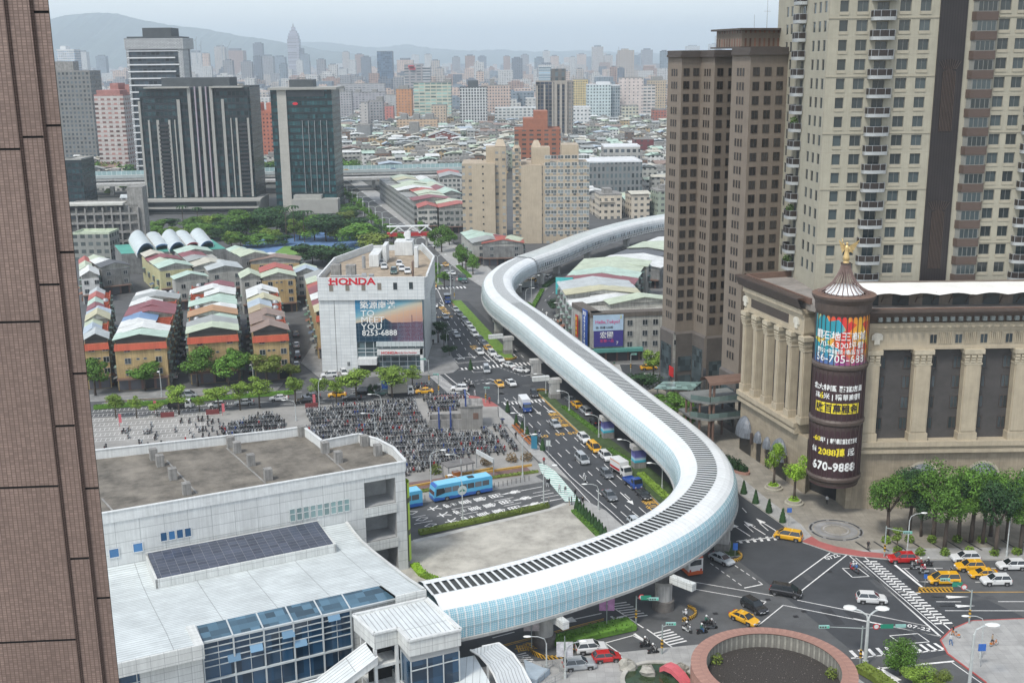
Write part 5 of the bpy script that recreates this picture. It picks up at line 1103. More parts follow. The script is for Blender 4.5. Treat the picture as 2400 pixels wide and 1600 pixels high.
for x_,y_ in((240,6),(410,5)):rbox('cooling_tower',X(x_)-1.2,y_,X(x_)+1.3,y_+2.5,2.4,CONCG)
b=MB()
for k in range(5):b.box(X(300)+k*1.9,3+k*.4,zt_-1.4,X(300)+k*1.9+1.2,4.6+k*.4,zt_-.1+.3*(k%2))
b.tube((X(200),3,zt_),(X(600),3,zt_),.2,.2,6);b.tube((X(480),20,zt_+2.4),(X(480),20,zt_-1),.5,.5,8);b.build('air_handlers',STEEL,t)
b=MB();b.blob((X(880),47,zt_+4.2),1.0,8,0,(1,1,1));b.box(X(860),46,zt_+3.0,X(925),48,zt_+5.2);b.build('water_tank',WTRIM,t)
ROOFZ=zt_-1.48
RC_={'white':(.70,.72,.70),'pale blue':(.42,.50,.57),'blue':(.17,.28,.46),'crimson':(.24,.07,.08),'red':(.42,.10,.075),'mint':(.46,.60,.51),'pale green':(.50,.57,.43),'pale yellow':(.52,.50,.33),'grey':(.34,.36,.35),'silver':(.48,.52,.52),'orange':(.44,.25,.12),'rust brown':(.27,.19,.15),'cream':(.55,.53,.44),'dark grey':(.10,.105,.11),'tan':(.42,.34,.21)}
RM={k:sheet('sheet_roof_'+k.replace(' ','_'),v,.75,.08,.8,.24,.5)for k,v in RC_.items()}
WALLS={'yellow':mat('stucco_yellow',(.43,.315,.155),.85,.2,.35,streak=.22),'grey':mat('stucco_grey',(.20,.205,.20),.9,.3,.4,streak=.3),'pale':mat('stucco_pale',(.38,.38,.35),.85,.25,.4,streak=.25),'white':mat('stucco_white',(.55,.56,.55),.8,.15,.4,streak=.2),'lemon':mat('stucco_lemon',(.50,.48,.27),.85,.15,.4,streak=.2)}
REDT=sheet('red_eave_tiles',(.46,.085,.04),.28,.07,.7,.2,.7);PARR=mat('red_parapet',(.38,.085,.045),.85,.3,.5,streak=.25)
hw=window_mesh(1.5,1.5,mat('alu_frame',(.35,.36,.36),.5,.1,1),DGLASS,1,.08,0,.1);hs=window_mesh(.8,.5,mat('alu_frame',()),DGLASS,0,.06)
cage=MB();cage.box(-1.1,-.75,0,1.1,0,1.7,0);cage.box(-1.2,-.95,1.7,1.2,0,1.8,1);CAGE=cage.mesh('balcony_cage',[gridwall('cage_bars',(.22,.23,.22),.3,.42,.62,.7,(.05,.055,.055)),mat('cage_awning',(.16,.24,.20),.7,.3,.5)])
aw_=MB();aw_.face([(-1.6,-1.5,0),(1.6,-1.5,0),(1.6,0,.5),(-1.6,0,.5)]);aw_.box(-1.2,-.5,-2.4,1.2,-.05,-1.2);AWM=[aw_.mesh('awning',[mat('awn_'+n,c,.8,.3,1)])for n,c in(('green',(.07,.15,.10)),('grey',(.20,.21,.20)),('blue',(.10,.14,.20)),('rust',(.22,.10,.06)))]
def tank(parent,x,y,z):
 b=MB();b.lathe([(.75,0),(.8,1.5),(.4,1.8),(.01,1.85)],x,y,10);b.v=[(v[0],v[1],v[2]+z)for v in b.v];b.build('water_tank',STEEL,parent,True)
ORD=['first','second','third','fourth','fifth','sixth','seventh','eighth','ninth','tenth','eleventh','twelfth','thirteenth','fourteenth']
def row(nearL,nearR,farL,h,cols,wall,desc,rise=1.5,red=True,group=None,first=None,side=1,cat='house',storeys=4):
 """terrace of houses running back from the near end; one thing per house"""
 nearL,nearR,farL=Vector(nearL[:2]),Vector(nearR[:2]),Vector(farL[:2]);W=(nearR-nearL).length;n=len(cols);step=(farL-nearL)/n;Lg=step.length;a=math.atan2(step.y,step.x)-math.pi/2
 rr=random.Random(int(nearL.x*7+h));right=Vector((math.cos(a),math.sin(a)))
 for i,c in enumerate(cols):
  o=nearL+step*i;hh=h+rr.uniform(-.35,.35);wv=W*(1 if i==0 else rr.uniform(.95,1.03));pr=rr.random()
  t=thing('row_house',f"{c} roofed house, {ORD[i]} from the front, {desc}",cat,(o.x,o.y,0),a,group or desc)
  b=MB();b.box(0,0,0,wv,Lg-.12,hh-1.3,0);b.build('wall',WALLS[wall]if o.y<480 else gridwall('terrace_far_'+wall,{'grey':(.30,.31,.30)}.get(wall,(.48,.48,.45)),2.6,3.0,.62,.5,(.045,.055,.055)),t)
  x0,x1=(0,wv)if pr>.68 or i==0 else((wv*.34,wv)if side<0 else(0,wv*.66))
  b=MB();b.gable(x0,.1 if i==0 else-.1,x1,Lg-.1,hh,rise*rr.uniform(.8,1.15)*(x1-x0)/wv,.45,0,1,'y');b.box(x0+.25,.5,hh-1.3,x1-.25,Lg-.3,hh-.02,1)
  b.build('roof',[RM[c],GREYP if(red and i==0)else WALLS['pale']],t)
  if red:
   b=MB();s0=(0,x0)if x0>0 else((x1,wv)if x1<wv else None)
   if s0:
    for y_ in(.1,Lg*.5):b.box(s0[0],y_,hh-1.3,s0[1],y_+.25,hh-.2)
    b.box(s0[0]if side<0 else s0[1]-.25,.1,hh-1.3,s0[0]+.25 if side<0 else s0[1],Lg-.2,hh-.3);b.build('parapet',PARR,t)
    if rr.random()<.5:tank(t,(s0[0]+s0[1])/2,Lg*.75,hh-1.3)
  fh=(hh-1.3)/storeys
  if o.y<480:
   for k in range(storeys):
    inst('balcony_cage',CAGE,t,(wv+.0,Lg*(.35+.3*(k%2)),k*fh+1.0),math.pi/2,(min(1,Lg/4),rr.uniform(.6,1.2),1))
    if side<0 or k==1:inst('balcony_cage',CAGE,t,(0,Lg*(.6-.2*(k%2)),k*fh+1.0),-math.pi/2,(min(1,Lg/4),rr.uniform(.5,1),1))
    if Lg>5:inst('window',hw,t,(wv+.02,Lg*.8,k*fh+1.1),math.pi/2)
  if o.y<400:inst('awning',rr.choice(AWM),t,(wv+.02,Lg*.4,2.5),math.pi/2);inst('awning',rr.choice(AWM),t,(-.02,Lg*.6,2.5),-math.pi/2)
  if i==0:
   if red:
    b=MB();b.face([(-.2,-.5,hh-2.9),(wv+.2,-.5,hh-2.9),(wv+.05,.05,hh-1.2),(-.05,.05,hh-1.2)]);b.face([(-.2,-.5,hh-2.9),(-.2,0,hh-2.9),(wv+.2,0,hh-2.9),(wv+.2,-.5,hh-2.9)]);b.build('eave_tiles',REDT,t)
   for k in range(storeys):
    z_=k*fh+1.2
    if k==0:continue
    for x_ in(.2,.8):inst('window',hw,t,(wv*x_+.4,-.02,z_-.3))
    if wall=='yellow' and k>1:
     for x_ in(.43,.57):inst('vent_window',hs,t,(wv*x_,-.02,z_+.6))
   b=MB();b.box(.3,-.08,.2,wv-.3,.0,3.0);b.build('shopfront',gridwall('shopfront_dark',(.16,.10,.085),3.1,3.6,.8,.8,(.05,.05,.055)),t)
   b=MB();b.box(0,-1.6,3.1,wv,0,3.4);b.build('arcade_awning',BRONZE2,t)
def r6(x,y,z):return vR6(x,y,z)
row(r6(60,885,13),r6(260,880,13),(-128,338),13.4,['silver','pale blue','pale green','pale yellow','pale blue','crimson','mint','red','silver'],'yellow','yellow terrace beside the tiled tower')
row((-99.4,274.3),(-87.3,277),(-112.5,334),13.4,['mint','white','white','blue','crimson','crimson','white','grey','white'],'yellow','yellow terrace left of the wide alley')
row((-82.5,279.5),(-70.4,282.3),(-99.5,346),13.4,['pale green','grey','mint','orange','white','mint','mint','white','white','crimson'],'yellow','yellow terrace with green shop sign',side=-1)
row((-66.5,282),(-57.8,284.0),(-80.5,338),13.4,['rust brown','rust brown','rust brown','tan','pale blue','pale yellow','white','white'],'yellow','narrow yellow terrace by the showroom lane')
row((-53.8,304),(-45,306),(-67,362),13.4,['pale yellow','crimson','white','crimson','red','pale green','grey'],'yellow','yellow terrace behind the showroom')
def n5(x,y,z=10.5):return vN5(x,y,z)
row(n5(95,1390),n5(280,1390),n5(80,1200),10.5,['white','pale green','red'],'white','white terrace at the left behind red roofs',red=False,storeys=3)
row(n5(330,1300),n5(640,1265),n5(150,1190),10.5,['dark grey','white','pale green'],'grey','grey group left of the lemon terrace',red=False,storeys=3)
row(n5(1000,1320),n5(1380,1300),n5(790,1150),10.5,['mint','pale green','crimson','cream'],'lemon','lemon terrace before the arched roofs',red=False,storeys=3)
row(n5(1390,1290),n5(1800,1265),n5(1170,1110),10.5,['cream','grey','crimson','mint'],'pale','pale terrace right of the lemon one',red=False,storeys=3)
row(n5(1560,1360,9.5),n5(1950,1330,9.5),n5(1500,1290,9.5),10.0,['silver'],'pale','lean-to behind the orange parapet',red=False,storeys=3)
row(n5(1940,1190),n5(2250,1165),n5(1770,1085),10.5,['pale green','pale green','mint'],'grey','grey terrace beside the athletics track',red=False,storeys=3)
row(vR6(1520,200,9),vR6(1945,180,9),vR6(1560,140,9),9.0,['rust brown','white'],'yellow','brown tiled pair near the round trees',red=False,storeys=3)
row(vR6(860,370,10),vR6(1110,330,10),vR6(830,345,10),10.5,['mint'],'pale','low infill house closing the alley',red=False,storeys=3)
row(vR6(1440,345,12),vR6(1610,340,12),vR6(1420,300,12),12.5,['pale green'],'pale','nook behind the white ridge roofs',red=False)
row(vR6(1620,340,12),vR6(1910,320,12),vR6(1600,260,12),12.5,['pale green','red'],'yellow','pair behind the narrow yellow terrace',red=False)
row(vR6(1910,300,11),vR6(2110,295,11),vR6(1900,240,11),11,['pale blue','pale green'],'pale','pair left of the showroom cooling towers',red=False)
def n6(x,y,z=13):return vN6(x,y,z)
row(n6(2010,550),n6(2215,500),n6(1610,275),13.5,['crimson','pale green','pale green','red','white','pale green','pale green','grey','pale yellow','pale green'],'grey','long grey terrace along the far avenue',red=False,side=-1)
row(n6(2060,600),n6(2270,590),n6(2040,560),12.5,['red'],'white','white corner behind the red footbridge',red=False)
row(n6(2300,620,12.5),vB(830,1400,12.5),vB(650,1385,12.5),12.5,['red','pale green'],'grey','grey pair left of the tan tower',red=False)
row(vB(690,1345,12.5),vB(830,1345,12.5),vB(510,1225,12.5),13,['mint','crimson','pale green','mint','white'],'grey','shorter grey terrace behind the long one',red=False)
row(vB(680,1220,12),vB(830,1220,12),vB(660,1175,12),12,['grey','red'],'pale','pair beside the elevated expressway',red=False)
row(vR1(1120,640,9),vR1(1260,700,9),vR1(985,520,9),9.5,['grey','mint','mint'],'pale','low shops under the tan tower',red=False,storeys=3)
row(vR1(1230,660,8.5),vR1(1700,660,8.5),vR1(1220,575,8.5),9,['red','crimson'],'grey','red pair by the tube joint',red=False,storeys=3)
t=thing('billboard_house','small grey house with pale green roof carrying a pastel billboard beside the tube joint','house',(*vR1(1390,880,0),0),-.2)
b=MB();b.box(0,0,0,9,9,9.5);b.build('wall',WALLS['grey'],t);b=MB();b.gable(-.3,0,9.3,9,9.6,1.2,.3,0,1);b.build('roof',[RM['pale green'],WALLS['pale']],t)
b=MB();b.box(.2,-.5,2.2,6.6,-.3,10.2);b.build('billboard',mat('poster_lilac',(.50,.55,.66),.6,.15,.3),t);PK=mat('poster_pink',(.6,.06,.22),.6,.1,1)
text('Hello,',2.1,PK,t,(.5,-.53,7.2));text('Tokyo!',2.1,PK,t,(.5,-.53,5.2));text('詢',1.0,GREYP,t,(.6,-.53,3.2))
def r3(x,y,z=0):return view(1280,520,3.92)(x,y,z)
t=thing('corner_shops','grey four storey corner block with stacked billboards above a teal shop awning','building');a0_,a1_,a2_=r3(640,1270),r3(1070,1240),r3(415,1160)
a0_=Vector((21.6,297.5));a1_=Vector((46,300.5));a2_=Vector((17.2,312));back=a1_+(a2_-a0_)
zt2=12.6;CS=gridwall('shop_wall',(.30,.29,.26),3.1,3.15,.38,.42,(.04,.045,.045));b=MB();b.prism([a0_,a1_,back,a2_],0,zt2);b.build('wall',WALLS['pale'],t)
FS=Face(a0_,a1_);FW=Face(a2_,a0_)
b=MB();FS.box(b,0,FS.L,-3,.25,zt2-.1,zt2+1.1);FW.box(b,0,FW.L,-3,.25,zt2-.1,zt2+1.1);b.build('parapet',mat('parapet_brown',(.12,.105,.09),.9,.2,.5,streak=.2),t)
for x_ in(10.5,14.7,17.6,21,23.6):
 for k in range(3):q=FS.at(x_,.03);inst('window',hw if x_>11 else hw,t,(q.x,q.y,3.9+3.0*k),FS.a,(1.0,1,1.05))
def bill(F,x0,x1,z0,z1,m_,out=.5,name='billboard',parent=t):b=MB();F.box(b,x0,x1,out-.2,out,z0,z1);return b.build(name,m_,parent)
bill(FS,.3,8.6,8.9,13.2,mat('poster_sky',(.40,.54,.68),.6,.15,.2));m,nt,bs=newmat('poster_violet');u,v=sepuv(nt)
bs.inputs['Base Color'].default_value=(.05,.04,.22,1);bill(FS,.5,8.6,4.4,8.8,m)
def ftext(F,s,size,x,z,m_,out=.55,sx=1.0,bold=.0,parent=t):q=F.at(x,out);return text(s,size,m_,parent,(q.x,q.y,z),(R(90),0,F.a),sx=sx,bold=bold)
ftext(FS,'Hello,Tokyo!',1.28,.8,10.9,PK,bold=.01);ftext(FS,'2',1.1,7.6,12.2,TY);ftext(FS,'詢  新樓 230起',.75,1.0,9.5,TD);ftext(FS,'宏國',1.9,2.1,7.0,TW,bold=.01);ftext(FS,'宏聚一品',.95,2.2,5.7,PK);ftext(FS,'7',1.3,6.6,4.9,TW)
bill(FW,FW.L-4.6,FW.L-1.0,1.9,14.2,mat('poster_blue',(.02,.07,.30),.5,.15,.3),1.0)
ftext(FW,'廣告',1.3,FW.L-4.2,12.7,TW,1.05)
for i,ch in enumerate('0932370421'):ftext(FW,ch,1.15,FW.L-3.5,11.5-i*1.02-(.25 if i>3 else 0),TW,1.05,sx=1.9,bold=.02)
bill(FW,FW.L-10.2,FW.L-8.4,5.2,11.4,mat('poster_red',(.42,.03,.02),.5,.1,1),1.0)
for i,ch in enumerate('回天和君'):ftext(FW,ch,1.15,FW.L-9.9,9.9-i*1.35,TY,1.05)
b=MB();FS.box(b,-.8,14,-.5,1.6,3.0,3.9);FW.box(b,FW.L-6,FW.L+.8,-.5,1.6,3.0,3.9);b.build('shop_awning',mat('awning_teal',(.09,.28,.25),.5,.15,1),t)
b=MB();FS.box(b,0,14,-.3,.05,.2,2.9);b.build('shopfront',gridwall('shopfront_dark',()),t)
row(a2_,a2_+Vector((22,3.5)),(14.6,347),12.8,['white','white','pale yellow','silver','silver'],'white','white terrace behind the stacked billboards',red=False,side=-1)
row((15.6,350),(38,354),(26,392),12.5,['crimson','mint','pale green','pale green'],'pale','terrace with the turquoise advert',red=False,side=-1)
row(FS.at(7,-9),FS.at(FS.L+2,-9),FS.at(6.6,-15),14.5,['pale green'],'pale','rooftop level of the corner shops',red=False)
t=thing('turquoise_advert','turquoise painted advert panel on the grey end wall facing the curved road','billboard');b=MB();fq=Face((14.0,351),(21.5,350.2));fq.box(b,0,5.4,.1,.3,8.2,13.5);b.build('panel',mat('turquoise_paint',(.08,.50,.50),.6,.1,1),t);ftext(fq,'海水世界',1.1,.4,11.6,TW,.33,parent=t)
b=MB();fq.box(b,0,5.6,-.4,.1,0,13.6);b.build('end_wall',WALLS['grey'],t)
row((45,318),(72,322),(60,395),9,['silver','tan','pale blue','dark grey','silver','red','white','grey'],'pale','wide low sheds behind the corner shops',red=False,storeys=3)
row((30,410),(56,412),(62,470),8,['white','dark grey','pale green','white'],'grey','low sheds under the far tube',red=False,storeys=2)
def site(xl,xr,yb,rz=0.0,Y=None):
 p=G(xl,yb)if Y is None else D(xl,yb,Y).xy;a,f,d_=ray(xr,yb);r_=a/f;c,s=math.cos(rz),math.sin(rz);return p,(r_*p.y-p.x)/(c-r_*s)
FOOT=[]
def tower(name,label,xl,xr,yb,yt,dep,wall,roofm=None,rz=0.0,Y=None,cap=.8,cat='building',group=None,extra=None,step=None):
 p,W=site(xl,xr,yb if Y is None else yt+25,rz,Y);h=HZ((xl+xr)/2,yt,p.y);FOOT.append((p.x-4,p.y-12,p.x+W+4,p.y+dep+6));t=thing(name,label,cat,(p.x,p.y,0),rz,group)
 b=MB();b.box(0,0,0,W,dep,h-cap,0);b.build('wall',wall,t)
 b=MB();b.box(.25,.25,h-cap,W-.25,dep-.25,h-cap+.05,0);b.box(-.05,-.05,h-cap,W+.05,.25,h,0);b.box(-.05,dep-.25,h-cap,W+.05,dep+.05,h,0);b.box(-.05,.25,h-cap,.25,dep-.25,h,0);b.box(W-.25,.25,h-cap,W+.05,dep-.25,h,0)
 b.build('roof',roofm or CONCG,t)
 if step:
  b=MB()
  for(fx0,fx1,fy0,fy1,dh)in step:b.box(W*fx0,dep*fy0,h-cap,W*fx1,dep*fy1,h+dh)
  b.build('roof_structure',roofm or CONCG,t)
 if extra:extra(t,W,dep,h)
 return t,W,h
def fins(cols,w_,m_,z0f=0.0,z1f=1.0,out=1.7):
 def f(t,W,dep,h):
  for c in cols:
   b=MB();x=W*c[0];ww=c[1]if len(c)>1 else w_;z1=h*(c[2]if len(c)>2 else z1f);b.box(x-ww/2,-out,8,x+ww/2,.0,z1);b.build('facade_fin',m_,t)
 return f
FIN=mat('fin_grey',(.31,.31,.285),.7,.1,.3);FINP=mat('fin_lilac',(.32,.28,.32),.7,.1,.3)
DKT=gridwall('dark_tower_wall',(.028,.034,.04),2.2,3.5,.8,.62,(.014,.030,.034),.3,.2,None);DKR=mat('dark_roof',(.06,.07,.075),.7,.2,.3)
def ex1(t,W,dep,h):
 fins([(.0,1.2,.89),(.075,1.0,.74),(.155,1.4,.74),(.26,1.2,.74),(.31,.6,.74),(.355,1.7,.90)],1,FIN)(t,W,dep,h);fins([(.455,1.6),(.56,1.5),(.655,1.6)],1,FIN)(t,W,dep,h);fins([(.51,.7),(.61,.7)],1,FINP)(t,W,dep,h)
 fins([(.755,1.5,.90),(.82,.6,.75),(.87,1.1,.75),(.975,1.2,.75)],1,FIN)(t,W,dep,h)
 b=MB();b.box(W*.06,-3.2,h-.8,W*.47,6,h);b.box(W*.655,-3.2,h-.8,W*.95,6,h);b.build('roof_slab',FIN,t)
 for x0,x1,z1 in((0,.37,.90),(.75,.99,.91)):b=MB();b.box(W*x0-.6,-.9,0,W*x1,3,h*z1);b.build('wing',DKT,t)
 b=MB()
 for k in range(18):
  for x0,x1 in((.16,.255),(.885,.965)):b.box(W*x0,-2.0,9+k*(h*.72-9)/18,W*x1,-.9,9+k*(h*.72-9)/18+1.1)
 o=b.build('balcony',mat('balcony_dark',(.03,.032,.035),.6,.2,.5),t);o['kind']='stuff'
 b=MB();b.box(W*.18,6,h-.8,W*.80,24,h+4.6);b.build('penthouse',DKR,t)
p_,W_=site(352,602,492)
tD1,W1,h1=tower('dark_tower','wide dark glass tower with grey vertical fins and two lower wings',350,603,496,203,26,DKT,DKR,extra=ex1)
b=MB();b.box(-8,-9,0,W1+4,14,7.5);b.box(-9,-13,6.6,W1+5,-8,7.6);b.box(-3,-14,3,W1+4,-9,3.8);b.build('podium',FIN,tD1);b=MB();b.box(-6,-9.3,.5,W1+2,-9.0,6.2);b.build('podium_glass',DGLASS,tD1)
def ex2(t,W,dep,h):
 b=MB();b.box(-.8,-2.5,h-1.0,W+3,dep,h+.2);b.build('roof_slab',FIN,t)
 b=MB();b.box(W*.11,-1.0,0,W*.26,2,h-1);b.build('facade_fin',panels('fin_panel',(.40,.39,.35),30,4.5,.1,(.3,.3,.27),.7,.1,.1,.03),t)
 for c in(.5,.6,.7,.8,.9):b=MB();b.box(W*c-.12,-.7,10,W*c+.12,-.1,h*.74);b.build('facade_fin',STEEL,t)
 b=MB();b.box(W*.27,-.5,h*.93,W*.88,5,h*.985);b.box(W*.27,8,h-1,W*.66,20,h+4.2);b.build('penthouse',DKR,t)
 for x_ in(.42,.5):b=MB();b.lathe([(.01,0),(.9,.25),(1.5,.8)],W*x_,10,12);b.v=[(v[0],v[1],v[2]+h+4.6)for v in b.v];b.build('satellite_dish',WTRIM,t)
 b=MB();b.box(W*.3,-9,0,W+2,0,7.5);b.box(W*.32,-6,7.5,W*.78,0,9.5);b.build('podium',FIN,t)
 b=MB();q=(W*.40,-.35,h*.875)
 for i in range(12):a,c=2*math.pi*i/12,2*math.pi*(i+1)/12;b.face([(q[0],q[1],q[2]),(q[0]+1.5*math.cos(a),q[1],q[2]+.8*math.sin(a)),(q[0]+1.5*math.cos(c),q[1],q[2]+.8*math.sin(c))])
 b.build('emblem',RED,t)
tower('dark_tower','dark green glass tower with broad stone fin, satellite dishes and a red oval emblem',650,790,496,206,30,gridwall('green_glass_wall',(.02,.03,.035),1.4,3.6,.85,.6,(.014,.045,.05),.3,.2),DKR,extra=ex2)
STRW=gridwall('striped_wall',(.06,.07,.08),3.0,3.9,.8,.75,(.025,.035,.045),.4,.2);WB=mat('band_white',(.60,.62,.63),.6,.1,.3)
def ex3(t,W,dep,h):
 k=0;z=14
 while z<h-9:b=MB();b.box(-.8,-.9,z,W*(.98 if k%2 else .9),.6,z+.8);b.build('floor_band',WB,t);z+=4.35;k+=1
 b=MB();b.box(-1,-.8,0,.6,dep,h-1);b.box(W*.97,-1,h*.45,W*1.06,dep*.5,h-1);b.box(-1.5,-1.5,h-8,W*1.08,dep,h-1,0);b.build('white_frame',panels('lattice_white',(.56,.58,.58),2.2,.8,.35,(.10,.11,.12),.5,.1,0,.1,.4),t)
 b=MB();b.box(W*.28,3,h-1,W*.83,dep-3,h+5.5);b.build('penthouse',DKR,t)
tower('striped_tower','tall dark tower with white horizontal bands and a lattice crown',299,421,440,86,24,STRW,DKR,Y=760,extra=ex3)
tower('grid_tower','grey stone office tower with a dense square window grid beside the tiled tower',100,212,380,166,24,gridwall('grid_stone',(.20,.20,.19),3.1,3.3,.52,.55,(.05,.065,.075),floorband=None),rz=0,Y=900,step=[(.1,.62,.2,.7,7)])
PINKW=gridwall('pink_wall',(.36,.165,.14),3.6,3.1,.42,.45,(.07,.06,.06));PINKB=gridwall('pink_white_wall',(.50,.48,.46),4.4,3.1,.55,.5,(.18,.10,.09),floorband=(.36,.17,.15))
tower('pink_block','pink and white apartment block with small balconies left of the striped tower',222,290,392,222,20,PINKB,mat('pink_roof',(.36,.17,.15),.8,.2,.4),Y=800,step=[(.1,.9,0,.8,3)])
tower('pink_block','taller plain pink apartment block directly behind the pink and white one',252,316,380,212,22,PINKW,mat('pink_roof',()),Y=840,step=[(.1,.4,.1,.8,5),(.65,.95,.1,.8,4)])
tower('pink_block','pink apartment block with twin roof stubs between the two dark towers',590,648,345,260,22,gridwall('salmon_wall',(.46,.17,.11),2.9,3.1,.45,.45,(.10,.05,.045)),mat('salmon_roof',(.46,.17,.11),.8,.15,.5),Y=900,step=[(.05,.35,.1,.8,6),(.6,.9,.1,.8,6)])
tower('glass_block','dark glass block cut off by the tiled tower edge',150,192,475,372,20,DKT,FIN,Y=640)
def ex4(t,W,dep,h):
 for k in range(9):b=MB();b.box(W*k/8-.35,-1.4,0,W*k/8+.35,0,h-1.6);b.build('pilaster',CONCG,t)
 for k in range(5):b=MB();b.box(-.4,-1.3,k*h/5.2,W+.4,0,k*h/5.2+1.0);b.build('balcony_wall',CONCG,t)
 b=MB();b.box(-2,-2,h-.6,W*.8,6,h+.3);b.build('roof_slab',mat('slab_pale',(.48,.48,.44),.8,.2,.3),t);b=MB();b.box(W*.86,0,0,W*1.08,8,h+7);b.build('stair_tower',CONCG,t)
tower('school_building','grey school block with an open concrete grid front above the arched roofs',170,333,590,478,14,gridwall('school_wall',(.15,.15,.14),4.2,3.6,.7,.55,(.04,.045,.05)),CONCG,rz=.06,extra=ex4)
tower('school_annexe','low grey annexe with pale green curved roof at the foot of the school',176,262,612,545,12,gridwall('annexe_wall',(.26,.27,.25),3.2,3.2,.6,.5,(.05,.06,.06)),RM['pale green'])
GYM=sheet('arched_sheet',(.50,.56,.57),1.0,.06,.85,.1,.5)
t=thing('gym_deck','low hall with teal roof deck carrying the five arched roofs','building',(*n5(470,1180,0),0),0);q0=n5(560,1150,8.5);q1=n5(1760,1090,8.5);q2=n5(1600,985,8.5);q3=n5(480,1050,8.5)
b=MB();o_=t.location.xy;b.prism([q0-o_,q1-o_,q2-o_,q3-o_],0,8.4);b.build('wall',WALLS['grey'],t);b=MB();b.prism([q0-o_,q1-o_,q2-o_,q3-o_],8.42,8.5);b.build('roof',mat('teal_deck',(.07,.30,.24),.7,.2,.2),t)
arc=[((745,1190),(930,1080),(640,1010),(810,930)),((960,1110),(1105,1060),(850,960),(965,920)),((1120,1140),(1280,1055),(1015,955),(1130,908)),((1320,1090),(1450,1040),(1185,940),(1290,900)),((1470,1110),(1620,1035),(1345,935),(1450,893))]
for i,(a,c,e,g_)in enumerate(arc):
 p,q,r_=n5(*a,8.6),n5(c[0],c[1]+32,8.6),n5(*e,8.6);W=(q-p).length;dr=(r_-p);Lg=min(dr.length,40);an_=0;ex_=(q-p)/W;ey_=dr.normalized()
 t=thing('arched_roof_shed',['pale arched roof shed, leftmost of the five beside the school','pale arched roof shed, second of five from the school','pale arched roof shed, middle one of the five','pale arched roof shed with red end frame, fourth of five','pale arched roof shed, rightmost of the five before the trees'][i],'shed',(p.x,p.y,8.5),an_,'five arched roofs')
 b=MB();n=14;b0_=0;R_=W*.60;am=math.asin(W/2/R_);pts=[(W/2+R_*math.sin(-am+2*am*k/n),R_*math.cos(-am+2*am*k/n)-R_*math.cos(am)+2.2)for k in range(n+1)]
 sh_=lambda v:Vector((ex_.x*v.x+ey_.x*v.y,ex_.y*v.x+ey_.y*v.y,v.z*.62))
 for(x0,z0),(x1,z1)in zip(pts[:-1],pts[1:]):b.face([(x0,0,z0),(x1,0,z1),(x1,Lg,z1),(x0,Lg,z0)])
 b.move(0,sh_);b.build('roof',GYM,t,False);b=MB()
 for k in range(n):b.tube((pts[k][0],0,pts[k][1]),(pts[k+1][0],0,pts[k+1][1]),.22,.22,5);b.tube((pts[k][0]*.94+W*.03,0,pts[k][1]*.6+.4),(pts[k+1][0],0,pts[k+1][1]),.14,.14,4)
 b.move(0,sh_)
 b.build('end_frame',mat('frame_red',(.3,.04,.05),.6,.1,1)if i==3 else mat('frame_blue',(.14,.25,.42),.6,.1,1),t)
 for x_ in(0,W):b=MB();b.box(x_-.2,0,0,x_+.2,Lg,2.3);b.move(0,sh_);b.build('side_wall',WTRIM,t)
TANB=gridwall('tan_apartment',(.42,.355,.265),3.0,3.05,.45,.34,(.14,.15,.15),floorband=(.36,.30,.22));TANP=panels('tan_plain',(.43,.365,.27),14,3.05,.05,(.37,.31,.23),.8,.1,.12,.02);TANR=mat('tan_roof',(.40,.335,.25),.8,.15,.3,streak=.15)
p1,w1=site(1084,1165,572,0);Yt=p1.y
def tant(name,label,xl,xr,yt,dep,Y,parts_):
 p,W=site(xl,xr,480,0,Y);h=HZ((xl+xr)/2,yt,Y);t=thing(name,label,'building',(p.x,p.y,0),0);f_=W/(xr-xl)
 for(a,c,y0,y1,top,mm_,nm)in parts_:b=MB();z1=HZ((a+c)/2,top,Y+y0);b.box((a-xl)*f_,y0,0,(c-xl)*f_,y1,z1);b.build(nm,[mm_,TANR],t);bt=MB();bt.box((a-xl)*f_+.1,y0+.1,z1,(c-xl)*f_-.1,y1-.1,z1+.05);bt.build('roof',TANR,t)
 return t,f_,h
tt1,f1,h_=tant('tan_apartments','narrow tan apartment tower with a plain gable wall, left of the tan pair',1084,1185,388,20,508,[(1084,1107,0,22,384,TANB,'wall'),(1107,1161,-.6,22,384,TANP,'wall'),(1161,1187,1.5,20,345,TANB,'wall'),(1140,1161,6,16,345,TANP,'roof_structure')])
tt2,f2,h_=tant('tan_apartments','wide tan apartment tower with rows of windows, right of the tan pair',1202,1381,388,20,505,[(1202,1222,0,16,353,TANB,'wall'),(1222,1270,-.6,26,388,TANP,'wall'),(1270,1381,0.0,26,386,TANB,'wall'),(1247,1290,6,16,346,TANP,'roof_structure'),(1318,1358,8,22,340,TANP,'roof_structure')])
for tt,ff,xx in((tt1,f1,[(1161,1187,345,1.5,1084)]),(tt2,f2,[(1202,1222,353,0,1202),(1247,1270,346,6,1202)])):
 for a,c,top,y0,xl in xx:
  z1=HZ((a+c)/2,top,505+y0);b=MB();x0,x1=(a-xl)*ff,(c-xl)*ff;b.face([(x0,y0,z1),(x1,y0,z1),(x1-1.2,y0+5,z1+3),(x0+1.2,y0+5,z1+3)]);b.face([(x1,y0,z1),(x1,y0+9,z1),(x1-1.2,y0+5,z1+3)]);b.face([(x0,y0+9,z1),(x0,y0,z1),(x0+1.2,y0+5,z1+3)]);b.face([(x1,y0+9,z1),(x0,y0+9,z1),(x0+1.2,y0+5,z1+3),(x1-1.2,y0+5,z1+3)]);b.build('hipped_cap',TANR,tt)
for k in range(12):inst('window',window_mesh(.9,.9,TANR,DGLASS,0,.1),tt1,((1133-1084)*f1,-.64,5+k*3.05*1.05))
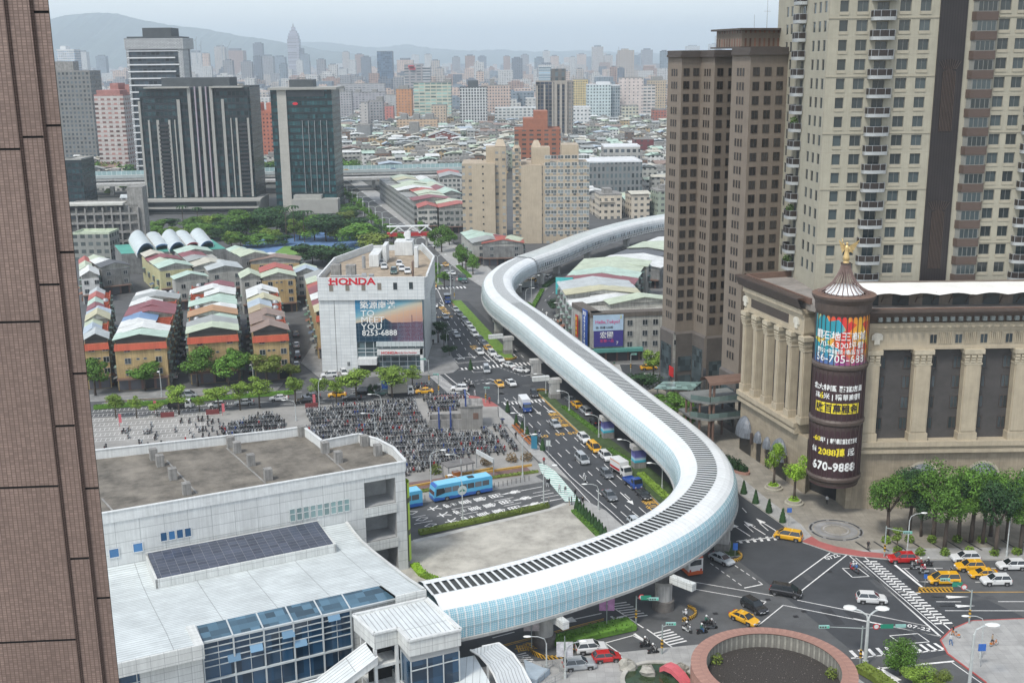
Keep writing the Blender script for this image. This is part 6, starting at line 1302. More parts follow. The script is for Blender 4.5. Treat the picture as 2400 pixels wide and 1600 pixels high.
bw=window_mesh(2.6,1.6,WTRIM,glass('pale_pane',(.14,.16,.16),.15),1,.1)
many(tt2,'window',bw,[((x-1202)*f2,-.02,4+k*3.05,0)for x in(1284,1298,1314,1330,1346,1362,1374)for k in range(12)],90)
many(tt2,'bay_window',window_mesh(2.0,1.9,TANR,glass('pale_pane',()),0,.25,0,.3),[((1212-1202)*f2,-.02,4+k*3.05,0)for k in range(14)],20)
def gw(n,col,su,sv,fu,fv,g=(.06,.08,.09),fb=None):return gridwall('wall_'+n,col,su,sv,fu,fv,g,floorband=fb)
BRK=gw('brick',(.30,.115,.065),5.2,3.2,.55,.42,(.05,.05,.05));BRR=mat('brick_roof',(.30,.12,.07),.85,.15,.3)
def exb(t,W,dep,h):
 b=MB();b.box(W*.19,1,h-1,W*.72,dep-3,h+7);b.build('roof_structure',BRR,t);b=MB();b.box(W*.42,2,h+7,W*.72,dep-3,h+12);b.build('roof_structure',BRR,t)
tower('brick_block','red brick apartment block with stepped roof rising behind the tan apartments',1206,1314,430,302,26,BRK,BRR,Y=800,extra=exb)
DB=gw('slate_glass',(.13,.125,.12),4.0,3.4,.8,.75,(.025,.03,.045));DBR=mat('taupe_trim',(.33,.30,.26),.7,.15,.3)
def exs(t,W,dep,h):
 fins([(.02,1.4,.93),(.22,1.6,.95),(.44,1.6,.98),(.52,2.6),(.80,2.6),(.66,2.2,.99)],1,DBR)(t,W,dep,h);b=MB();b.box(W*.5,-.9,h-3,W*.83,2,h+.2);b.build('white_frame',DBR,t)
 b=MB();b.box(W*.86,-.4,0,W*1.0,dep,h-.5);b.build('side_wall',gw('taupe',(.25,.225,.20),2.6,3.4,.4,.5),t);b=MB();b.box(W*.40,4,h-1,W*.80,20,h+11);b.build('penthouse',gw('taupe_dark',(.14,.13,.12),6,5,.45,.8),t)
tower('slate_tower','slim dark slate tower with taupe fins, tallest in the middle distance',1257,1344,352,190,26,DB,DBR,Y=1090,extra=exs)
BW=gw('black_white',(.58,.59,.58),3.3,3.3,.62,.7,(.04,.045,.05))
tower('chequered_block','white framed black apartment block with a roof gate, left of the slate tower',1078,1141,312,204,22,BW,mat('dark_roof',()),Y=1330,step=[(.3,.68,.1,.8,7)])
tower('office_block','grey office block with white roof slab right of the tan apartments',1362,1505,440,378,30,gw('office_grey',(.20,.21,.21),2.4,3.8,.5,.62,(.06,.08,.085)),WB,Y=640,rz=.05)
tower('office_block','upper white cornered office block above the grey one right of the tan pair',1415,1500,430,342,20,gw('office_white',(.36,.36,.34),3.4,3.8,.6,.5,(.05,.06,.07)),WB,Y=675)
MIDL=[('office_block','long cream office block with green ribbon windows and a blank right tower',970,1057,193,1520,26,gw('cream_green',(.50,.48,.38),7.5,4.2,.86,.5,(.13,.22,.20)),[(.84,1.0,0,.9,4)]),('orange_block','orange stone block with an arched window row and a low gable',928,965,208,1560,24,gw('orange',(.52,.25,.12),4.2,3.8,.3,.4),[(.2,.8,0,.8,4)]),('slab_block','long grey balcony slab, upper one right of the fin tower',790,902,196,1900,16,gw('grey_balcony',(.38,.38,.39),7,3.2,.7,.4,(.13,.14,.15)),None),('slab_block','grey balcony slab standing in front of the upper long one',826,904,216,1700,18,gw('grey_balcony2',(.35,.34,.36),5,3.2,.6,.45,(.12,.13,.14)),[(.1,.25,0,.8,4),(.6,.75,0,.8,4)]),('slab_block','grey apartment block touching the right edge of the fin tower',780,824,214,1500,18,gw('grey_apartment',(.36,.35,.36),3.6,3.2,.5,.45),[(.3,.6,0,.8,4)]),('slab_block','blank pale grey block beside the orange stone block',903,931,222,1650,20,gw('grey_blank',(.40,.41,.41),8,3.2,.12,.45),None),('grey_block','lower grey block with flat sides left of the pink stub',843,862,240,1330,18,gw('pale_plain',(.47,.45,.43),6,3.3,.3,.3),None),('grey_block','grey gridded block with dark right side above the red roofs',862,897,237,1360,22,gw('grey_grid',(.33,.32,.33),3.6,3.2,.55,.45),[(.6,1,0,.8,5)]),('pink_block','small bright pink stub block beside the grey gridded one',899,922,248,1420,16,gw('pink_bright',(.50,.20,.17),4,3.3,.35,.4),None),('peach_block','wide peach apartment block with small red awnings below the cream office',930,1026,278,1290,22,gw('peach',(.55,.40,.27),3.8,3.3,.55,.42,(.10,.09,.08)),[(.1,.25,.1,.8,5),(.4,.55,.1,.8,5),(.7,.9,.1,.8,5)]),('peach_block','tall peach block rising at the right end of the cream office',1012,1046,246,1360,20,gw('peach2',(.52,.42,.32),3.6,3.3,.4,.42),None),('pink_block','pale pink hotel like block behind the chequered one',1128,1197,200,1560,26,gw('pale_pink',(.52,.40,.34),3.8,4.0,.5,.48),[(.3,.45,0,.8,8)]),('white_block','long low white school block with window rows',1160,1256,252,1400,20,gw('white_school',(.56,.57,.55),5,3.6,.6,.42),None),('yellow_block','yellow apartment block with balconies right of the slate tower',1344,1378,186,1620,22,gw('yellow',(.55,.44,.22),3.4,3.3,.55,.45),None),('hospital_block','pale blue white block with white dome row and grey right side',1377,1432,198,1450,30,gw('ice_blue',(.52,.60,.60),3.8,3.9,.48,.48),[(.4,.95,.1,.6,3)]),('hospital_block','grey gridded right wing of the pale blue white block',1432,1453,200,1455,34,gw('slate_grid',(.30,.34,.36),3.0,3.9,.6,.6),None),('pink_block','tall very pale pink block with few windows, left wing',1454,1508,182,1500,26,gw('shell_pink',(.62,.54,.50),5.5,4.2,.3,.3),None),('pink_block','pale pink block with ribbon windows joined to the blank pink one',1508,1536,198,1500,26,gw('shell_ribbon',(.58,.53,.49),5.5,4.2,.75,.42),None),('cream_block','small cream gridded block standing before the pale pink one',1459,1496,247,1400,16,gw('cream_grid',(.52,.50,.40),4.2,4.0,.6,.5),None),('tan_block','tan block partly hidden by the brown tower roofline',1520,1562,188,1640,24,gw('tan_grid',(.48,.38,.26),3.4,3.6,.45,.5),[(.2,.8,.1,.8,5)]),('white_block','white six storey block directly right of the slate tower foot',1344,1384,250,1330,22,gw('bright_white',(.64,.65,.64),4.4,4.4,.45,.4),None),('red_block','dark red block at the foot of the tan block',1530,1562,256,1380,18,gw('red_small',(.36,.12,.08),3.4,3.3,.5,.45),None),('scaffold_block','grey netted building under construction among the low roofs',836,868,293,1120,22,mat('scaffold_net',(.26,.27,.27),.9,.2,.1,streak=.15),None),('brick_block','small brown brick block with raised core among the low roofs',951,996,312,1090,18,gw('brick2',(.27,.145,.09),5,3.4,.2,.3),[(.2,.68,.1,.8,10)]),('brown_block','dark brown slim block among low roofs right of the slate tower',1467,1486,308,1000,14,gw('choc',(.15,.11,.09),5,3.3,.3,.3),None),('maroon_block','maroon block right of the grey office blocks',1487,1532,325,900,18,gw('maroon',(.16,.045,.05),5,3.4,.3,.35),None),('grey_tower','tall grey stone tower with big red emblem near its roof',948,991,150,2300,26,gw('stone_floor',(.33,.31,.31),12,5.4,.72,.45),None),('grey_tower','striped white and dark block joined to the tower with red emblem',990,1008,156,2300,26,gw('stripe_floor',(.45,.45,.46),20,5.4,.95,.5),None),('glass_tower','tall dark blue glass tower left of the red emblem tower',884,919,120,2900,40,gw('blue_tower',(.10,.14,.20),5,4.5,.75,.7,(.05,.08,.12)),None),('white_tower','white apartment tower with blue balconies beside the tiled tower top',134,176,116,1750,26,gw('white_blue',(.55,.57,.58),3.2,3.4,.5,.5,(.09,.16,.24)),[(.2,.5,.1,.8,5)]),('glass_block','low glass office with horizontal white bands behind the slate tower',1263,1292,156,2500,30,gw('band_glass',(.42,.47,.49),40,5.2,.95,.55,(.14,.2,.24)),None),('white_block','cream low block peeping over the wide dark tower',522,562,196,1250,20,gw('cream_small',(.58,.52,.44),3.6,3.4,.5,.45),[(.05,.3,.1,.8,6)]),]
for nm,lb,xl,xr,yt,Y,dep,wl_,st in MIDL:tower(nm,lb,xl,xr,300,yt,dep,wl_,WB if 'white' in lb else CONCG,Y=Y,step=st)
b=MB();q=D(965,153,2297);
for i in range(3):b.box(q.x-7+i*1.5,2296.5,q.z-5-i*2,q.x+4+i*1.5,2297.5,q.z-1-i*2+.5)
o=b.build('red_emblem',RED);tag(o,'red emblem on the roofline of the grey stone tower','sign')
t=thing('market_hall','dark red gabled hall with pale ornament and grey left roof slope','building',(*D(1003,330,1080).xy,0),.0);b=MB();b.box(0,0,0,30,26,11.5);b.build('wall',mat('hall_red',(.20,.06,.05),.8,.2,.3),t)
b=MB();b.gable(0,0,30,26,11.5,5,.8,0,1);b.build('roof',[RM['grey'],mat('hall_red',())],t);b=MB()
for x_,z_ in((7,12),(10,13.2),(14,14.2),(18,13.4),(22,12.2),(8,9),(15,10),(21,9)):b.box(x_,-.2,z_,x_+2.8,0,z_+.8)
b.build('ornament',WTRIM,t);FOOT.append((D(1003,330,1080).x-3,1070,D(1003,330,1080).x+35,1110))
EX0,EX1=Vector((-330,700)),Vector((-10,748));t=thing('elevated_expressway','elevated expressway with pale teal barriers crossing above the far avenue','expressway');ef=Face(EX0,EX1)
b=MB();ef.box(b,0,ef.L,-16,0,9.4,11.4);b.build('deck',PIER,t);b=MB();ef.box(b,0,ef.L,-.2,.3,10.9,12.6);b.build('parapet',mat('barrier_pale',(.36,.41,.41),.6,.1,.2),t)
b=MB();ef.box(b,0,ef.L,-16.3,-16,11.4,14.0);b.build('noise_barrier',panels('barrier_teal',(.26,.38,.39),3,8,.25,(.55,.6,.6),.4,.08,0,.1),t)
b=MB();ef.box(b,0,ef.L,-18,-14,6.5,7.6);ef.box(b,60,ef.L,3,13,7.2,8.6);b.build('slip_road',PIER,t)
for i in range(14):b=MB();ef.box(b,8+i*23.5,10.4+i*23.5,-10,-6,0,9.4);b.build('pier',PIER,t)
for i in range(6):b=MB();ef.box(b,215+i*10-1,225+i*10-3,-1,.5,0,7)
t=thing('footbridge','red footbridge with white trussed roof crossing the far avenue','footbridge');p,q=vN6(1700,930,6),vN6(2175,930,6);ff=Face(p,Vector((q.x,p.y+2)));b=MB();ff.box(b,0,ff.L,-3,0,5.0,6.6);b.build('deck',mat('bridge_red',(.42,.03,.03),.5,.15,.5),t)
b=MB();ff.box(b,0,ff.L,-3.2,.1,9.2,9.5)
for k in range(3):
 x0=ff.L*(.08+.34*k);
 for a,c in(((x0,6.4),(x0+3.5,9.2)),((x0+7,6.4),(x0+3.5,9.2))):b.tube((*ff.at(a[0],.1),a[1]),(*ff.at(c[0],.1),c[1]),.3,.3,5)
b.build('truss_roof',WTRIM,t)
for x_ in(1,ff.L-1):b=MB();q=ff.at(x_,-1.5);b.tube((q.x,q.y,0),(q.x,q.y,5),.5,.5,8);b.build('column',PIER,t)
fr=random.Random(11)
rcol=['white']*9+['cream']*6+['mint']*4+['pale green']*5+['silver']*5+['grey']*4+['pale blue']*2+['crimson','red','rust brown','dark grey','tan']+['pale yellow']*2
lowwall={k:gridwall('low_wall_'+k,v,3.3,3.1,.5,.42,(.06,.065,.065))for k,v in{'grey':(.42,.42,.39),'cream':(.60,.54,.44),'white':(.66,.66,.63),'ochre':(.48,.36,.21),'pale green':(.33,.38,.30),'brown':(.22,.14,.10)}.items()}
HV=[]
for i in range(42):
 w_,d_,h_=fr.uniform(7,17),fr.uniform(8,15),fr.choice([7.5,10.5,10.5,12,13.5]);rc,wc=fr.choice(rcol),fr.choice(['grey','grey','grey','cream','white','white','ochre','pale green','brown'])
 b=MB();b.box(-w_/2,-d_/2,0,w_/2,d_/2,h_);
 if fr.random()<.5:b.box(-w_/2-.1,-d_/2-1.0,h_-3.3,w_/2*.3,-d_/2,h_-2.3)
 wm_=b.mesh('wall',lowwall[wc]);b=MB();flat=fr.random()<.22
 if flat:b.box(-w_/2,-d_/2,h_,w_/2,d_/2,h_+.9);b.box(-w_/4,-d_/4,h_+.9,w_/8,d_/4,h_+3.2)
 elif fr.random()<.5:b.gable(-w_/2,-d_/2,w_/2,d_/2,h_+.6,fr.uniform(.9,1.9),.6,0,0)
 else:b.gable(-w_/2,-d_/2,w_/2,d_/2,h_+.6,fr.uniform(.9,1.7),.6,0,0,'x')
 if fr.random()<.45 and not flat:x_,y_=fr.uniform(-w_/3,w_/3),fr.uniform(-d_/2,d_/2);b.gable(x_-2.5,y_-2,x_+2.5,y_+2,h_+fr.uniform(1.2,2.6),.7,.3,0,0)
 rm_=b.mesh('roof',CONCG if flat else RM[rc]);HV.append((wm_,rm_,rc,wc,flat,max(w_,d_)))
def blocked(x,y,r=6):
 for a in FOOT:
  if a[0]-r<x<a[2]+r and a[1]-r<y<a[3]+r:return True
 cx=-38-(y-513)*.272
 if abs(x-(cx-6))<30 and y<900:return True
 e=EX0.y+(x-EX0.x)*.15
 if-24<y-e<26 and x<0:return True
 return False
cand=[]
Y=590
while Y<1720:
 lo=-.415*Y;hi=.150*Y;X_=lo;rowoff=fr.uniform(0,8)
 while X_<hi:
  x,y=X_+fr.uniform(-2,2)+rowoff,Y+fr.uniform(-2.5,2.5);X_+=15.5+(Y-600)*.003
  pxr=x/y
  if blocked(x,y):continue
  if y<745 and(x<40):continue
  if y<800 and-.33<pxr<-.12:continue
  if-.335<pxr<-.23 and y<900:continue
  cand.append((x,y))
 Y+=14+(Y-600)*.009
cand+=[(x,y)for x,y in((-205,610),(-232,640),(-213,655),(-245,690),(-262,720),(-231,700))if not blocked(x,y)]
cand.sort(key=lambda c:c[1]);stuffh=MB();smats=[];smi={}
def addstuff(me,x,y,a,sc=1.0):
 mt_=me.materials[0]
 if mt_.name not in smi:smi[mt_.name]=len(smats);smats.append(mt_)
 b0=len(stuffh.v);c,s=math.cos(a)*sc,math.sin(a)*sc
 stuffh.v+=[(x+v.co.x*c-v.co.y*s,y+v.co.x*s+v.co.y*c,v.co.z)for v in me.vertices];stuffh.f+=[tuple(i+b0 for i in p.vertices)for p in me.polygons];stuffh.m+=[smi[mt_.name]]*len(me.polygons)
for n_,(x,y)in enumerate(cand):
 v_=fr.choice(HV);a=.16+fr.choice([0,0,0,math.pi/2])+fr.uniform(-.07,.07)
 if n_<215:
  where='right of the tan pair' if(x>.05*y and y<800)else('left of the dark towers' if x<-.33*y else 'beyond the elevated expressway')
  t=thing('low_house',f"low {v_[3]} house with {'flat concrete' if v_[4] else v_[2]} roof {where}",'house',(x,y,0),a,'packed low houses of the old quarter')
  inst('wall',v_[0],t);inst('roof',v_[1],t)
 else:addstuff(v_[0],x,y,a,1+max(0,y-1300)/2500);addstuff(v_[1],x,y,a,1+max(0,y-1300)/2500)
struct(stuffh.build('far_low_houses',smats),'stuff')
FW=[gw('far_%s'%'abcdefg'[i],c,5.5,4.2,.5,.5,g)for i,(c,g)in enumerate([((.46,.42,.38),(.10,.12,.14)),((.30,.30,.31),(.06,.08,.10)),((.55,.44,.37),(.12,.12,.13)),((.17,.19,.22),(.05,.07,.1)),((.52,.52,.50),(.14,.15,.16)),((.36,.25,.21),(.08,.08,.08)),((.22,.26,.30),(.07,.1,.12))])]
b=MB();fr=random.Random(5);Y=1640
while Y<9000:
 X_=-.44*Y
 while X_<.20*Y:
  w_=fr.uniform(14,34)*(1+Y/9000);h_=fr.choice([12,15,18,24,30,40])*(1+(Y-1700)/14000)*fr.uniform(.7,1.25)
  if fr.random()<.05:h_*=1.9
  if Y<2300:h_=min(h_*fr.choice([.8,1,1.3]),34)
  x=X_;X_+=w_+fr.uniform(0,14)*(1+Y/5000)
  y=Y+fr.uniform(-40,40)
  if any(a[0]-5<x<a[2]+5 and a[1]-w_<y<a[3]+5 for a in FOOT):continue
  k_=fr.choice([0,1,2,2,3,4,4,5,6]);b.box(x,y,0,x+w_,y+w_*.8,h_,k_,None,False)
  if fr.random()<.6:b.box(x+w_*.2,y+w_*.1,h_,x+w_*fr.uniform(.4,.8),y+w_*.5,h_+fr.uniform(2,6),k_,None,False)
 Y+=70+(Y-1700)*.035
struct(b.build('distant_city',FW),'stuff')
def sky_t(xl,xr,yt,Y,m_,label='hazy blue grey tower on the far skyline',crown=None,name='skyline_tower',group='hazy towers on the far skyline',cat='tower'):
 p,W=site(xl,xr,yt+15,0,Y);h=HZ((xl+xr)/2,yt,Y);t=thing(name,label,cat,(p.x,p.y,0),0,group);b=MB();b.box(0,0,0,W,W*.8,h);b.build('wall',m_,t)
 b=MB();b.box(W*.2,W*.1,h,W*.8,W*.6,h+(crown or W*.12));b.build('roof_structure',FW[3],t);return t,W,h
slist=[(593,615,102,4600),(612,640,132,4000),(640,668,134,4400),(432,474,124,4200),(474,490,126,3500),(502,527,110,4500),(527,570,119,4700),(594,612,132,3200),(523,545,142,2800),(225,248,132,4200),(178,203,122,4300),(318,340,138,3600),(802,818,122,5200),(832,852,128,5000),(846,868,134,3800),(742,762,140,3400),(704,724,128,4700),(995,1012,128,5000),(930,968,141,3600),(1010,1030,142,3200),(1090,1113,131,4200),(1199,1225,137,3400),(1221,1240,129,5200),(1253,1275,136,3900),(1272,1289,120,5600),(1290,1310,132,5000),(1388,1414,110,5200),(1445,1460,128,4600),(1463,1482,130,4200),(1504,1530,117,5000),(1548,1566,120,3000),(1335,1350,134,4400),(1352,1374,128,5600),(1416,1436,130,5200),(1180,1196,132,5200),(1120,1140,133,5600),(1060,1078,134,5000),(1482,1500,132,5200),(1262,1300,152,3000),(1310,1336,168,2600),(1350,1368,162,2700),(1430,1446,157,2700),(1448,1464,160,2500),(565,590,145,3000),(655,672,150,3000),(770,790,152,2900),(1116,1134,168,2300),(1020,1040,160,2600)]
for i,(xl,xr,yt,Y)in enumerate(slist):sky_t(xl,xr,yt,Y,FW[(i*5+3)%7])
p,W=site(673,700,100,0,4900);t=thing('stepped_skyscraper','tallest hazy skyscraper with stepped crown and spire on the far skyline','skyscraper',(p.x,p.y,0),0)
hh=lambda y:HZ(688,y,4900);SKY=gw('skyscraper',(.34,.33,.37),40,7,.95,.4,(.16,.17,.2))
for f0,f1,ya,yb,nm in((0,1,None,92,'shaft'),(.06,.94,92,84,'shaft'),(.12,.88,84,78,'crown'),(.22,.78,78,72,'crown'),(.34,.66,72,64,'crown')):b=MB();b.box(W*f0,W*f0,0 if ya is None else hh(ya),W*f1,W*f1,hh(yb));b.build(nm,SKY,t)
b=MB();b.tube((W/2,W/2,hh(64)),(W/2,W/2,hh(54)),5,.5,8);b.build('spire',FW[1],t);b=MB();b.box(W,10,0,W*1.28,W,hh(113));b.box(W*1.28,10,0,W*1.5,W,hh(128));b.build('annex',FW[3],t)
for i,(xl,xr,yt,lb)in enumerate(((1664,1700,103,'pale lower half of the distant stepped tower at right'),(1677,1692,85,'slim upper distant tower seen left of the brown penthouse'),(1609,1640,108,'pair of pale distant blocks above the brown tower roof'))):sky_t(xl,xr,yt,6500,FW[4],lb,4,'distant_tower',None)
CRN=mat('crane_steel',(.25,.28,.3),.6,.1,1)
for i,(x_,y0,y1,jx,jy)in enumerate(((447,124,96,441,92),(461,122,88,461,86),(472,124,100,471,96),(520,112,102,521,100),(534,119,104,542,94),(1452,118,122,1450,110))):
 p,q,j=D(x_,y0+8,4150),D(x_,y1+8,4150),D(jx,jy,4150);t=thing('tower_crane','tower crane with raised jib on a hazy far construction site' if i<5 else 'lone tower crane on the far skyline at right','crane',(p.x,p.y,0),0,'tower cranes on the skyline' if i<5 else None)
 b=MB();b.tube((0,0,p.z-30),(0,0,q.z),2.2,2.2,4);b.build('mast',CRN,t);b=MB();b.tube((0,0,q.z),(j.x-p.x,0,j.z),2.0,1.0,4);b.tube((0,0,q.z),(-(j.x-p.x)*.5-4,0,q.z+3),2.0,2.0,4);b.build('jib',CRN,t)
def ridge_(name,Y,pts,col,seed,dpt=2500):
 rr=random.Random(seed);b=MB();xs=[];px=pts[0][0]
 while px<=pts[-1][0]:
  for(xa,ya),(xb,yb)in zip(pts[:-1],pts[1:]):
   if xa<=px<=xb:y_=ya+(yb-ya)*(px-xa)/(xb-xa);break
  q=D(px,y_+rr.uniform(-1.2,1.2),Y);xs.append((q.x,max(q.z,5),rr.uniform(-250,250)));px+=11
 for(x0,z0,d0),(x1,z1,d1)in zip(xs[:-1],xs[1:]):
  b.face([(x0*.93,Y-dpt,-2),(x1*.93,Y-dpt,-2),(x1*.97,Y-dpt*.45+d1,z1*.5),(x0*.97,Y-dpt*.45+d0,z0*.5)]);b.face([(x0*.97,Y-dpt*.45+d0,z0*.5),(x1*.97,Y-dpt*.45+d1,z1*.5),(x1,Y,z1),(x0,Y,z0)]);b.face([(x0,Y,z0),(x1,Y,z1),(x1*1.1,Y+1500,-2),(x0*1.1,Y+1500,-2)])
 struct(b.build(name,mat('forest_'+name,col,.95,.3,.004),None,True))
ridge_('hills',11500,[(-100,60),(60,54),(120,44),(160,35),(225,29),(270,32),(330,46),(400,60),(470,66),(560,84),(620,92),(700,106),(760,118),(900,134)],(.03,.055,.03),3)
ridge_('hills',15500,[(560,130),(640,108),(700,99),(760,98),(830,108),(890,112),(950,104),(1010,113),(1080,119),(1180,117),(1260,122),(1350,118),(1500,124),(1900,128)],(.03,.055,.03),4,3000)
b=MB();b.box(-15900,-150,-1.03,15900,22000,640);hz_=b.build('haze',[],None);m=bpy.data.materials.new('haze_air');m.use_nodes=True;nt=m.node_tree;nt.nodes.clear();ou=nt.nodes.new('ShaderNodeOutputMaterial');vv=nt.nodes.new('ShaderNodeVolumePrincipled')
vv.inputs['Color'].default_value=(.80,.915,1.0,1);vv.inputs['Density'].default_value=.00012;vv.inputs['Anisotropy'].default_value=.2;nt.links.new(vv.outputs[0],ou.inputs['Volume']);hz_.data.materials.append(m);struct(hz_,'stuff')
def leafmat(name,c):
 if name in MATS:return MATS[name]
 m,nt,b=newmat(name);ge=nt.nodes.new('ShaderNodeNewGeometry');oi=nt.nodes.new('ShaderNodeObjectInfo')
 o=scalec(nt,c,nramp(nt,ge.outputs['Random Per Island'],.5,1.55,0,1));o=scalec(nt,o,nramp(nt,oi.outputs['Random'],.8,1.2,0,1));L(nt,o,b.inputs['Base Color']);b.inputs['Roughness'].default_value=.7;b.inputs['Specular IOR Level'].default_value=.25
 MATS[name]=m;return m
LEAF={'mid':leafmat('leaf_mid',(.078,.165,.024)),'light':leafmat('leaf_light',(.15,.235,.035)),'dark':leafmat('leaf_dark',(.028,.068,.022)),'olive':leafmat('leaf_olive',(.12,.16,.03)),'bright':leafmat('leaf_bright',(.20,.34,.03))}
BARK=mat('bark',(.09,.07,.055),.95,.3,2)
def crown_mesh(seed,n,s,kind,flat=.75,lobes=9):
 """unit crown: radius about .5, height about 1*flat, leaf-sized faces in lobes with gaps"""
 rr=random.Random(seed);b=MB();ls=[]
 for i in range(lobes):
  a=rr.uniform(0,6.28);r_=rr.uniform(.08,.36);z=rr.uniform(-.28,.34);ls.append((r_*math.cos(a)*(1-abs(z)),r_*math.sin(a)*(1-abs(z)),z*flat,rr.uniform(.13,.24)))
 for _ in range(n):
  l_=rr.choice(ls);v_=Vector((rr.gauss(0,1),rr.gauss(0,1),rr.gauss(0,1))).normalized();p=Vector(l_[:3])+Vector((v_.x,v_.y,v_.z*.72))*l_[3]*(.62+.45*rr.random())
  nn=(v_+Vector((rr.uniform(-.7,.7),rr.uniform(-.7,.7),rr.uniform(-.2,.9)))).normalized();a=nn.orthogonal().normalized();a=(Matrix.Rotation(rr.uniform(0,6.28),3,nn)@a)*s*rr.uniform(.7,1.3);c=nn.cross(a)*rr.uniform(.6,1)
  b.face([p-a,p-c*.8,p+a,p+c*.8])
 return b.mesh('crown',[LEAF[kind]],False,False)
CM={}
def crown(kind,big,i):
 k=(kind,big,i)
 if k not in CM:CM[k]=crown_mesh(i*13+len(kind)+big*7,[950,2600,6500][big],[.042,.027,.018][big],kind,.78,[8,11,15][big])
 return CM[k]
def trunk_mesh(seed,lim=4):
 rr=random.Random(seed);b=MB();b.tube((0,0,0),(.01,0,.45),.032,.024,7);
 for i in range(lim):a=6.28*i/lim+rr.uniform(-.4,.4);m_=(.10*math.cos(a),.10*math.sin(a),.62);b.tube((.01,0,.43),m_,.018,.012,5);b.tube(m_,(m_[0]*2.6,m_[1]*2.6,.86),.012,.005,4);b.tube(m_,(m_[0]*1.2-.04,m_[1]*1.9,.84),.009,.004,4)
 return b.mesh('trunk',[BARK],True,False)
TM=[trunk_mesh(i)for i in range(3)];tcount=[0]
def tree(p,h,w_,kind,label,group,big=0,low=.30,cat='tree',name='tree'):
 i=tcount[0];tcount[0]+=1;t=thing(name,label,cat,(p[0],p[1],p[2]if len(p)>2 else .1),rnd.uniform(0,6.28),group)
 inst('trunk',TM[i%3],t,(0,0,0),0,(h*.95,h*.95,h*.93));ch=h*(1-low);inst('crown',crown(kind,big,i%3),t,(0,0,low*h+ch/2),0,(w_*(1.42 if big<2 else 1.15),w_*(1.42 if big<2 else 1.15),ch*1.3));return t
def tpx(v,bx,by,ty,wpx,s,x0,y0,kind,label,group,big=0,low=.3):
 p=v(bx,by);h=HZ(x0+bx/s,y0+ty/s,p.y);dep_=p.y*CP+(EYE-h/2)*SP;w_=wpx/s*dep_/FOC;return tree((p.x,p.y),h,w_,kind,label,group,big,low)
g1='green trees before the yellow terraces'
for i,a in enumerate([(165,1370,1035,240),(600,1330,1065,260),(1060,1290,945,270),(1330,1300,1000,270),(1430,1280,935,200),(1670,1290,975,320),(1880,1240,1080,140)]):
 tpx(vR6,*a,3.733,180,560,'mid' if i<5 else 'olive',['broad green street tree next to the tiled tower edge','green tree before the second yellow gable wall','large green tree at the mouth of the wide alley','green tree before the green shop sign','tall green tree right of the green sign gable','broad olive tree before the narrow yellow terrace','small tree left of the showroom lane'][i],g1,1)
lb2=['near pavement tree closest to the tiled tower','thin near pavement tree, second from the tiled tower','small light green tree left of the white flatbed','light green tree rising behind the white flatbed','small bushy tree left of the white hatchback','light tree behind the white hatchback roof','light green tree beside the silver saloon','larger light tree left of the white saloon','slender tree behind the two black saloons']
for i,a in enumerate([(345,1568,1350,160),(525,1568,1370,105),(705,1555,1420,120),(895,1540,1270,175),(1075,1515,1375,95),(1245,1510,1265,210),(1430,1500,1240,150),(1600,1480,1200,250),(1915,1450,1180,170)]):
 tpx(vR6,*a,3.733,180,560,'light',lb2[i],'light street trees on the near pavement',1,.38)
lb3=['light tree between the lamp post and the taxi','light tree beside the yellow taxi on the cross street','wide spreading tree before the showroom left wall','wide spreading tree before the showroom entrance','light tree before the showroom right corner','dark narrow tree between the two spreading trees']
for i,a in enumerate([(520,520,210,200),(730,520,215,210),(960,480,90,340),(1370,460,85,370),(1600,350,85,230),(1145,440,290,90)]):
 tpx(vR4,*a,4.9,640,840,'light' if i<5 else 'dark',lb3[i],'spreading trees before the showroom',1 if i!=3 else 1,.42 if i<5 else .1)
lbp='dense green park tree between the gym arches and the dark towers'
for i,a in enumerate([(x_,y_,t_,w_*1.25)for x_,y_,t_,w_ in[(90,960,640,330),(290,960,610,360),(210,1070,915,290),(390,1060,960,130),(1000,1010,690,420),(1400,1060,775,400),(1560,1130,900,300),(850,1290,1020,340),(1080,1290,1030,330),(1250,1300,1090,240),(1260,760,600,200),(1330,690,570,150),(1240,640,560,110),(700,990,730,220),(560,960,700,230),(1200,1000,800,220),(1600,1230,1010,260),(1750,1260,1080,200),(400,760,600,220),(660,870,650,180),(1180,930,740,260),(440,900,690,200),(20,1080,900,260),(330,820,600,260),(500,1050,930,150),(870,1000,720,250),(1110,990,760,250),(1480,980,800,280),(1330,900,720,260),(1620,1080,900,240),(1500,1300,1100,300),(1700,1330,1150,260),(960,1250,1060,300),(1170,1240,1100,260),(760,860,700,180),(880,860,690,200),(1230,860,640,180),(1300,800,640,200)]]):
 tpx(vN6,*a,4.9,560,360,['mid','dark','mid','light','dark','mid','olive','dark','dark','dark'][i%10],lbp if i not in(4,7)else['','','','','huge dark banyan before the fin tower podium','','','big dark round tree left of the showroom roof'][i],'park trees between the towers and the showroom',1,.12)
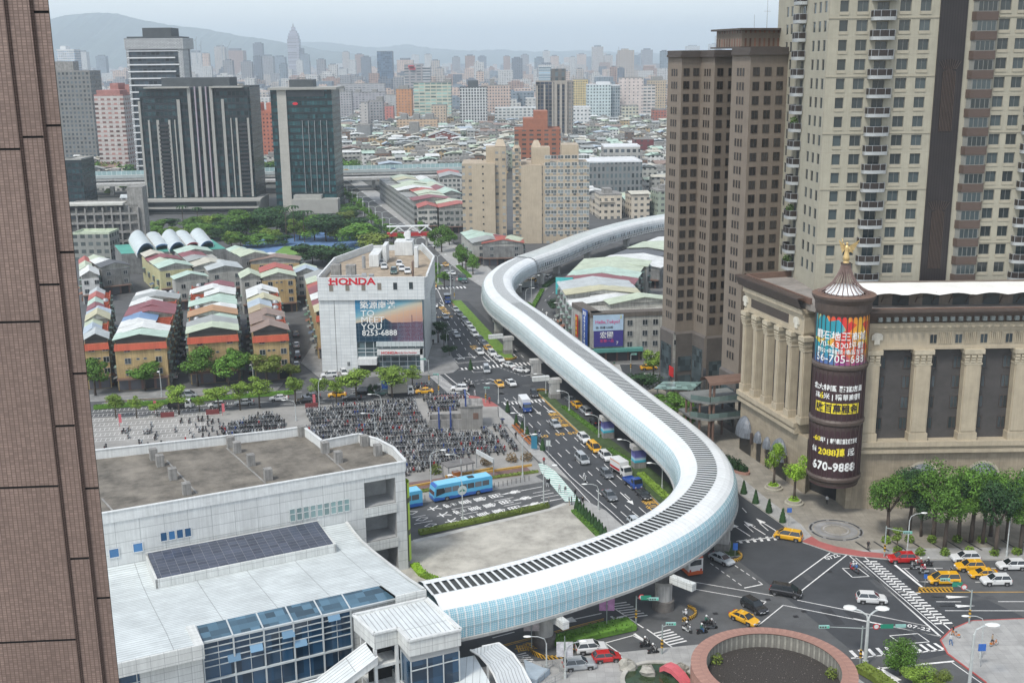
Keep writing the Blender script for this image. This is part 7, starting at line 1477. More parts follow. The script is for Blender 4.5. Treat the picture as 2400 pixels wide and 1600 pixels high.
for i,a in enumerate([(980,960,820,200),(1160,945,830,130),(1340,965,800,260),(1480,930,800,200),(1600,980,780,280),(1830,1090,865,180),(1760,900,740,200),(1700,1000,860,200),(1900,800,640,220),(430,470,380,120),(620,420,330,150),(700,400,320,120),(1100,1000,850,200),(1250,1000,850,180),(1430,1000,840,220),(1660,930,790,240),(1950,900,700,260),(2060,820,650,260),(2160,960,760,280),(1880,980,800,220),(950,900,830,160),(2280,1000,840,240),(1000,880,740,220),(1150,870,730,200),(1380,880,720,240),(1550,860,700,240),(1720,840,690,240),(1830,930,760,240),(1050,1060,900,220),(1330,1070,920,200)]):
 tpx(vN5,*a,4.9,170,360,['mid','light','mid','dark'][i%4],lbp if i<9 or i>11 else 'small green tree among the roofs behind the school','park trees between the towers and the showroom' if i<9 or i>11 else 'small trees behind the school',1,.12)
for i in range(26):x=-305+i*7.5;p_=(x+rnd.uniform(-3,3),775+rnd.uniform(-14,18));tree(p_,rnd.uniform(13,18),rnd.uniform(13,18),rnd.choice(['mid','mid','dark','olive']),'dense green tree in the wooded belt behind the school and towers','wooded belt behind the dark towers',0,.05)
for i in range(12):p_=(-172+i*5.5+rnd.uniform(-2,2),790+rnd.uniform(-20,15));tree(p_,rnd.uniform(14,20),rnd.uniform(12,17),rnd.choice(['mid','mid','olive']),'green tree in the wooded gap between the two dark towers','wooded gap between the dark towers',0,.05)
fr_=MB()
for k in range(11):
 a=6.283*k/11;pts=[(0,0,0),(.9*math.cos(a),.9*math.sin(a),.45),(1.8*math.cos(a),1.8*math.sin(a),.3),(2.5*math.cos(a),2.5*math.sin(a),-.5)]
 for p,q in zip(pts[:-1],pts[1:]):s_=Vector((-math.sin(a),math.cos(a),0))*.28;fr_.face([Vector(p)-s_,Vector(q)-s_,Vector(q)+s_,Vector(p)+s_])
PALMC=fr_.mesh('crown',[LEAF['dark']]);pt=MB();pt.tube((0,0,0),(0,0,1),.22,.16,7);PALMT=pt.mesh('trunk',[BARK])
for i,(v_,x,y,h)in enumerate([(vN5,1275,865,11),(vN5,1445,860,10),(vN6,550,1025,15),(vN6,640,1010,16),(vN6,755,1020,14),(vN6,800,960,12)]):
 p=v_(x,y);t=thing('palm_tree','tall palm before the dark tower podium' if i<2 else 'slender palm standing along the car park by the athletics field','palm tree',(p.x,p.y,0),i,'palms by the dark tower podium' if i<2 else 'palms along the athletics field');inst('trunk',PALMT,t,(0,0,0),0,(1,1,h));inst('crown',PALMC,t,(0,0,h),0,1.25)
k=0
for y in range(404,700,13):
 x=-26.2-(y-411)*.272;tree((x+rnd.uniform(-.8,.8),y,.15),rnd.uniform(5.5,7.5),rnd.uniform(4.5,6),'mid','small round tree on the far avenue median between white lamp posts','median trees of the far avenue',0,.35);k+=1
for i,a in enumerate([(680,700,450,170),(760,740,440,200),(850,660,470,130),(960,900,640,150),(1040,970,690,160),(1120,1000,755,150),(1000,930,700,120),(540,560,380,90),(900,640,520,100)]):
 tpx(vR1,*a,4.9,880,440,'mid','street tree on the east pavement below the tan apartments','east pavement trees of the far avenue',1,.2)
for i,a in enumerate([(330,800,545,200),(395,850,690,120),(455,950,830,150),(190,440,370,90),(200,560,480,80)]):
 tpx(vR2,*a,4.9,960,640,'dark' if i<3 else 'mid',['bushy dark tree beside the mural wall on the avenue pavement','small dark tree second from the mural corner','round dark tree by the stop line near the showroom','small sprig tree at the upper showroom kerb','small low tree at the upper showroom kerb, nearer'][i],'avenue pavement trees beside the showroom',1,.3)
tpx(vR2,1725,480,290,240,4.9,960,640,'dark','lone dark tree at the crossing of the curved road',None,1,.35)
for i,a in enumerate([(1185,525,285,290),(1300,350,50,240),(1340,640,480,170),(1520,770,480,300),(1640,860,610,170),(1430,700,560,180),(1610,470,380,130)]):
 tpx(vI,*a,3.92,1200,800,['dark','light','mid','mid','mid','mid','dark'][i],['round dark tree by the crossing east of the tube','bright tree beside the waiting taxi at the tower corner','small tree left under the glass canopy','broad tree before the two level walkway','low tree at the walkway columns','tree in front of the teal glass canopy','bushy shrub at the foot of the brown tower'][i],'plaza trees right of the tube',1,.3)
lbr='leafy green tree of the clump before the mall side entrance'
for i,a in enumerate([(1410,570,135,330),(1560,520,90,300),(1725,590,60,340),(1800,665,170,330),(1900,590,120,300),(1985,600,75,340),(2065,610,150,300),(2155,690,160,300),(2230,590,130,330),(2325,680,200,300),(1640,560,230,240),(2420,640,120,360),(2120,560,110,300)]):
 tpx(vH,*a,2.94,1600,1067,['mid','dark','mid'][i%3],lbr,'tree clump before the mall',2,.40)
tpx(vH,1475,660,500,80,2.94,1600,1067,'light','tiny young tree at the kerb by the traffic signal',None,0,.4)
tpx(vS3,430,1500,1175,340,3.92,2000,1200,'mid','full green tree at the lower right crossing',None,2,.12)
tpx(vS3,620,1650,1430,380,3.92,2000,1200,'light','yellowish tree cut by the lower photo edge',None,2,.12);tpx(vS3,800,1640,1440,200,3.92,2000,1200,'olive','yellow green tree right of the one cut by the lower edge',None,2,.12)
POT=mat('planter_stone',(.36,.34,.28),.85,.2,.6)
for(x,y,ty,wd),lb in(((1042,1100,640,190),'bright green young tree in a round stone planter, farther of two'),((1240,1245,760,230),'bright green young tree in a round stone planter, nearer of two')):
 p=vM(x,y);t=thing('planter_bowl',lb.replace('bright green young tree in a round stone planter','round stepped stone planter with grass and a young tree'),'planter',(p.x,p.y,.13));b=MB();b.lathe([(1.75,0),(1.75,.35),(1.35,.4),(1.35,.85),(1.1,.85),(1.1,.7)],n=20);b.build('bowl',POT,t);b=MB();rr=random.Random(int(x));b.lathe([(1.1,.72),(.01,.8)],n=12);clump(b,(0,0,.75),.9,160,rr,.13);b.build('grass',LEAF['bright'],t)
 h=HZ(1560+x/4.127,880+ty/4.127,p.y);tree((p.x,p.y,.8),h-.8,wd/4.127*.069*1.05,'bright',lb,None,1,.35)
cn=MB();rr=random.Random(3);cn.lathe([(.5,0),(.48,.5),(.28,1.5),(.02,2.3)],n=9)
for _ in range(260):z=rr.uniform(0,2.25);a=rr.uniform(0,6.28);r_=.52*(1-z/2.5)+.03;clump(cn,(r_*math.cos(a),r_*math.sin(a),z),.05,1,rr,.09)
CONE=cn.mesh('foliage',[LEAF['dark']])
def cones(v,pts,label,group,s=1.0):
 for x,y in pts:p=v(x,y);o=inst('conical_shrub',CONE,None,(p.x,p.y,.13),rnd.uniform(0,6),s);tag(o,label,'shrub',group)
cones(vR5,[(2020,945),(2058,1000),(2092,1035),(2128,1075),(2165,1110),(2205,1145),(2238,1185),(2275,1215),(2305,1255),(2345,1300)],'dark conical shrub in the diagonal row beside the bare concrete lot','cone shrubs beside the concrete lot',1.05)
cones(vR5,[(1392,60),(1450,125),(1545,180),(1625,270)],'dark conical shrub beside the rental bicycles on the avenue pavement','cone shrubs beside the rental bicycles',1.1)
cones(vI,[(-40,650),(40,775)],'dark conical shrub at the upper end of the rental bicycle rack','cone shrubs at the bicycle rack end',1.1)
for(x,y),lb in(((755,1145),'dark conical shrub nearest the tube on the mall pavement'),((870,1238),'dark conical shrub second from the tube on the mall pavement'),((998,1328),'dark conical shrub third from the tube on the mall pavement'),((1130,1422),'dark conical shrub beside the blue sign on the mall pavement')):cones(vM,[(x,y)],lb,None,1.15)
cones(vI,[(-380,260)],'dark conical shrub by the red bicycle path at the upper crossing',None,1.2)
def hedge(pts,w_,h,kind,label,dens=22,name='hedge',z=.13):
 b=MB();rr=random.Random(len(label));
 for p,q in zip(pts[:-1],pts[1:]):
  b.bar(p,q,w_*.85,z,z+h*.8);n=int((q-p).length*dens*w_)
  t_=(q-p).normalized();nn=Vector((-t_.y,t_.x))
  for _ in range(n):f=rr.random();s_=rr.uniform(-.5,.5);c=p.lerp(q,f)+nn*s_*w_;clump(b,(c.x,c.y,z+h*(.55+.5*rr.random()*(1-abs(s_)))),.12,1,rr,.16)
 return tag(b.build(name,[LEAF[kind]]),label,'hedge')
hedge([vR5(210,1240),vR5(1000,1075),vR5(1690,925)],1.3,.9,'olive','low patchy hedge between bus lanes and the bare concrete lot')
hedge([vR5(1980,975),vR5(2330,1320)],1.2,.5,'mid','low ground hedge under the diagonal row of cone shrubs')
hedge([vS1(960,860),vS1(1300,760),vS1(1620,690)],3.4,1.0,'mid','wide flower bed hedge between two piers on the south west median',14)
hedge([vR6(150,1490),vR6(1000,1425),vR6(1900,1355)],1.4,1.0,'mid','long clipped hedge along the middle of the cross street')
hedge([vS3(60,1450),vS3(200,1530),vS3(340,1640)],2.2,1.1,'olive','flowering hedge strip by the lower right crossing',18)
hedge([vI(470,610),vI(830,880)],1.3,.6,'mid','low hedge along the far side of the lower median');hedge([vI(890,1000),vI(1130,1150)],1.3,.6,'mid','low hedge on the median between the two poster piers');hedge([vI(1180,1230),vI(1420,1450)],1.6,.7,'light','low hedge on the median before the big bend')
hedge([vR1(950,910),vR1(1080,1035)],2,.8,'mid','hedge strip on the east pavement before the tube bend');hedge([vR1(1740,1340),vR1(1810,1380),vR1(1920,1180)],1.5,.8,'mid','hedge along the curved road island');hedge([vR1(1940,1150),vR1(2080,1060)],2.2,1.2,'dark','dark hedge mound on the curved road island')
hedge([vG(500,760),vG(560,830),vG(680,880)],1.6,.5,'bright','bright grass strip at the foot of the flat roofed hall',18);hedge([vR5(180,760),vR5(340,735)],1.2,.4,'olive','short grass strip left of the blue coach')
hedge([vR5(1010,600),vR5(1570,525)],1.0,.4,'olive','grass strip along the yellow kerb near the teal crossing')
p=vM(660,900);t=thing('flower_bed','oval raised bed of dense shrubs with stone edge before the mall','flower bed',(p.x,p.y,.13),-1.1);b=MB();b.lathe([(1,0),(1,.5),(.9,.5),(.9,.3)],n=24);b.v=[(x*4.6,y*1.7,z)for x,y,z in b.v];b.build('edge',PINK,t)
b=MB();rr=random.Random(2)
for _ in range(1300):a,r_=rr.uniform(0,6.28),rr.random()**.5;clump(b,(4.2*r_*math.cos(a),1.4*r_*math.sin(a),.5+rr.random()*(1.2 if r_*math.cos(a)<.2 else .7)),.1,1,rr,.17)
b.build('foliage',LEAF['dark'],t)
for i,(x,y)in enumerate([(1400,605),(1480,680),(1560,600),(1635,690),(1715,600),(1805,690),(1890,600),(1975,680),(2060,600),(2145,690),(2300,685)]):
 p=vH(x,y);b=MB();rr=random.Random(i);clump(b,(0,0,.5),.8,220,rr,.15);o=b.build('shrub',LEAF['light']);o.location=(p.x,p.y,.13);tag(o,'small round green shrub at a tree foot on the mall pavement','shrub','round shrubs on the mall pavement')
for x,y,lb in((700,590,'sprawling green weed inside the left rim of the round planter'),(1760,720,'dark green weed inside the right rim of the round planter')):
 p=vP(x,y,2.7);b=MB();rr=random.Random(int(x));clump(b,(0,0,.4),.9,200,rr,.12);o=b.build('weed',LEAF['olive']);o.location=(p.x,p.y,2.7);tag(o,lb,'plant')
PAINT={}
def paint(n,c,r_=.25):
 if n in PAINT:return PAINT[n]
 m,nt,b=newmat('paint_'+n);b.inputs['Base Color'].default_value=(*c,1);b.inputs['Roughness'].default_value=r_;b.inputs['Coat Weight'].default_value=.6;PAINT[n]=m;return m
for n,c in{'white':(.62,.63,.62),'silver':(.34,.36,.37),'grey':(.11,.12,.13),'black':(.018,.018,.02),'yellow':(.68,.36,.015),'red':(.42,.015,.015),'blue':(.03,.08,.30),'green':(.05,.10,.09),'coach':(.06,.34,.62),'orange':(.6,.18,.02),'pale':(.42,.46,.48),'champagne':(.40,.38,.33)}.items():paint(n,c)
CGL=glass('car_glass',(.022,.028,.032),.08);TYRE=mat('tyre',(.02,.02,.02),.8,.1,3);RIM=mat('wheel_rim',(.30,.30,.31),.35,.1,3,metal=.6);HLM=mat('headlamp',(.62,.64,.66),.15,.05,1);TLM=mat('tail_lamp',(.35,.01,.01),.3,.05,1);TRIMB=mat('black_trim',(.025,.025,.025),.6,.1,1)
SPEC={'saloon':(4.6,1.8,[(-2.3,.78),(-2.1,.98),(-1.5,1.02),(1.0,.98),(1.9,.84),(2.25,.66)],-1.75,1.15,-1.0,.35,1.46),'suv':(4.5,1.86,[(-2.25,.85),(-2.15,1.08),(-1.5,1.10),(1.0,1.08),(1.95,.96),(2.22,.74)],-2.12,1.1,-1.75,.3,1.68),'hatch':(4.0,1.74,[(-2.0,.8),(-1.9,1.02),(-1.3,1.03),(.95,1.0),(1.7,.84),(1.98,.66)],-1.9,1.15,-1.45,.3,1.52),'van':(4.8,1.88,[(-2.4,.85),(-2.3,1.08),(-1.5,1.08),(1.4,1.04),(2.15,.86),(2.38,.7)],-2.3,1.75,-2.05,.75,1.82)}
CM2={}
def ring_(x,w_,z0,zb):return[(x,-w_*.94,z0),(x,-w_,z0+.22),(x,-w_*.985,zb-.14),(x,-w_*.90,zb),(x,w_*.90,zb),(x,w_*.985,zb-.14),(x,w_,z0+.22),(x,w_*.94,z0)]
def carmeshes(kind,col):
 k=(kind,col)
 if k in CM2:return CM2[k]
 Lg,Wd,st,b0,b1,r0,r1,H_=SPEC[kind];w_=Wd/2;b=MB();rs=[]
 for i,(x,zb)in enumerate(st):f=.90 if i in(0,len(st)-1)else 1.0;rs.append(ring_(x,w_*f,.30 if 0<i<len(st)-1 else .38,zb))
 base=len(b.v)
 for r_ in rs:b.v+=r_
 for i in range(len(rs)-1):
  for j in range(8):a=base+i*8+j;c=base+i*8+(j+1)%8;b.f.append((a,a+8,c+8,c));b.m.append(0)
 b.f.append(tuple(base+j for j in range(8)));b.m.append(0);b.f.append(tuple(base+(len(rs)-1)*8+j for j in range(8))[::-1]);b.m.append(0)
 for x in(st[1][0]+.75,st[-2][0]-.62):
  for s in(1,-1):b.box(x-.42,s*w_-.03 if s>0 else-w_-.012,.28,x+.42,w_+.012 if s>0 else-w_+.03,.72,1)
 body=b.mesh('body',[PAINT[col],TRIMB],False);zb=st[2][1]-.02;wb,wr=w_*.90,w_*.68;g=MB();h_=H_-.05
 v=[(b0,-wb,zb),(b1,-wb,zb),(b1,wb,zb),(b0,wb,zb),(r0,-wr,h_),(r1,-wr,h_),(r1,wr,h_),(r0,wr,h_)]
 g.v=v;g.f=[(0,1,5,4),(1,2,6,5),(2,3,7,6),(3,0,4,7)];g.m=[0]*4;win=g.mesh('window',[CGL])
 r_=MB();r_.face([(r0,-wr,H_-.04),(r1,-wr,H_-.04),(r1,-wr*.9,H_),(r0,-wr*.9,H_)]);r_.face([(r0,-wr*.9,H_),(r1,-wr*.9,H_),(r1,wr*.9,H_),(r0,wr*.9,H_)]);r_.face([(r0,wr*.9,H_),(r1,wr*.9,H_),(r1,wr,H_-.04),(r0,wr,H_-.04)]);r_.box(r0-.02,-wr,H_-.1,r1+.02,wr,H_-.04)
 for s in(1,-1):
  for(xa,za,xb,zbb)in((b1,zb,r1,h_),(b0,zb,r0,h_),((b0+b1)/2,zb,(r0+r1)/2,h_)):r_.tube((xa,s*wb,za),(xb,s*(wr+.01),zbb),.045,.04,4)
 roof=r_.mesh('roof',[PAINT[col]]);wh=MB();wh.tube((0,-.11,0),(0,.11,0),.325,.325,12,0);tyre=wh.mesh('wheel',[TYRE]);wh=MB();wh.tube((0,-.125,0),(0,.125,0),.2,.2,8);tyre=(tyre,wh.mesh('rim',[RIM]))
 hl_=MB();hl_.box(-.16,-.2,-.07,.05,.2,.07);hm_=hl_.mesh('headlight',[HLM]);tl_=MB();tl_.box(-.04,-.18,-.08,.1,.18,.1);tm_=tl_.mesh('tail_light',[TLM]);tx=MB();tx.box(-.1,-.22,0,.1,.22,.14);txm=tx.mesh('roof_sign',[mat('taxi_sign',(.7,.5,.1),.4,.05,1)]);mr=MB();mr.box(-.1,-.1,-.07,.08,.1,.08);mrm=mr.mesh('wing_mirror',[PAINT[col]]);pl_=MB();pl_.box(0,-.2,0,.02,.2,.13);plm=pl_.mesh('number_plate',[WTRIM])
 CM2[k]=(body,win,roof,tyre,hm_,tm_,txm,mrm,plm);return CM2[k]
ccount=[0]
def car(p,hd,kind,col,label,group=None,z=.004,taxi=False):
 body,win,roof,tyre,hm_,tm_,txm,mrm,plm=carmeshes(kind,col);Lg,Wd,st,b0,b1,r0,r1,H_=SPEC[kind];w_=Wd/2
 t=thing('taxi' if taxi else 'car',label,'taxi' if taxi else 'car',(p[0],p[1],z),math.atan2(hd[1],hd[0]),group)
 inst('body',body,t);inst('window',win,t);inst('roof',roof,t)
 for x in(st[1][0]+.75,st[-2][0]-.62):
  for s in(1,-1):inst('rim',tyre[1],inst('wheel',tyre[0],t,(x,s*(w_-.08),.325)))
 for s in(1,-1):inst('headlight',hm_,t,(st[-1][0]-.02,s*w_*.62,.64));inst('tail_light',tm_,t,(st[0][0]-.02,s*w_*.62,.82));inst('wing_mirror',mrm,t,(b1-.45,s*(w_+.08),st[2][1]+.05))
 inst('number_plate',plm,t,(st[-1][0],0,.42))
 if taxi:inst('roof_sign',txm,t,((r0+r1)/2,0,H_))
 return t
DN=(.29,-1);UP=(-.29,1);RT=(1,.16);LFT=(-1,-.16)
def cars(v,lst):
 for x,y,kd,cl_,hd,lb in lst:p=v(x,y);car((p.x,p.y),hd,kd,cl_,lb,None,.004,cl_=='yellow')
cars(vI,[(395,780,'saloon','silver',DN,'silver saloon driving past the yellow road lettering on the avenue'),(662,915,'suv','white',DN,'white SUV ahead of the yellow van taxi on the avenue'),(755,1000,'van','yellow',DN,'yellow van taxi between two white SUVs on the avenue'),(862,1080,'suv','white',DN,'white SUV directly below the yellow van taxi'),(645,1105,'van','silver',DN,'silver people carrier in the middle of the avenue'),(867,1240,'hatch','grey',DN,'dark grey hatchback beside the red and white lorry'),(895,1440,'saloon','grey',DN,'dark grey saloon next to the big white lane arrow'),(1207,1430,'saloon','black',DN,'black saloon following the blue flatbed along the median'),(205,500,'hatch','black',(.1,-1),'black hatchback just below the upper crossing'),(592,600,'saloon','yellow',UP,'yellow taxi half hidden beneath the tube'),(675,662,'van','silver',UP,'silver van behind the taxi beneath the tube'),(535,555,'saloon','grey',UP,'dark car ahead of the taxi beneath the tube'),(760,755,'hatch','black',UP,'black car beneath the tube near a pier bracket'),(1255,258,'saloon','yellow',(1,.12),'yellow taxi waiting behind a striped barrier at the tower corner')])
cars(vG,[(2025,485,'hatch','pale',DN,'silver blue hatchback about to pass under the big bend')])
cars(vR2,[(1165,1285,'saloon','white',(.35,-1),'white saloon crossing the upper junction right of a taxi'),(1030,1295,'saloon','yellow',(.25,-1),'yellow taxi crossing the upper junction'),(883,1130,'van','silver',(.1,-1),'silver van just past the upper zebra crossing'),(1145,1080,'saloon','white',(.75,-1),'white saloon on the upper zebra crossing'),(1285,1135,'saloon','white',(1.1,-.7),'white saloon turning toward the tube'),(1032,1010,'saloon','white',(.4,-1),'white saloon entering the upper zebra crossing'),(948,945,'suv','white',DN,'white SUV queued beside the grassy kerb before the crossing'),(905,885,'saloon','yellow',DN,'yellow taxi queued beside the grassy median'),(800,925,'saloon','white',DN,'white saloon waiting left of the long white lane line'),(860,830,'saloon','grey',DN,'dark grey saloon queued above the median taxi'),(807,775,'saloon','black',DN,'black saloon queued in the median lane'),(747,722,'suv','white',DN,'white SUV, nearest of three white cars along the median'),(715,662,'saloon','white',DN,'white saloon, middle of three white cars along the median'),(680,615,'saloon','white',DN,'white saloon, farthest of three white cars along the median'),(633,565,'suv','grey',DN,'dark SUV queued behind the white cars along the median'),(572,485,'saloon','grey',DN,'grey saloon queued near the tip of the grass median'),(527,437,'saloon','silver',DN,'silver saloon last in the queue along the grass median'),(408,522,'saloon','silver',DN,'silver saloon rolling over the yellow 50 marks'),(538,730,'saloon','silver',DN,'silver saloon alone in the middle avenue lanes'),(283,392,'saloon','white',DN,'white saloon just past the far junction left lane'),(572,1350,'suv','white',(-1,.12),'white SUV turning off the striped crossing near the scooters'),(282,160,'saloon','yellow',(.1,-1),'yellow taxi on the far zebra crossing')])
cars(vR1,[(808,900,'saloon','yellow',(.3,-1),'yellow taxi far up the avenue'),(815,992,'saloon','white',(.3,-1),'white saloon, left of two side by side up the avenue'),(885,995,'saloon','white',(.3,-1),'white saloon, right of two side by side up the avenue'),(853,1058,'hatch','black',(.3,-1),'black hatchback before the far junction'),(1988,1045,'suv','white',(.4,1),'white SUV leaving beneath the far tube'),(1735,1105,'van','black',(.3,1),'black van parked under the far tube'),(1812,1090,'van','yellow',(.3,1),'yellow taxi van under the far tube'),(490,700,'hatch','red',DN,'small red car far up the avenue near the median'),(300,590,'saloon','grey',DN,'grey car queued far up the avenue under the footbridge'),(330,625,'saloon','black',DN,'black car queued far up the avenue under the footbridge')])
cars(vR6,[(1225,1470,'hatch','white',LFT,'white hatchback on the cross street before the scooter lot'),(1465,1450,'saloon','silver',LFT,'silver saloon on the cross street right of the white hatchback'),(1768,1412,'saloon','white',LFT,'white saloon above the scooter lot entrance'),(968,1385,'van','silver',RT,'silver van in the far lane under the pruned trees')])
cars(vR4,[(435,460,'saloon','black',LFT,'black saloon, farther of two black cars left of the lamp post'),(378,505,'saloon','black',LFT,'black saloon, nearer of two black cars left of the lamp post'),(735,440,'saloon','yellow',LFT,'yellow taxi under the light green trees'),(905,475,'saloon','black',LFT,'black saloon right of the taxi under the trees'),(1025,410,'van','black',LFT,'black van beneath the wide spreading tree'),(1735,400,'saloon','yellow',LFT,'yellow taxi beside the scooters at the corner'),(645,215,'suv','white',LFT,'white SUV parked before the showroom wall'),(815,185,'hatch','white',(.3,-1),'white hatchback nose out before the showroom'),(1250,420,'hatch','green',LFT,'dark green hatchback behind the blue lorry')])
cars(vH,[(725,575,'van','yellow',(-1,.5),'yellow van taxi rounding the red bicycle path corner'),(710,960,'van','black',(1,-.42),'black people carrier crossing the lower junction'),(493,1062,'suv','black',(.55,-1),'black SUV beside the yellow saloon taxi'),(425,1145,'saloon','yellow',(.8,-.9),'yellow saloon taxi near the round planter rim'),(1300,1010,'suv','white',(1,-.13),'white SUV alone in the lower junction'),(1508,732,'suv','red',(-1,0),'bright red crossover at the mall kerb'),(1945,728,'suv','white',(-1,0),'white SUV at the kerb behind the scooters'),(1975,788,'suv','yellow',(-1,0),'yellow SUV taxi queued in the upper taxi group'),(2072,838,'saloon','yellow',(-1,0),'yellow saloon taxi in the middle of the taxi group'),(1797,878,'van','yellow',(-1,0),'yellow van taxi first at the stop line'),(2155,885,'suv','white',(-1,0),'white SUV, lowest of the cars queued at right'),(2262,780,'suv','white',(-1,0),'white SUV cut by the right photo edge'),(268,735,'saloon','pale',(.75,-1),'pale silver saloon emerging from under the tube')])
cars(vS1,[(1272,905,'suv','white',(1,.16),'white SUV beside the wide flower bed'),(1405,985,'hatch','red',(1,.16),'small red hatchback with cream stripe'),(1168,1050,'suv','silver',(1,.16),'silver SUV with black roof behind the red hatchback')])
for x,y,kd,cl_,lb in((1635,1275,'saloon','white','white saloon parked at the back left of the showroom roof'),(1668,1318,'saloon','white','white saloon parked second from left on the showroom roof'),(1780,1375,'suv','green','dark green car parked alone on the showroom roof'),(1842,1285,'saloon','white','white saloon parked at the back right of the showroom roof'),(1872,1340,'saloon','white','white saloon parked mid right on the showroom roof'),(1938,1370,'saloon','white','white saloon parked nearest the red duct on the showroom roof')):
 p=vN6(x,y,ROOFZ);car((p.x,p.y),(.1,-1),kd,cl_,lb,None,ROOFZ)
for i,(x,cl_)in enumerate(((-118,'white'),(-106,'yellow'),(-98,'white'),(-76,'blue'),(-60,'white'),(-150,'grey'))):car((x,EX0.y+(x-EX0.x)*.15+5),(1,.15),'saloon',cl_,['first white car from the left on the expressway','yellow taxi on the expressway','white car right of the expressway taxi','blue car on the expressway','white car at the right end of the expressway','grey car left of the others on the expressway'][i],None,11.4,cl_=='yellow')
for i,(x,y,cl_,kd)in enumerate(((-88.5,286,'white','hatch'),(-89.6,297,'black','saloon'),(-93,309,'silver','saloon'),(-95.5,322,'white','van'),(-84.5,292,'grey','hatch'),(-58.5,296,'silver','saloon'),(-60,306,'black','van'),(-62.5,318,'white','saloon'),(-65,331,'grey','suv'),(-69,290,'black','hatch'),(-71,300,'white','suv'))):car((x,y),(-.2,1),kd,cl_,f'{cl_} {kd if kd != "suv" else "SUV"} parked in an alley between the yellow terraces','cars parked in the terrace alleys',.1)
def wheels(t,xs,w_,r_=.45):
 b=MB();b.tube((0,-.14,0),(0,.14,0),r_,r_,12);b.tube((0,-.155,0),(0,.155,0),r_*.55,r_*.55,8,1);me=b.mesh('wheel',[TYRE,RIM])
 for x in xs:
  for s in(1,-1):inst('wheel',me,t,(x,s*(w_-.12),r_))
def lorry(p,hd,cabc,label,kind='box',boxc='white',Lg=5.6,stripe=None):
 t=thing('lorry',label,'lorry',(p[0],p[1],.004),math.atan2(hd[1],hd[0]));w_=.98;x1=Lg/2;b=MB();b.prism([(x1-1.55,-w_),(x1-.1,-w_),(x1,-w_*.8),(x1,w_*.8),(x1-.1,w_),(x1-1.55,w_)],.45,1.35,0,None,True);c=len(b.v)
 b.face([(x1-1.5,-w_*.95,1.35),(x1,-w_*.9,1.35),(x1-.35,-w_*.85,2.15),(x1-1.5,-w_*.85,2.15)]);b.face([(x1,w_*.9,1.35),(x1-1.5,w_*.95,1.35),(x1-1.5,w_*.85,2.15),(x1-.35,w_*.85,2.15)]);b.box(x1-1.5,-w_*.85,2.12,x1-.35,w_*.85,2.2);b.build('cab',PAINT[cabc],t)
 g=MB();g.face([(x1+.01,-w_*.85,1.36),(x1+.01,w_*.85,1.36),(x1-.34,w_*.8,2.1),(x1-.34,-w_*.8,2.1)]);g.build('windscreen',CGL,t)
 g=MB();g.box(x1-1.3,-w_*.97,1.4,x1-.45,w_*.97,2.0);g.build('side_window',CGL,t)
 b=MB();b.box(-x1,-.8,.5,x1-1.5,.8,.8);b.build('chassis',TRIMB,t)
 if kind=='box':
  b=MB();b.box(-x1,-1.02,.85,x1-1.65,1.02,2.9);b.build('cargo_box',PAINT[boxc]if boxc in PAINT else MATS[boxc],t)
  if stripe:b=MB();b.box(-x1+.05,-1.035,1.0,x1-1.7,1.035,1.5);b.box(-x1+.05,-1.035,2.5,x1-1.7,1.035,2.65,1);b.build('stripe',[PAINT[stripe],PAINT['orange']],t)
 else:
  b=MB();b.box(-x1,-1.0,.85,x1-1.65,1.0,.95,0);
  for s in(1,-1):b.box(-x1,s-.04 if s>0 else-1,.95,x1-1.65,1 if s>0 else-.96,1.35)
  b.box(-x1,-1,.95,-x1+.05,1,1.35);b.build('flatbed',PAINT[boxc],t)
 for s in(1,-1):b=MB();b.box(x1-.04,s*.62-.16,.62,x1+.03,s*.62+.16,.8);b.build('headlight',HLM,t)
 wheels(t,(-x1+1.1,x1-.85),1.0,.4);return t
lorry(vI(120,625),(.2,-1),'blue','white box lorry with blue cab below the upper crossing','box','white',6.2);lorry(vI(1003,1215),(.45,-1),'white','white box lorry with red base beside the median','box','white',5.6,'red');lorry(vI(1108,1330),(.4,-1),'blue','blue flatbed lorry behind the red based one','flat','blue',4.8)
lorry(vR2(432,340),(.2,-1),'blue','small blue lorry with dark load near the far junction','box','black',5.2);lorry(vR6(905,1482),RT,'white','white flatbed lorry on the cross street','flat','black',5.6);lorry(vR4(1310,385),LFT,'grey','dark blue box lorry beneath the spreading trees','box','blue',6);lorry(vR4(1470,420),RT,'white','pale grey box lorry at the corner beneath the trees','box','champagne',6.4)
lorry(vR2(1950,915),(.5,-1),'grey','small white box lorry parked before the shops','box','white',4.6);lorry(vI(1335,205),RT,'white','white lorry behind the bright tree at the tower corner','box','white',5.4);lorry(vR1(1000,1085),(.3,-1),'grey','dark box lorry by the tube before the far junction','box','grey',6.6);lorry(vR1(1765,1160),(.9,.4),'grey','grey box lorry parked under the far tube','box','silver',6.5)
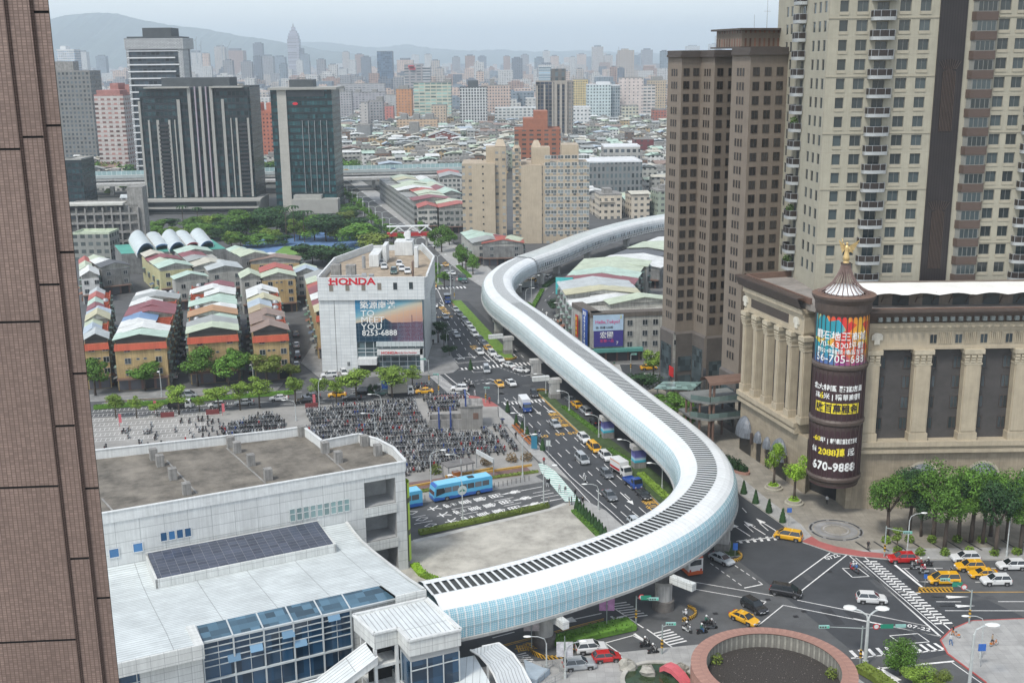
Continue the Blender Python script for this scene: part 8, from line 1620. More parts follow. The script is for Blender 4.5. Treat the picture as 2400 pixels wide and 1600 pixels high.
def coach(p,hd,label,body='coach',Lg=12.0):
 t=thing('coach',label,'bus',(p[0],p[1],.004),math.atan2(hd[1],hd[0]));w_=1.27;x1=Lg/2
 m,nt,bs=newmat('coach_livery_'+body);u,v=sepuv(nt);lo,hi=((.02,.10,.38),(.10,.42,.66))if body=='coach' else((.5,.1,.03),(.62,.62,.6))
 L(nt,nmix(nt,nmath(nt,'GREATER_THAN',nmath(nt,'ADD',v,nmath(nt,'MULTIPLY',nnoise(nt,uvn(nt),.5,2),.7)),1.35),lo,hi),bs.inputs['Base Color']);bs.inputs['Roughness'].default_value=.3
 b=MB();pr=[(-x1,.4),(-x1,3.1),(-x1+.15,3.35),(x1-.6,3.35),(x1-.25,3.0),(x1,1.5),(x1,.4)]
 for s in(1,-1):f=[(x,s*w_,z)for x,z in pr];b.face(f if s>0 else f[::-1])
 for(xa,za),(xb,zb)in zip(pr,pr[1:]+pr[:1]):b.face([(xa,-w_,za),(xa,w_,za),(xb,w_,zb),(xb,-w_,zb)])
 b.build('body',m,t);b=MB();b.box(-x1+.2,-w_+.05,3.36,x1-.8,w_-.05,3.42);b.build('roof',paint('roof_'+body,(.14,.50,.72)if body=='coach' else(.6,.6,.58)),t)
 b=MB();b.box(-x1+3.4,-.5,3.42,-x1+4.6,.5,3.55);b.build('roof_hatch',TRIMB,t)
 for k in range(6 if Lg>10 else 4):
  x=-x1+.7+k*1.55;
  for s in(1,-1):b=MB();b.box(x,s*w_-.02,1.75,x+1.4,s*w_+.02,2.75);b.build('window',glass('coach_glass',(.09,.10,.11),.12),t)
 for s in(1,-1):b=MB();b.face([(x1-2.3,s*(w_+.015),1.75),(x1-.35,s*(w_+.015),1.3),(x1-.5,s*(w_+.015),2.75),(x1-2.0,s*(w_+.015),2.75)]);b.build('window',CGL,t)
 b=MB();b.face([(x1+.01,-w_+.1,1.5),(x1+.01,w_-.1,1.5),(x1-.27,w_-.1,3.05),(x1-.27,-w_+.1,3.05)]);b.build('windscreen',mat('windscreen_maroon',(.07,.02,.02),.15,.1,1),t);b=MB();b.box(-x1-.02,-w_+.3,2.0,-x1,w_-.3,2.9);b.build('rear_window',CGL,t)
 for s in(1,-1):b=MB();b.box(-x1-.03,s*.95-.15,1.0,-x1,s*.95+.15,1.35);b.build('tail_light',TLM,t)
 if body=='coach':
  for s in(1,):
   b=MB()
   for i in range(16):a,c=2*math.pi*i/16,2*math.pi*(i+1)/16;b.face([(.3,s*(w_+.03),1.6),(.3-.95*math.cos(a),s*(w_+.03),1.6+.95*math.sin(a)),(.3-.95*math.cos(c),s*(w_+.03),1.6+.95*math.sin(c))])
   b.build('emblem',mat('emblem_pale',(.55,.62,.60),.5,.1,1),t);b=MB();b.face([(1.0,s*(w_+.045),1.4),(.3,s*(w_+.045),2.0),(-.5,s*(w_+.045),1.35)]);b.build('emblem_hill',mat('emblem_green',(.05,.22,.16),.5,.1,1),t)
 wheels(t,(-x1+3.0,x1-2.6),w_,.5);return t
cdir=(vR5(400,830)-vR5(980,720)).normalized();c1=vR5(690,790);coach(c1,cdir,'sky blue coach with round hill emblem standing in the bus lane');coach(vR5(175,905)+cdir*5.2,cdir,'second sky blue coach half hidden behind the flat roofed hall')
coach(vH(90,838)+Vector((-.3,.95))*4.6,(-.3,.95),'white and orange bus seen from behind under the tube','white',9)
def scoot(col):
 b=MB()
 for x in(-.62,.62):b.tube((x,-.06,.24),(x,.06,.24),.25,.25,9,1)
 b.prism([(-.75,-.14),(-.1,-.17),(-.1,.17),(-.75,.14)],.38,.70,0,2);b.box(-.12,-.16,.25,.38,.16,.34,0);b.face([(.36,-.2,.3),(.36,.2,.3),(.52,.16,.92),(.52,-.16,.92)][::-1],0);b.face([(.38,-.2,.3),(.38,.2,.3),(.56,.16,.9),(.56,-.16,.9)],0)
 b.box(-.72,-.13,.70,.0,.13,.80,2);b.tube((.44,0,.85),(.60,0,.3),.06,.05,5,0);b.tube((.40,-.32,1.0),(.40,.32,1.0),.035,.035,4,2);b.box(.36,-.1,.88,.58,.1,1.06,0);b.box(.575,-.07,.9,.6,.07,1.0,3);b.box(-.80,-.09,.62,-.76,.09,.76,4)
 for s in(1,-1):b.tube((.40,s*.25,1.0),(.36,s*.30,1.2),.012,.012,3,2);b.box(.33,s*.30-.05,1.17,.36,s*.30+.05,1.25,3)
 b.prism([(-.95,-.13),(-.72,-.13),(-.72,.13),(-.95,.13)],.76,.80,2)
 return b.mesh('scooter',[PAINT[col],TYRE,mat('seat_black',(.022,.022,.024),.55,.2,2),HLM,TLM])
SC={c:scoot(c)for c in('white','black','grey','silver','blue','red','pale','champagne')};SW_=['white']*3+['black']*10+['grey']*6+['silver']*2+['blue']+['red']+['pale']*2+['champagne']
def inpoly(p,poly):
 c=False;j=len(poly)-1
 for i in range(len(poly)):
  a,b=poly[i],poly[j]
  if(a[1]>p[1])!=(b[1]>p[1])and p[0]<(b[0]-a[0])*(p[1]-a[1])/(b[1]-a[1])+a[0]:c=not c
  j=i
 return c
lots=[([vR4(355,605),vR4(1000,545),vR4(1640,485),vR4(1690,660),vR4(1790,780),vR4(1900,870),vR4(2352,850),vR5(960,20),vR5(1090,150),vR5(1240,320),vR5(840,360),vR5(420,470),vR5(70,560),(-24,210),(-40,226),(-60,226),vR4(450,800)],1),([vR4(1710,450),vR4(2180,430),vR4(2352,545),vR4(2300,590),vR4(2150,600),vR4(1790,620)],1),([vR5(1040,0),vR5(1130,0),vR5(1355,270),vR5(1280,300)],1),([view(200,850,3.357)(x,y)for x,y in((1060,520),(1420,405),(1540,440),(1590,520),(1100,610))],1),([vR4(1770,640),vR4(1800,640),vR4(1950,800),vR4(1880,830)],1),([vR2(1640,560),vR2(1720,700),vR2(1880,860),vR2(1850,880),vR2(1690,740),vR2(1630,600)],1),([vR4(1590,330),vR4(1800,310),vR4(1830,370),vR4(1600,370)],1)]
rs=random.Random(9);spots_=[];ra=.16;ru=Vector((math.cos(ra),math.sin(ra)));rv=Vector((-ru.y,ru.x))
station=[vR4(1880,620),vR4(2150,590),vR4(2352,600),vR4(2352,830),vR4(1960,800)]
for li,(pg,dn)in enumerate(lots):
 for i in range(-105,95):
  for j in range(-20,420 if li==5 else 60):
   p=Vector((-20,230))+ru*(i*.62)+rv*(j*(1.72))if li!=5 else Vector((8,280))+ru*(i*.8)+rv*(j*1.0-20)
   if not inpoly(p,pg):continue
   if li==0 and(j%8==3 and rs.random()<.4):continue
   if rs.random()<.04:continue
   if any(inpoly(p,s_)for s_ in(station,)):continue
   spots_.append((p.x+rs.uniform(-.08,.08),p.y+rs.uniform(-.12,.12),(math.pi/2+ra+rs.uniform(-.13,.13)+(math.pi if j%2 else 0))if li!=5 else rs.uniform(-.3,.3)+.5,li))
v5_=view(200,850,3.357)
for x,y in[(755,475),(820,475),(890,460),(920,460),(965,455),(870,510),(965,500),(1000,480),(1050,480),(710,545),(820,555),(900,545),(925,540),(950,540),(1000,540),(345,535),(298,555),(325,555),(340,595),(465,560),(490,560),(515,555),(520,505),(160,680),(425,645),(445,650),(490,670),(550,605),(560,580),(600,655),(655,660),(785,630),(850,600),(925,595),(975,590),(1040,575),(1060,520),(1075,550)]:p=v5_(x,y);spots_.append((p.x,p.y,math.pi/2+ra+rs.uniform(-.2,.2),9))
spots_.sort(key=lambda q:q[0]**2+q[1]**2-(9e6 if q[3]==9 else 0));sm=MB();smat=[];smap={}
lotn={0:'tightly parked in the big scooter lot',1:'in the crowded corner of the scooter lot',2:'in the narrow scooter row by the avenue pavement',3:'in the dense left scooter bay',9:'standing alone in the half empty painted bays',4:'along the station entrance wall',5:'in the scooter row along the shops kerb',6:'beside the corner taxi'}
for n_,(x,y,a,li)in enumerate(spots_):
 c=rs.choice(SW_)
 if n_<292:o=inst('scooter',SC[c],None,(x,y,.135),a);tag(o,f'{c} scooter {lotn[li]}','scooter','scooters '+lotn[li])
 else:
  me=SC[c];b0=len(sm.v);cc_,ss_=math.cos(a),math.sin(a);sm.v+=[(x+v.co.x*cc_-v.co.y*ss_,y+v.co.x*ss_+v.co.y*cc_,.135+v.co.z)for v in me.vertices];sm.f+=[tuple(i+b0 for i in p.vertices)for p in me.polygons]
  for mm_ in me.materials:
   if mm_.name not in smap:smap[mm_.name]=len(smat);smat.append(mm_)
  mn=[smap[mm_.name]for mm_ in me.materials];sm.m+=[mn[p.material_index]for p in me.polygons]
struct(sm.build('parked_scooters',smat),'stuff');print('scooters',len(spots_))
def skinfig(joints,edges,radii,mats_,zones):
 me=bpy.data.meshes.new('fig');me.from_pydata(joints,edges,[]);o=bpy.data.objects.new('fig',me);COL.objects.link(o);md=o.modifiers.new('s','SKIN');sub=o.modifiers.new('u','SUBSURF');sub.levels=1;sub.render_levels=1
 for v,r_ in zip(me.skin_vertices[0].data,radii):v.radius=(r_,r_)
 me.skin_vertices[0].data[0].use_root=True
 dg=bpy.context.evaluated_depsgraph_get();m2=bpy.data.meshes.new_from_object(o.evaluated_get(dg));bpy.data.objects.remove(o);m2.materials.clear()
 for m_ in mats_:m2.materials.append(m_)
 for p in m2.polygons:p.material_index=zones(p.center);p.use_smooth=True
 m2.name='person';return m2
SKIN=mat('skin',(.42,.26,.18),.6,.05,1);HAIR=mat('hair',(.015,.012,.01),.6,.1,1)
cloth={n:mat('cloth_'+n,c,.85,.1,2)for n,c in{'black':(.02,.02,.022),'white':(.55,.56,.56),'grey':(.14,.15,.15),'green':(.03,.12,.09),'blue':(.05,.14,.32),'red':(.30,.03,.03),'beige':(.35,.27,.18),'navy':(.03,.04,.09),'pink':(.5,.18,.22)}.items()}
PM={}
def person_mesh(pose,top,bot):
 k=(pose,top,bot)
 if k in PM:return PM[k]
 if pose=='walk':
  J=[(0,0,.95),(0,0,1.2),(0,0,1.42),(0,0,1.54),(0.02,0,1.68),(0,.1,.9),(.16,.11,.48),(.05,.11,.07),(.2,.11,.03),(0,-.1,.9),(-.06,-.1,.48),(-.3,-.1,.10),(-.16,-.11,.04),(0,.2,1.40),(-.08,.26,1.12),(.05,.27,.88),(0,-.2,1.40),(.08,-.26,1.12),(.2,-.27,.92)]
 elif pose=='stand':
  J=[(0,0,.95),(0,0,1.2),(0,0,1.42),(0,0,1.54),(0.02,0,1.68),(0,.1,.9),(.02,.11,.48),(0,.11,.07),(.14,.12,.03),(0,-.1,.9),(.02,-.11,.48),(0,-.11,.07),(.14,-.12,.03),(0,.2,1.40),(-.02,.26,1.12),(.1,.24,.92),(0,-.2,1.40),(-.02,-.26,1.12),(.1,-.24,.92)]
 else:
  J=[(-.28,0,.86),(-.22,0,1.08),(-.16,0,1.30),(-.12,0,1.40),(-.08,0,1.53),(-.2,.12,.84),(.18,.17,.80),(.12,.16,.40),(.26,.16,.36),(-.2,-.12,.84),(.18,-.17,.80),(.12,-.16,.40),(.26,-.16,.36),(-.15,.2,1.28),(.05,.28,1.08),(.36,.27,1.04),(-.15,-.2,1.28),(.05,-.28,1.08),(.36,-.27,1.04)]
 E=[(0,1),(1,2),(2,3),(3,4),(0,5),(5,6),(6,7),(7,8),(0,9),(9,10),(10,11),(11,12),(2,13),(13,14),(14,15),(2,16),(16,17),(17,18)]
 Rr=[.14,.14,.15,.06,.105,.10,.07,.045,.045,.10,.07,.045,.045,.065,.05,.035,.065,.05,.035]
 hip,neck=(.92,1.5)if pose!='ride' else(.9,1.38);hands=[Vector(J[15]),Vector(J[18])]
 def zf(c):
  if c.z>neck+.12+(.0)or(c.z>neck+.06 and c.x<J[4][0]-.02):return 3
  if c.z>neck or min((c-h).length for h in hands)<.09:return 2
  if pose=='ride':return 0 if c.x<.02 and c.z>.93 or(c.z>1.0)else 1
  return 0 if c.z>hip else 1
 PM[k]=skinfig(J,E,Rr,[cloth[top],cloth[bot],SKIN,HAIR],zf);return PM[k]
def person(p,pose,top,bot,hd,label,z=.13):o=inst('person',person_mesh(pose,top,bot),None,(p[0],p[1],z),math.atan2(hd[1],hd[0]));return tag(o,label,'person')
ppl=[(vR5,1680,695,'walk','black','white',(-.6,.8),'person in black top and white trousers left of the teal crossing'),(vR5,1702,690,'walk','black','black',(-.6,.8),'person all in black beside the one in white trousers'),(vR5,1818,760,'walk','white','grey',(.5,-1),'person in white walking down the teal crossing'),(vR5,1886,778,'walk','grey','white',(.5,-1),'person in grey top and pale trousers on the teal crossing'),(vR5,2000,815,'walk','black','black',(-.4,1),'person in black near the lower end of the teal crossing'),(vR5,1697,912,'walk','grey','grey',(-1,-.2),'person in grey walking beside the hedge end'),(vR5,1930,905,'stand','navy','beige',(1,0),'person with pale trousers waiting at the lot corner, left of two'),(vR5,1958,900,'stand','black','black',(1,0),'person in black waiting at the lot corner, right of two'),(vR5,2085,905,'walk','black','black',(.5,-1),'person in long black coat near the first cone shrub'),(vR5,1641,440,'walk','red','black',(0,1),'person in dark red jacket at the upper end of the teal crossing'),(vI,35,900,'walk','black','black',(.3,-1),'person in black walking between scooters and bicycles'),(vM,1558,1248,'stand','white','black',(-.6,-1),'person in white top standing before the mall entrance'),(vM,528,780,'walk','black','black',(0,-1),'person in black on the plaza above the oval bed'),(vH,1277,655,'stand','black','black',(0,-1),'person in black waiting at the red bicycle path'),(vS3,893,1225,'walk','white','blue',(-.3,1),'person in white top and blue jeans at the round kerb'),(vR2,1150,0,'stand','grey','grey',(1,0),'person in grey beneath the far tube'),(vR2,918,1500,'stand','red','black',(0,-1),'person in red and black waiting on the red corner path'),(vR2,750,1415,'walk','white','white',(-.5,.6),'person in white at the corner of the red path'),(vR2,272,825,'walk','black','black',(.3,-1),'person in black on the showroom pavement'),(vR2,1850,695,'walk','black','grey',(0,-1),'person in black on the shops pavement'),(vI,940,240,'walk','green','beige',(.3,-1),'person on the zebra crossing by the shops')]
for v_,x,y,ps,tp,bt,hd,lb in ppl:person(v_(x,y),ps,tp,bt,hd,lb)
q=vR4(0,0);um=vE(1110,1470);o_=person(um,'walk','grey','black',(.3,-1),'person in grey walking under a dark blue umbrella');t=thing('umbrella','dark blue umbrella held by a walker on the avenue pavement','umbrella',(um.x+.05,um.y-.1,.13));b=MB();b.lathe([(.6,1.72),(.4,1.9),(.01,1.98)],n=8);b.build('canopy',cloth['navy'],t);b=MB();b.tube((0,0,.98),(0,0,1.95),.015,.015,4);b.build('handle',STEEL,t)
HM={}
def rider(v_,x,y,hd,sc_,top,bot,label,hel='white'):
 p=v_(x,y);a=math.atan2(hd[1],hd[0]);o=inst('scooter',SC[sc_],None,(p.x,p.y,.004),a);tag(o,f'{sc_} scooter ridden by the {label}','scooter');r_=person((p.x,p.y),'ride',top,bot,hd,label,.004)
 if hel not in HM:b=MB();b.blob((0,0,0),.165,10);HM[hel]=b.mesh('helmet',[PAINT[hel]],True)
 inst('helmet',HM[hel],r_,(-.08,0,1.57));r_['label']=label
for a in[(vI,665,1285,DN,'white','white','grey','rider in white alone on the avenue'),(vI,252,885,DN,'pale','navy','blue','rider in dark blue at the avenue kerb'),(vR2,1127,1530,DN,'black','black','black','rider in black below the upper crossing'),(vS1,2080,625,(-.4,1),'silver','white','black','rider in white by the pier nose'),(vS1,2095,735,(.7,-.7),'white','black','grey','rider in dark top on a white scooter'),(vS1,2265,680,(.8,.2),'black','green','black','rider in green jacket, rear of the group'),(vS1,2225,750,(.8,.2),'black','green','blue','rider in green top and blue jeans'),(vS1,2310,710,(.8,.2),'grey','black','black','rider in black right of the green pair'),(vS1,1738,865,(1,.2),'black','black','black','rider in black waiting in the bicycle box, upper'),(vS1,1805,925,(1,.2),'black','black','black','rider in black waiting in the bicycle box, lower'),(vH,1170,790,(-.3,1),'red','white','blue','rider in white on a red scooter in the painted box'),(vH,1190,805,(-.3,1),'grey','blue','grey','rider in blue beside the red scooter'),(vH,1600,785,(-1,0),'silver','grey','black','rider in grey first in the scooter group'),(vH,1635,770,(-1,0),'red','red','black','rider in red behind the first of the group'),(vH,1660,815,(-1,0),'pale','pink','black','rider in pink, lowest of the group'),(vH,1685,765,(-1,0),'black','black','black','rider in black, last of the group'),(vH,1865,820,(-1,0),'black','grey','black','rider in grey between the taxis'),(vR2,660,1310,(1,-.3),'black','black','navy','rider in navy in the left turn box cluster'),(vR2,690,1290,(1,-.3),'grey','grey','black','rider in grey in the left turn box cluster'),(vR2,640,1280,(1,-.3),'white','black','black','rider in black in the left turn box cluster'),(vR2,715,1315,(1,-.3),'black','white','black','rider in white in the left turn box cluster')]:rider(*a)
b=MB()
for x in(-.5,.5):
 for i in range(10):a,c=2*math.pi*i/10,2*math.pi*(i+1)/10;b.tube((x+.32*math.cos(a),0,.33+.32*math.sin(a)),(x+.32*math.cos(c),0,.33+.32*math.sin(c)),.02,.02,3,1,False)
for p,q in(((-.5,0,.33),(-.15,0,.75)),((-.15,0,.75),(.4,0,.8)),((-.1,0,.3),(.4,0,.8)),((-.5,0,.33),(-.1,0,.3)),((.5,0,.33),(.38,0,.95))):b.tube(p,q,.035,.035,4,0)
b.tube((.38,-.25,.97),(.38,.25,.97),.02,.02,3,1);b.box(-.3,-.08,.82,-.05,.08,.9,1);b.box(-.72,-.12,.45,-.45,.12,.62,0);BIKE=b.mesh('bicycle',[PAINT['orange'],mat('seat_black',()),])
for i in range(26):
 if i in(12,13):continue
 p=vI(10,790).lerp(vI(165,960),i/25);o=inst('bicycle',BIKE,None,(p.x+.4,p.y,.13),.25);tag(o,'orange and black rental bicycle docked in the avenue pavement rack','bicycle','rental bicycles in the rack')
for i,(x,y)in enumerate(((930,1150),(1290,1235))):p=vS3(x,y);o=inst('bicycle',BIKE,None,(p.x,p.y,.13),.4 if i else 2.4);tag(o,['yellow bicycle by the round kerb beside the jeans wearer','yellow bicycle wheeled across the lower right pavement'][i],'bicycle');person((p.x-.1,p.y+.4),'walk','black' if i==0 else 'beige','beige' if i==0 else 'black',(-1,.5),['person in black holding a bicycle at the round kerb','person in beige wheeling a bicycle on the lower right pavement'][i])
LAMPW=mat('lamp_white',(.50,.53,.52),.45,.1,1,metal=.2);LENS=mat('lamp_lens',(.7,.72,.7),.2,.05,1)
def lamp(p,h,arms,label,group=None,r_=.09,L_=2.2,name='street_lamp',z=.1):
 t=thing(name,label,'street lamp',(p[0],p[1],z),0,group);b=MB();b.tube((0,0,0),(0,0,h-1),r_*1.4,r_,7);b.tube((0,0,0),(0,0,.9),r_*2.4,r_*2.0,7);b.build('pole',LAMPW,t)
 for a in arms:
  c,s=math.cos(a),math.sin(a);b=MB();pts=[(0,0,h-1.1),(.25*c,.25*s,h-.35),(L_*.5*c,L_*.5*s,h),(L_*c,L_*s,h+.05)];b.path(pts,r_*.6,5);am_=b.build('arm',LAMPW,t)
  b=MB();b.blob((L_*c+.35*c,L_*s+.35*s,h+.05),.28 if r_<.15 else .5,8,0,(1+1.2*abs(c),1+1.2*abs(s),.4));b.build('lamp_head',LENS,am_,True)
 return t
for i,y in enumerate(range(392,700,21)):x=-25-(y-405)*.272;lamp((x,y),10.5,(0.2,math.pi+.2),'white twin armed lamp on the far avenue median','twin lamps of the far avenue',.13,2.6)
for v_,x,y,ty,x0,y0,s,arms,lb in[(vR2,428,860,690,960,640,4.9,(.3,),'lamp arching over the avenue beside the mural pavement'),(vR2,1335,470,180,960,640,4.9,(.2,),'lamp on the curved road island, nearer one'),(vR2,1400,352,35,960,640,4.9,(.2,),'lamp on the curved road island, farther one'),(vR2,1772,645,345,960,640,4.9,(math.pi,),'lamp above the shops kerb scooters'),(vR2,1845,790,470,960,640,4.9,(math.pi,),'second lamp along the shops pavement'),(vI,797,885,740,1200,800,3.92,(2.8,),'lamp pole beside the upper poster pier'),(vI,525,655,520,1200,800,3.92,(2.8,),'lamp pole on the upper end of the grassy median'),(vI,1098,1130,990,1200,800,3.92,(2.8,),'lamp pole beside the lower poster pier'),(vI,1378,1360,1190,1200,800,3.92,(2.8,),'lamp pole on the median before the big bend'),(vI,793,1550,1335,1200,800,3.92,(math.pi,),'lamp by the lot corner kerb'),(vI,117,860,680,1200,800,3.92,(math.pi,),'lamp between the cone shrubs on the avenue pavement'),(vI,97,1250,870,1200,800,3.92,(.3,),'tall lamp by the bicycle rack end'),(vR5,710,1115,590,940,1000,4.9,(2.6,),'lamp standing in the hedge before the blue coach'),(vR5,1637,930,480,940,1000,4.9,(.6,),'lamp at the hedge end by the teal crossing'),(vR5,347,750,290,940,1000,4.9,(.3,),'lamp between the two blue coaches'),(vR5,693,600,415,940,1000,4.9,(math.pi,),'lamp behind the roof of the blue coach'),(vH,1545,685,410,1600,1067,2.94,(.2,),'lamp at the mall kerb above the red crossover'),(vH,2230,697,412,1600,1067,2.94,(.2,),'lamp at the mall kerb far right among the trees'),(vH,2050,1400,1110,1600,1067,2.94,(math.pi,),'slim lamp on the lower right pavement'),(vS1,885,1070,885,1040,1280,3.675,(math.pi,),'lamp by the stair railing'),(vS1,1045,1140,930,1040,1280,3.675,(.3,),'lamp with banners behind the silver SUV'),(vR6,745,1385,1185,180,560,3.733,(2,),'lamp before the second yellow gable'),(vR6,1550,1300,1125,180,560,3.733,(2,),'lamp before the narrow yellow terrace'),(vR4,537,640,275,640,840,4.9,(1.5,),'globe lamp at the near pavement by the two black saloons'),(vR4,265,720,505,640,840,4.9,(math.pi,),'lamp at the scooter lot entrance'),(vR4,1250,700,415,640,840,4.9,(math.pi,),'lamp in the middle of the big scooter lot'),(vR4,1175,880,660,640,840,4.9,(math.pi,),'lamp near the hall parapet in the scooter lot'),(vR2,1565,1385,1215,960,640,4.9,(math.pi,),'pole on the median nose at the upper crossing'),(vR2,1190,375,140,960,640,4.9,(0,),'lamp pole under the far bend of the tube'),(vR2,1022,1500,1345,960,640,4.9,(math.pi,),'lamp by the dark cone at the upper crossing')]:
 p=v_(x,y);lamp(p,max(5,HZ(x0+x/s,y0+ty/s,p.y)),arms,lb)
p=vH(1255,1455);lamp(p,HZ(1600+1255/2.94,1067+1090/2.94,p.y),(2.5,.5),'big white twin headed lamp right of the round planter',None,.2,2.2)
p=vS3(1060,1640);lamp(p,9,(.2,),'large lamp head entering at the lower right corner',None,.17,2.2)
SIGG=mat('sign_green',(.02,.22,.14),.5,.05,1);SIGB=mat('sign_blue',(.03,.12,.42),.5,.05,1);SIGT=mat('signal_pale',(.25,.46,.42),.5,.1,1);POLEG=mat('signal_pole',(.28,.32,.31),.5,.1,1)
def disc(b,c,r_,n,m,y=-.05):
 for i in range(n):a,e=6.2832*i/n,6.2832*(i+1)/n;b.face([c,(c[0]+r_*math.cos(a),c[1],c[2]+r_*math.sin(a)),(c[0]+r_*math.cos(e),c[1],c[2]+r_*math.sin(e))],m)
def signal(p,h,arm,label,sign=None,sg_text=None,rev=False):
 """post with mast arm, signal head with lamps, hazard band, optional signs"""
 t=thing('traffic_signal',label,'traffic light',(p[0],p[1],.1));b=MB();b.tube((0,0,0),(0,0,h),.13,.1,8);b.build('post',POLEG,t);b=MB();b.tube((0,0,1.0),(0,0,2.2),.18,.18,8);b.build('striped_band',STRIPE,t)
 b=MB();b.tube((0,0,h-.3),(arm[0],arm[1],h),.08,.05,6);b.build('mast_arm',POLEG,t);e=Vector((arm[0],arm[1],h));b=MB();b.box(e.x-.7,e.y-.12,h-.2,e.x+.7,e.y+.12,h+.2,0)
 for k in range(4):disc(b,(e.x-.51+k*.34,e.y-.14,h),.13,8,1 if k!=3 else 2)
 b.build('signal_head',[SIGT,mat('lens_dark',(.05,.06,.05),.3,.1,1),mat('lens_green',(.05,.5,.3),.3,.1,1)],t)
 if sign:
  b=MB();q=e*.55;b.box(q.x-.75,q.y-.1,h-.35,q.x+.75,q.y-.04,h+.35);b.build('sign_plate',sign,t);b=MB();q=e*.3;disc(b,(q.x,q.y-.1,h),.45,12,0);disc(b,(q.x,q.y-.12,h),.33,12,1);b.build('round_sign',[RED,WTRIM],t)
 return t
p=vH(1222,1440);t=signal(p,HZ(1600+1222/2.94,1067+1180/2.94,p.y),(-5.2,0),'traffic signal mast arm reaching left before the big twin lamp');h=t['label']and HZ(1600+1222/2.94,1067+1180/2.94,p.y)
b=MB();b.tube((0,0,h-.3),(5.4,0,h),.08,.05,6);b.build('mast_arm',POLEG,t);b=MB();b.box(2.4,-.1,h-.3,4.1,-.04,h+.3);b.build('sign_plate',SIGG,t);b=MB();disc(b,(1.8,-.1,h),.45,12,0);disc(b,(1.8,-.12,h),.32,12,1);b.build('round_sign',[RED,WTRIM],t);b=MB();b.box(4.4,-.1,h-.2,5.8,.1,h+.2);b.build('signal_head',SIGT,t)
for v_,x,y,ty,x0,y0,s,arm,lb,sgn in[(vH,1388,700,490,1600,1067,2.94,(2.6,-2.6),'traffic signal post above the red crossover',None),(vH,1972,1160,930,1600,1067,2.94,(-2.6,3.4),'traffic signal with green road plate at the round kerb',SIGG),(vS1,1655,670,430,1040,1280,3.675,(2.4,-1.0),'traffic signal half hidden beneath the tube',SIGG),(vS1,1878,930,680,1040,1280,3.675,(1.2,.3),'pedestrian signal by the bicycle waiting box',None),(vR2,515,300,70,960,640,4.9,(3.6,0),'traffic signal at the far junction beside the tube',SIGG),(vR2,335,1390,1165,960,640,4.9,(-.6,0),'signal post left of the striped crossing',None),(vR2,225,1270,1000,960,640,4.9,(-1.5,.8),'signal post by the showroom corner tree',None),(vR2,875,1490,1320,960,640,4.9,(.3,0),'signal post on the red corner path',None),(vR1,2170,0,0,880,440,4.9,(0,0),'',None),(vR2,1845,640,480,960,640,4.9,(1.5,0),'signal with road plate at the shops crossing',SIGG),(vI,1090,280,120,1200,800,3.92,(.8,0),'signal post at the crossing before the corner shops',None)]:
 if lb:p=v_(x,y);signal(p,max(3.5,HZ(x0+x/s,y0+ty/s,p.y)),arm,lb,sgn)
def board(v_,x,y,w_,z0,z1,m_,label,rz=0.0,posts=1,txt=None,tm=None,cat='sign',name='sign_board',size=.6):
 p=v_(x,y);t=thing(name,label,cat,(p.x,p.y,.1),rz);b=MB();b.box(-w_/2,-.06,z0,w_/2,.06,z1);b.build('panel',m_,t);b=MB()
 for k in range(posts):x_=0 if posts==1 else-w_/2+.1+k*(w_-.2)/(posts-1);b.tube((x_,.02,0),(x_,.02,z0+.1 if posts>1 else z1),.05,.05,5)
 b.build('post',STEEL,t)
 if txt:text(txt,size,tm or TW,t,(-w_/2+.1,-.08,(z0+z1)/2-size*.35))
 return t
t=board(vR5,1530,275,1.3,.4,3.2,mat('totem_blue',(.03,.17,.26),.5,.1,1),'dark blue information totem at the end of the bicycle rack',-.2);board(vR5,1690,360,.9,2.6,3.8,SILV,'bus stop board on the pavement by the avenue kerb',0);board(vH,2050,1460,1.0,2.4,3.4,SIGB,'round blue bicycle sign on the lower right pavement',0)
board(vH,730,490,.8,2.6,3.4,SIGB,'blue direction sign beside the last cone shrub',0);board(vH,360,700,.8,1.2,2.4,SIGB,'small blue keep right sign on the striped nose under the bend',0);board(vS3,655,700,.5,1.6,2.3,SIGB,'small blue arrow sign at the tip of the striped barrier',0)
BANN=mat('banner_violet',(.40,.20,.38),.6,.3,1.5)
for x,y,lb,mm_ in((1403,720,'pair of pink and violet banners on a pole in the flower bed',BANN),(757,900,'pair of pale pink banners on a pole beside the round pier',mat('banner_pale',(.42,.38,.38),.6,.3,1.5)),(1042,1130,'pair of white banners on the lamp pole behind the silver SUV',mat('banner_white',(.50,.50,.52),.6,.3,1.5))):
 p=vS1(x,y);t=thing('pole_banners',lb,'banner',(p.x,p.y,.1));b=MB();b.tube((0,0,0),(0,0,6),.07,.05,6);b.build('pole',POLEG,t)
 for s in(1,-1):b=MB();b.box(.1 if s>0 else-1.1,-.02,3.0,1.1 if s>0 else-.1,.02,5.2);b.build('banner',mm_,t)
for i,(x,y)in enumerate([(1190,1535),(795,1560),(2055,1480)]):p=vR6(x,y);b=MB();b.box(-1.5,-.3,0,1.5,.3,1.1);o=b.build('red_screen',mat('screen_red',(.16,.035,.035),.7,.2,1));o.location=(p.x,p.y,.13);o.rotation_euler.z=.16;tag(o,['dark red low screen under the light street trees, middle','dark red low screen near the tiled tower, left','dark red low screen by the two black saloons, right'][i],'screen')
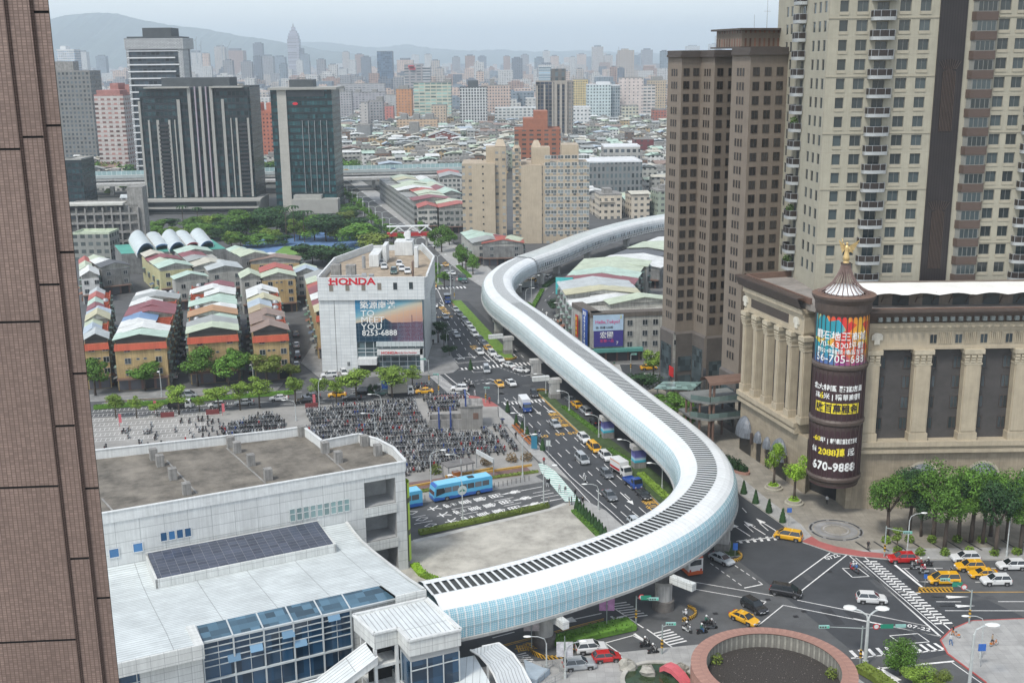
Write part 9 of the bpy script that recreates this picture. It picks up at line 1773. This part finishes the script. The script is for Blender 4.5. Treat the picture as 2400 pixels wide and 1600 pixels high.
for i,(x,y)in enumerate([(530,1470),(1240,1395),(770,1375),(1865,1330)]):p=view(100,500,2.94)(x,y);b=MB();b.tube((0,0,0),(0,0,3),.05,.05,5);b.box(.05,-.03,.9,.6,.03,2.9);o=b.build('flag_banner',mat('flag_pink',(.50,.12,.14),.6,.2,1));o.location=(p.x,p.y,.13);tag(o,['pink flag banner, first from the tiled tower','pink flag banner before the white hatchback','pink flag banner behind the white flatbed','pink flag banner before the two black saloons'][i],'banner')
t=thing('station_entrance','grey concrete station entrance with dark blue frames in the scooter lot','building');sa,sb_=vE(830,1495),vE(975,1490);sf=Face(sa,sb_);b=MB();sf.box(b,0,sf.L,-5.5,0,0,5.4);b.build('wall',panels('station_concrete',(.25,.245,.23),1.6,1.3,.04,(.16,.16,.15),.85,.2,.2,.06),t)
b=MB();sf.box(b,-.2,sf.L+.2,-5.7,.2,5.4,5.7);b.build('roof',CONCG,t);b=MB();sf.box(b,-7,0,-.4,0,0,2.6);sf.box(b,-7.3,-7,-4.5,0,0,2.6);sf.box(b,-7,0,-4.6,-4.2,0,2.6);b.build('stair_wall',CONCG,t)
for x_ in(-5.2,-2.6,0.8):b=MB();sf.box(b,x_,x_+.35,.0,.3,0 if x_<0 else 5.7,4.2 if x_<0 else 8);sf.box(b,x_,x_+.35,-4.6,.3,4.0 if x_<0 else 7.8,4.3 if x_<0 else 8.1);b.build('blue_frame',mat('frame_navy',(.03,.06,.20),.5,.1,1),t)
b=MB();sf.box(b,sf.L*.55,sf.L*.8,-.1,.06,2.6,4.0);b.build('sign_plate',BRONZE2,t)
t=thing('pay_booth','parking pay booth with flat dark roof by the yellow kerb','booth',(*vR5(640,590),0),.5);b=MB();b.box(-2.6,-1.5,3.0,3.4,1.8,3.25);b.build('roof',mat('booth_roof',(.16,.155,.15),.8,.2,1),t)
for x_,y_ in((-2.3,-1.2),(3.0,-1.2),(-2.3,1.5),(3.0,1.5)):b=MB();b.box(x_-.08,y_-.08,0,x_+.08,y_+.08,3);b.build('column',STEEL,t)
b=MB();b.box(-.8,-.6,0,.6,.6,1.5);b.build('ticket_box',PAINT['orange'],t)
t=thing('entrance_gantry','white sign gantry over the scooter lot exit','gantry');p,q=vR5(868,475),vR5(1065,590);b=MB();b.tube((*p,0),(*p,3.9),.1,.1,6);b.tube((*q,0),(*q,3.9),.1,.1,6);b.build('post',STEEL,t);b=MB();b.bar(p,q,.25,3.2,4.1);b.build('beam',mat('gantry_white',(.5,.53,.53),.5,.1,1),t)
for nm,pts,lb in(('kerb_barrier',[(75,710),(560,620),(1000,530),(1500,455)],'long orange yellow kerb between coach lane and bicycle path'),('kerb_barrier',[(510,590),(800,540),(1060,490)],'short yellow barrier below the pay booth')):
 b=MB();P_=[vR5(x,y)for x,y in pts]
 for a,c in zip(P_[:-1],P_[1:]):b.bar(a,c,.35,.0,.55)
 o=b.build(nm,mat('kerb_orange',(.50,.30,.07),.7,.2,1));tag(o,lb,'kerb barrier')
for lb,pts in(('dark post and rail fence right of the blue coach',[(1020,715),(1470,625)]),('dark post and rail fence left of the blue coach',[(205,860),(345,835)])):
 t=thing('fence',lb,'fence');a,c=vR5(*pts[0]),vR5(*pts[1]);n_=int((c-a).length/.95)
 for i in range(n_+1):q=a.lerp(c,i/n_);b=MB();b.tube((*q,0),(*q,1.15),.05,.05,5);b.build('post',TRIMB,t)
b=MB();b.bar(vR5(60,700),vR5(1480,500),4.6,.13,.15);struct(b.build('bike_path',mat('path_maroon',(.16,.10,.09),.9,.2,.4)))
for i,(x,y)in enumerate(((1270,400),(1440,390),(980,440),(400,540))):p=vR5(x,y);b=MB();rr=random.Random(i);clump(b,(0,0,.6),1.3,300,rr,.16);o=b.build('dry_shrub',mat('dry_leaves',(.22,.16,.09),.9,.3,2)if i<3 else LEAF['olive']);o.location=(p.x,p.y,.13);tag(o,['dry brown shrub left of the tall lamp by the bicycle rack','dry brown shrub under the tall lamp by the bicycle rack','dry shrub under the white sign gantry','green shrub by the lot edge left of the pay booth'][i],'shrub')
for i,(x,y,c)in enumerate(((1890,590,'blue'),(1990,500,'champagne'),(2010,730,'red'),(2130,800,'white'),(2230,840,'green'),(1930,540,'silver'))):
 p=vR2(x,y+30);t=thing('shop_stall',f'{c if c != "champagne" else "tan"} awning on the shops pavement, '+['highest and bluish','beside the bend','over the red shop','right of the red one','nearest the corner','small metal one'][i],'stall',(p.x+1.6,p.y,.13),-.95);b=MB();b.face([(-2,-1.2,2.5),(2,-1.2,2.5),(2,1.4,3.1),(-2,1.4,3.1)]);b.build('awning',PAINT[c],t);b=MB();b.box(-1.9,-.2,0,1.9,1.3,2.4);b.build('stall_front',mat('stall_dark',(.10,.08,.07),.8,.3,2),t)
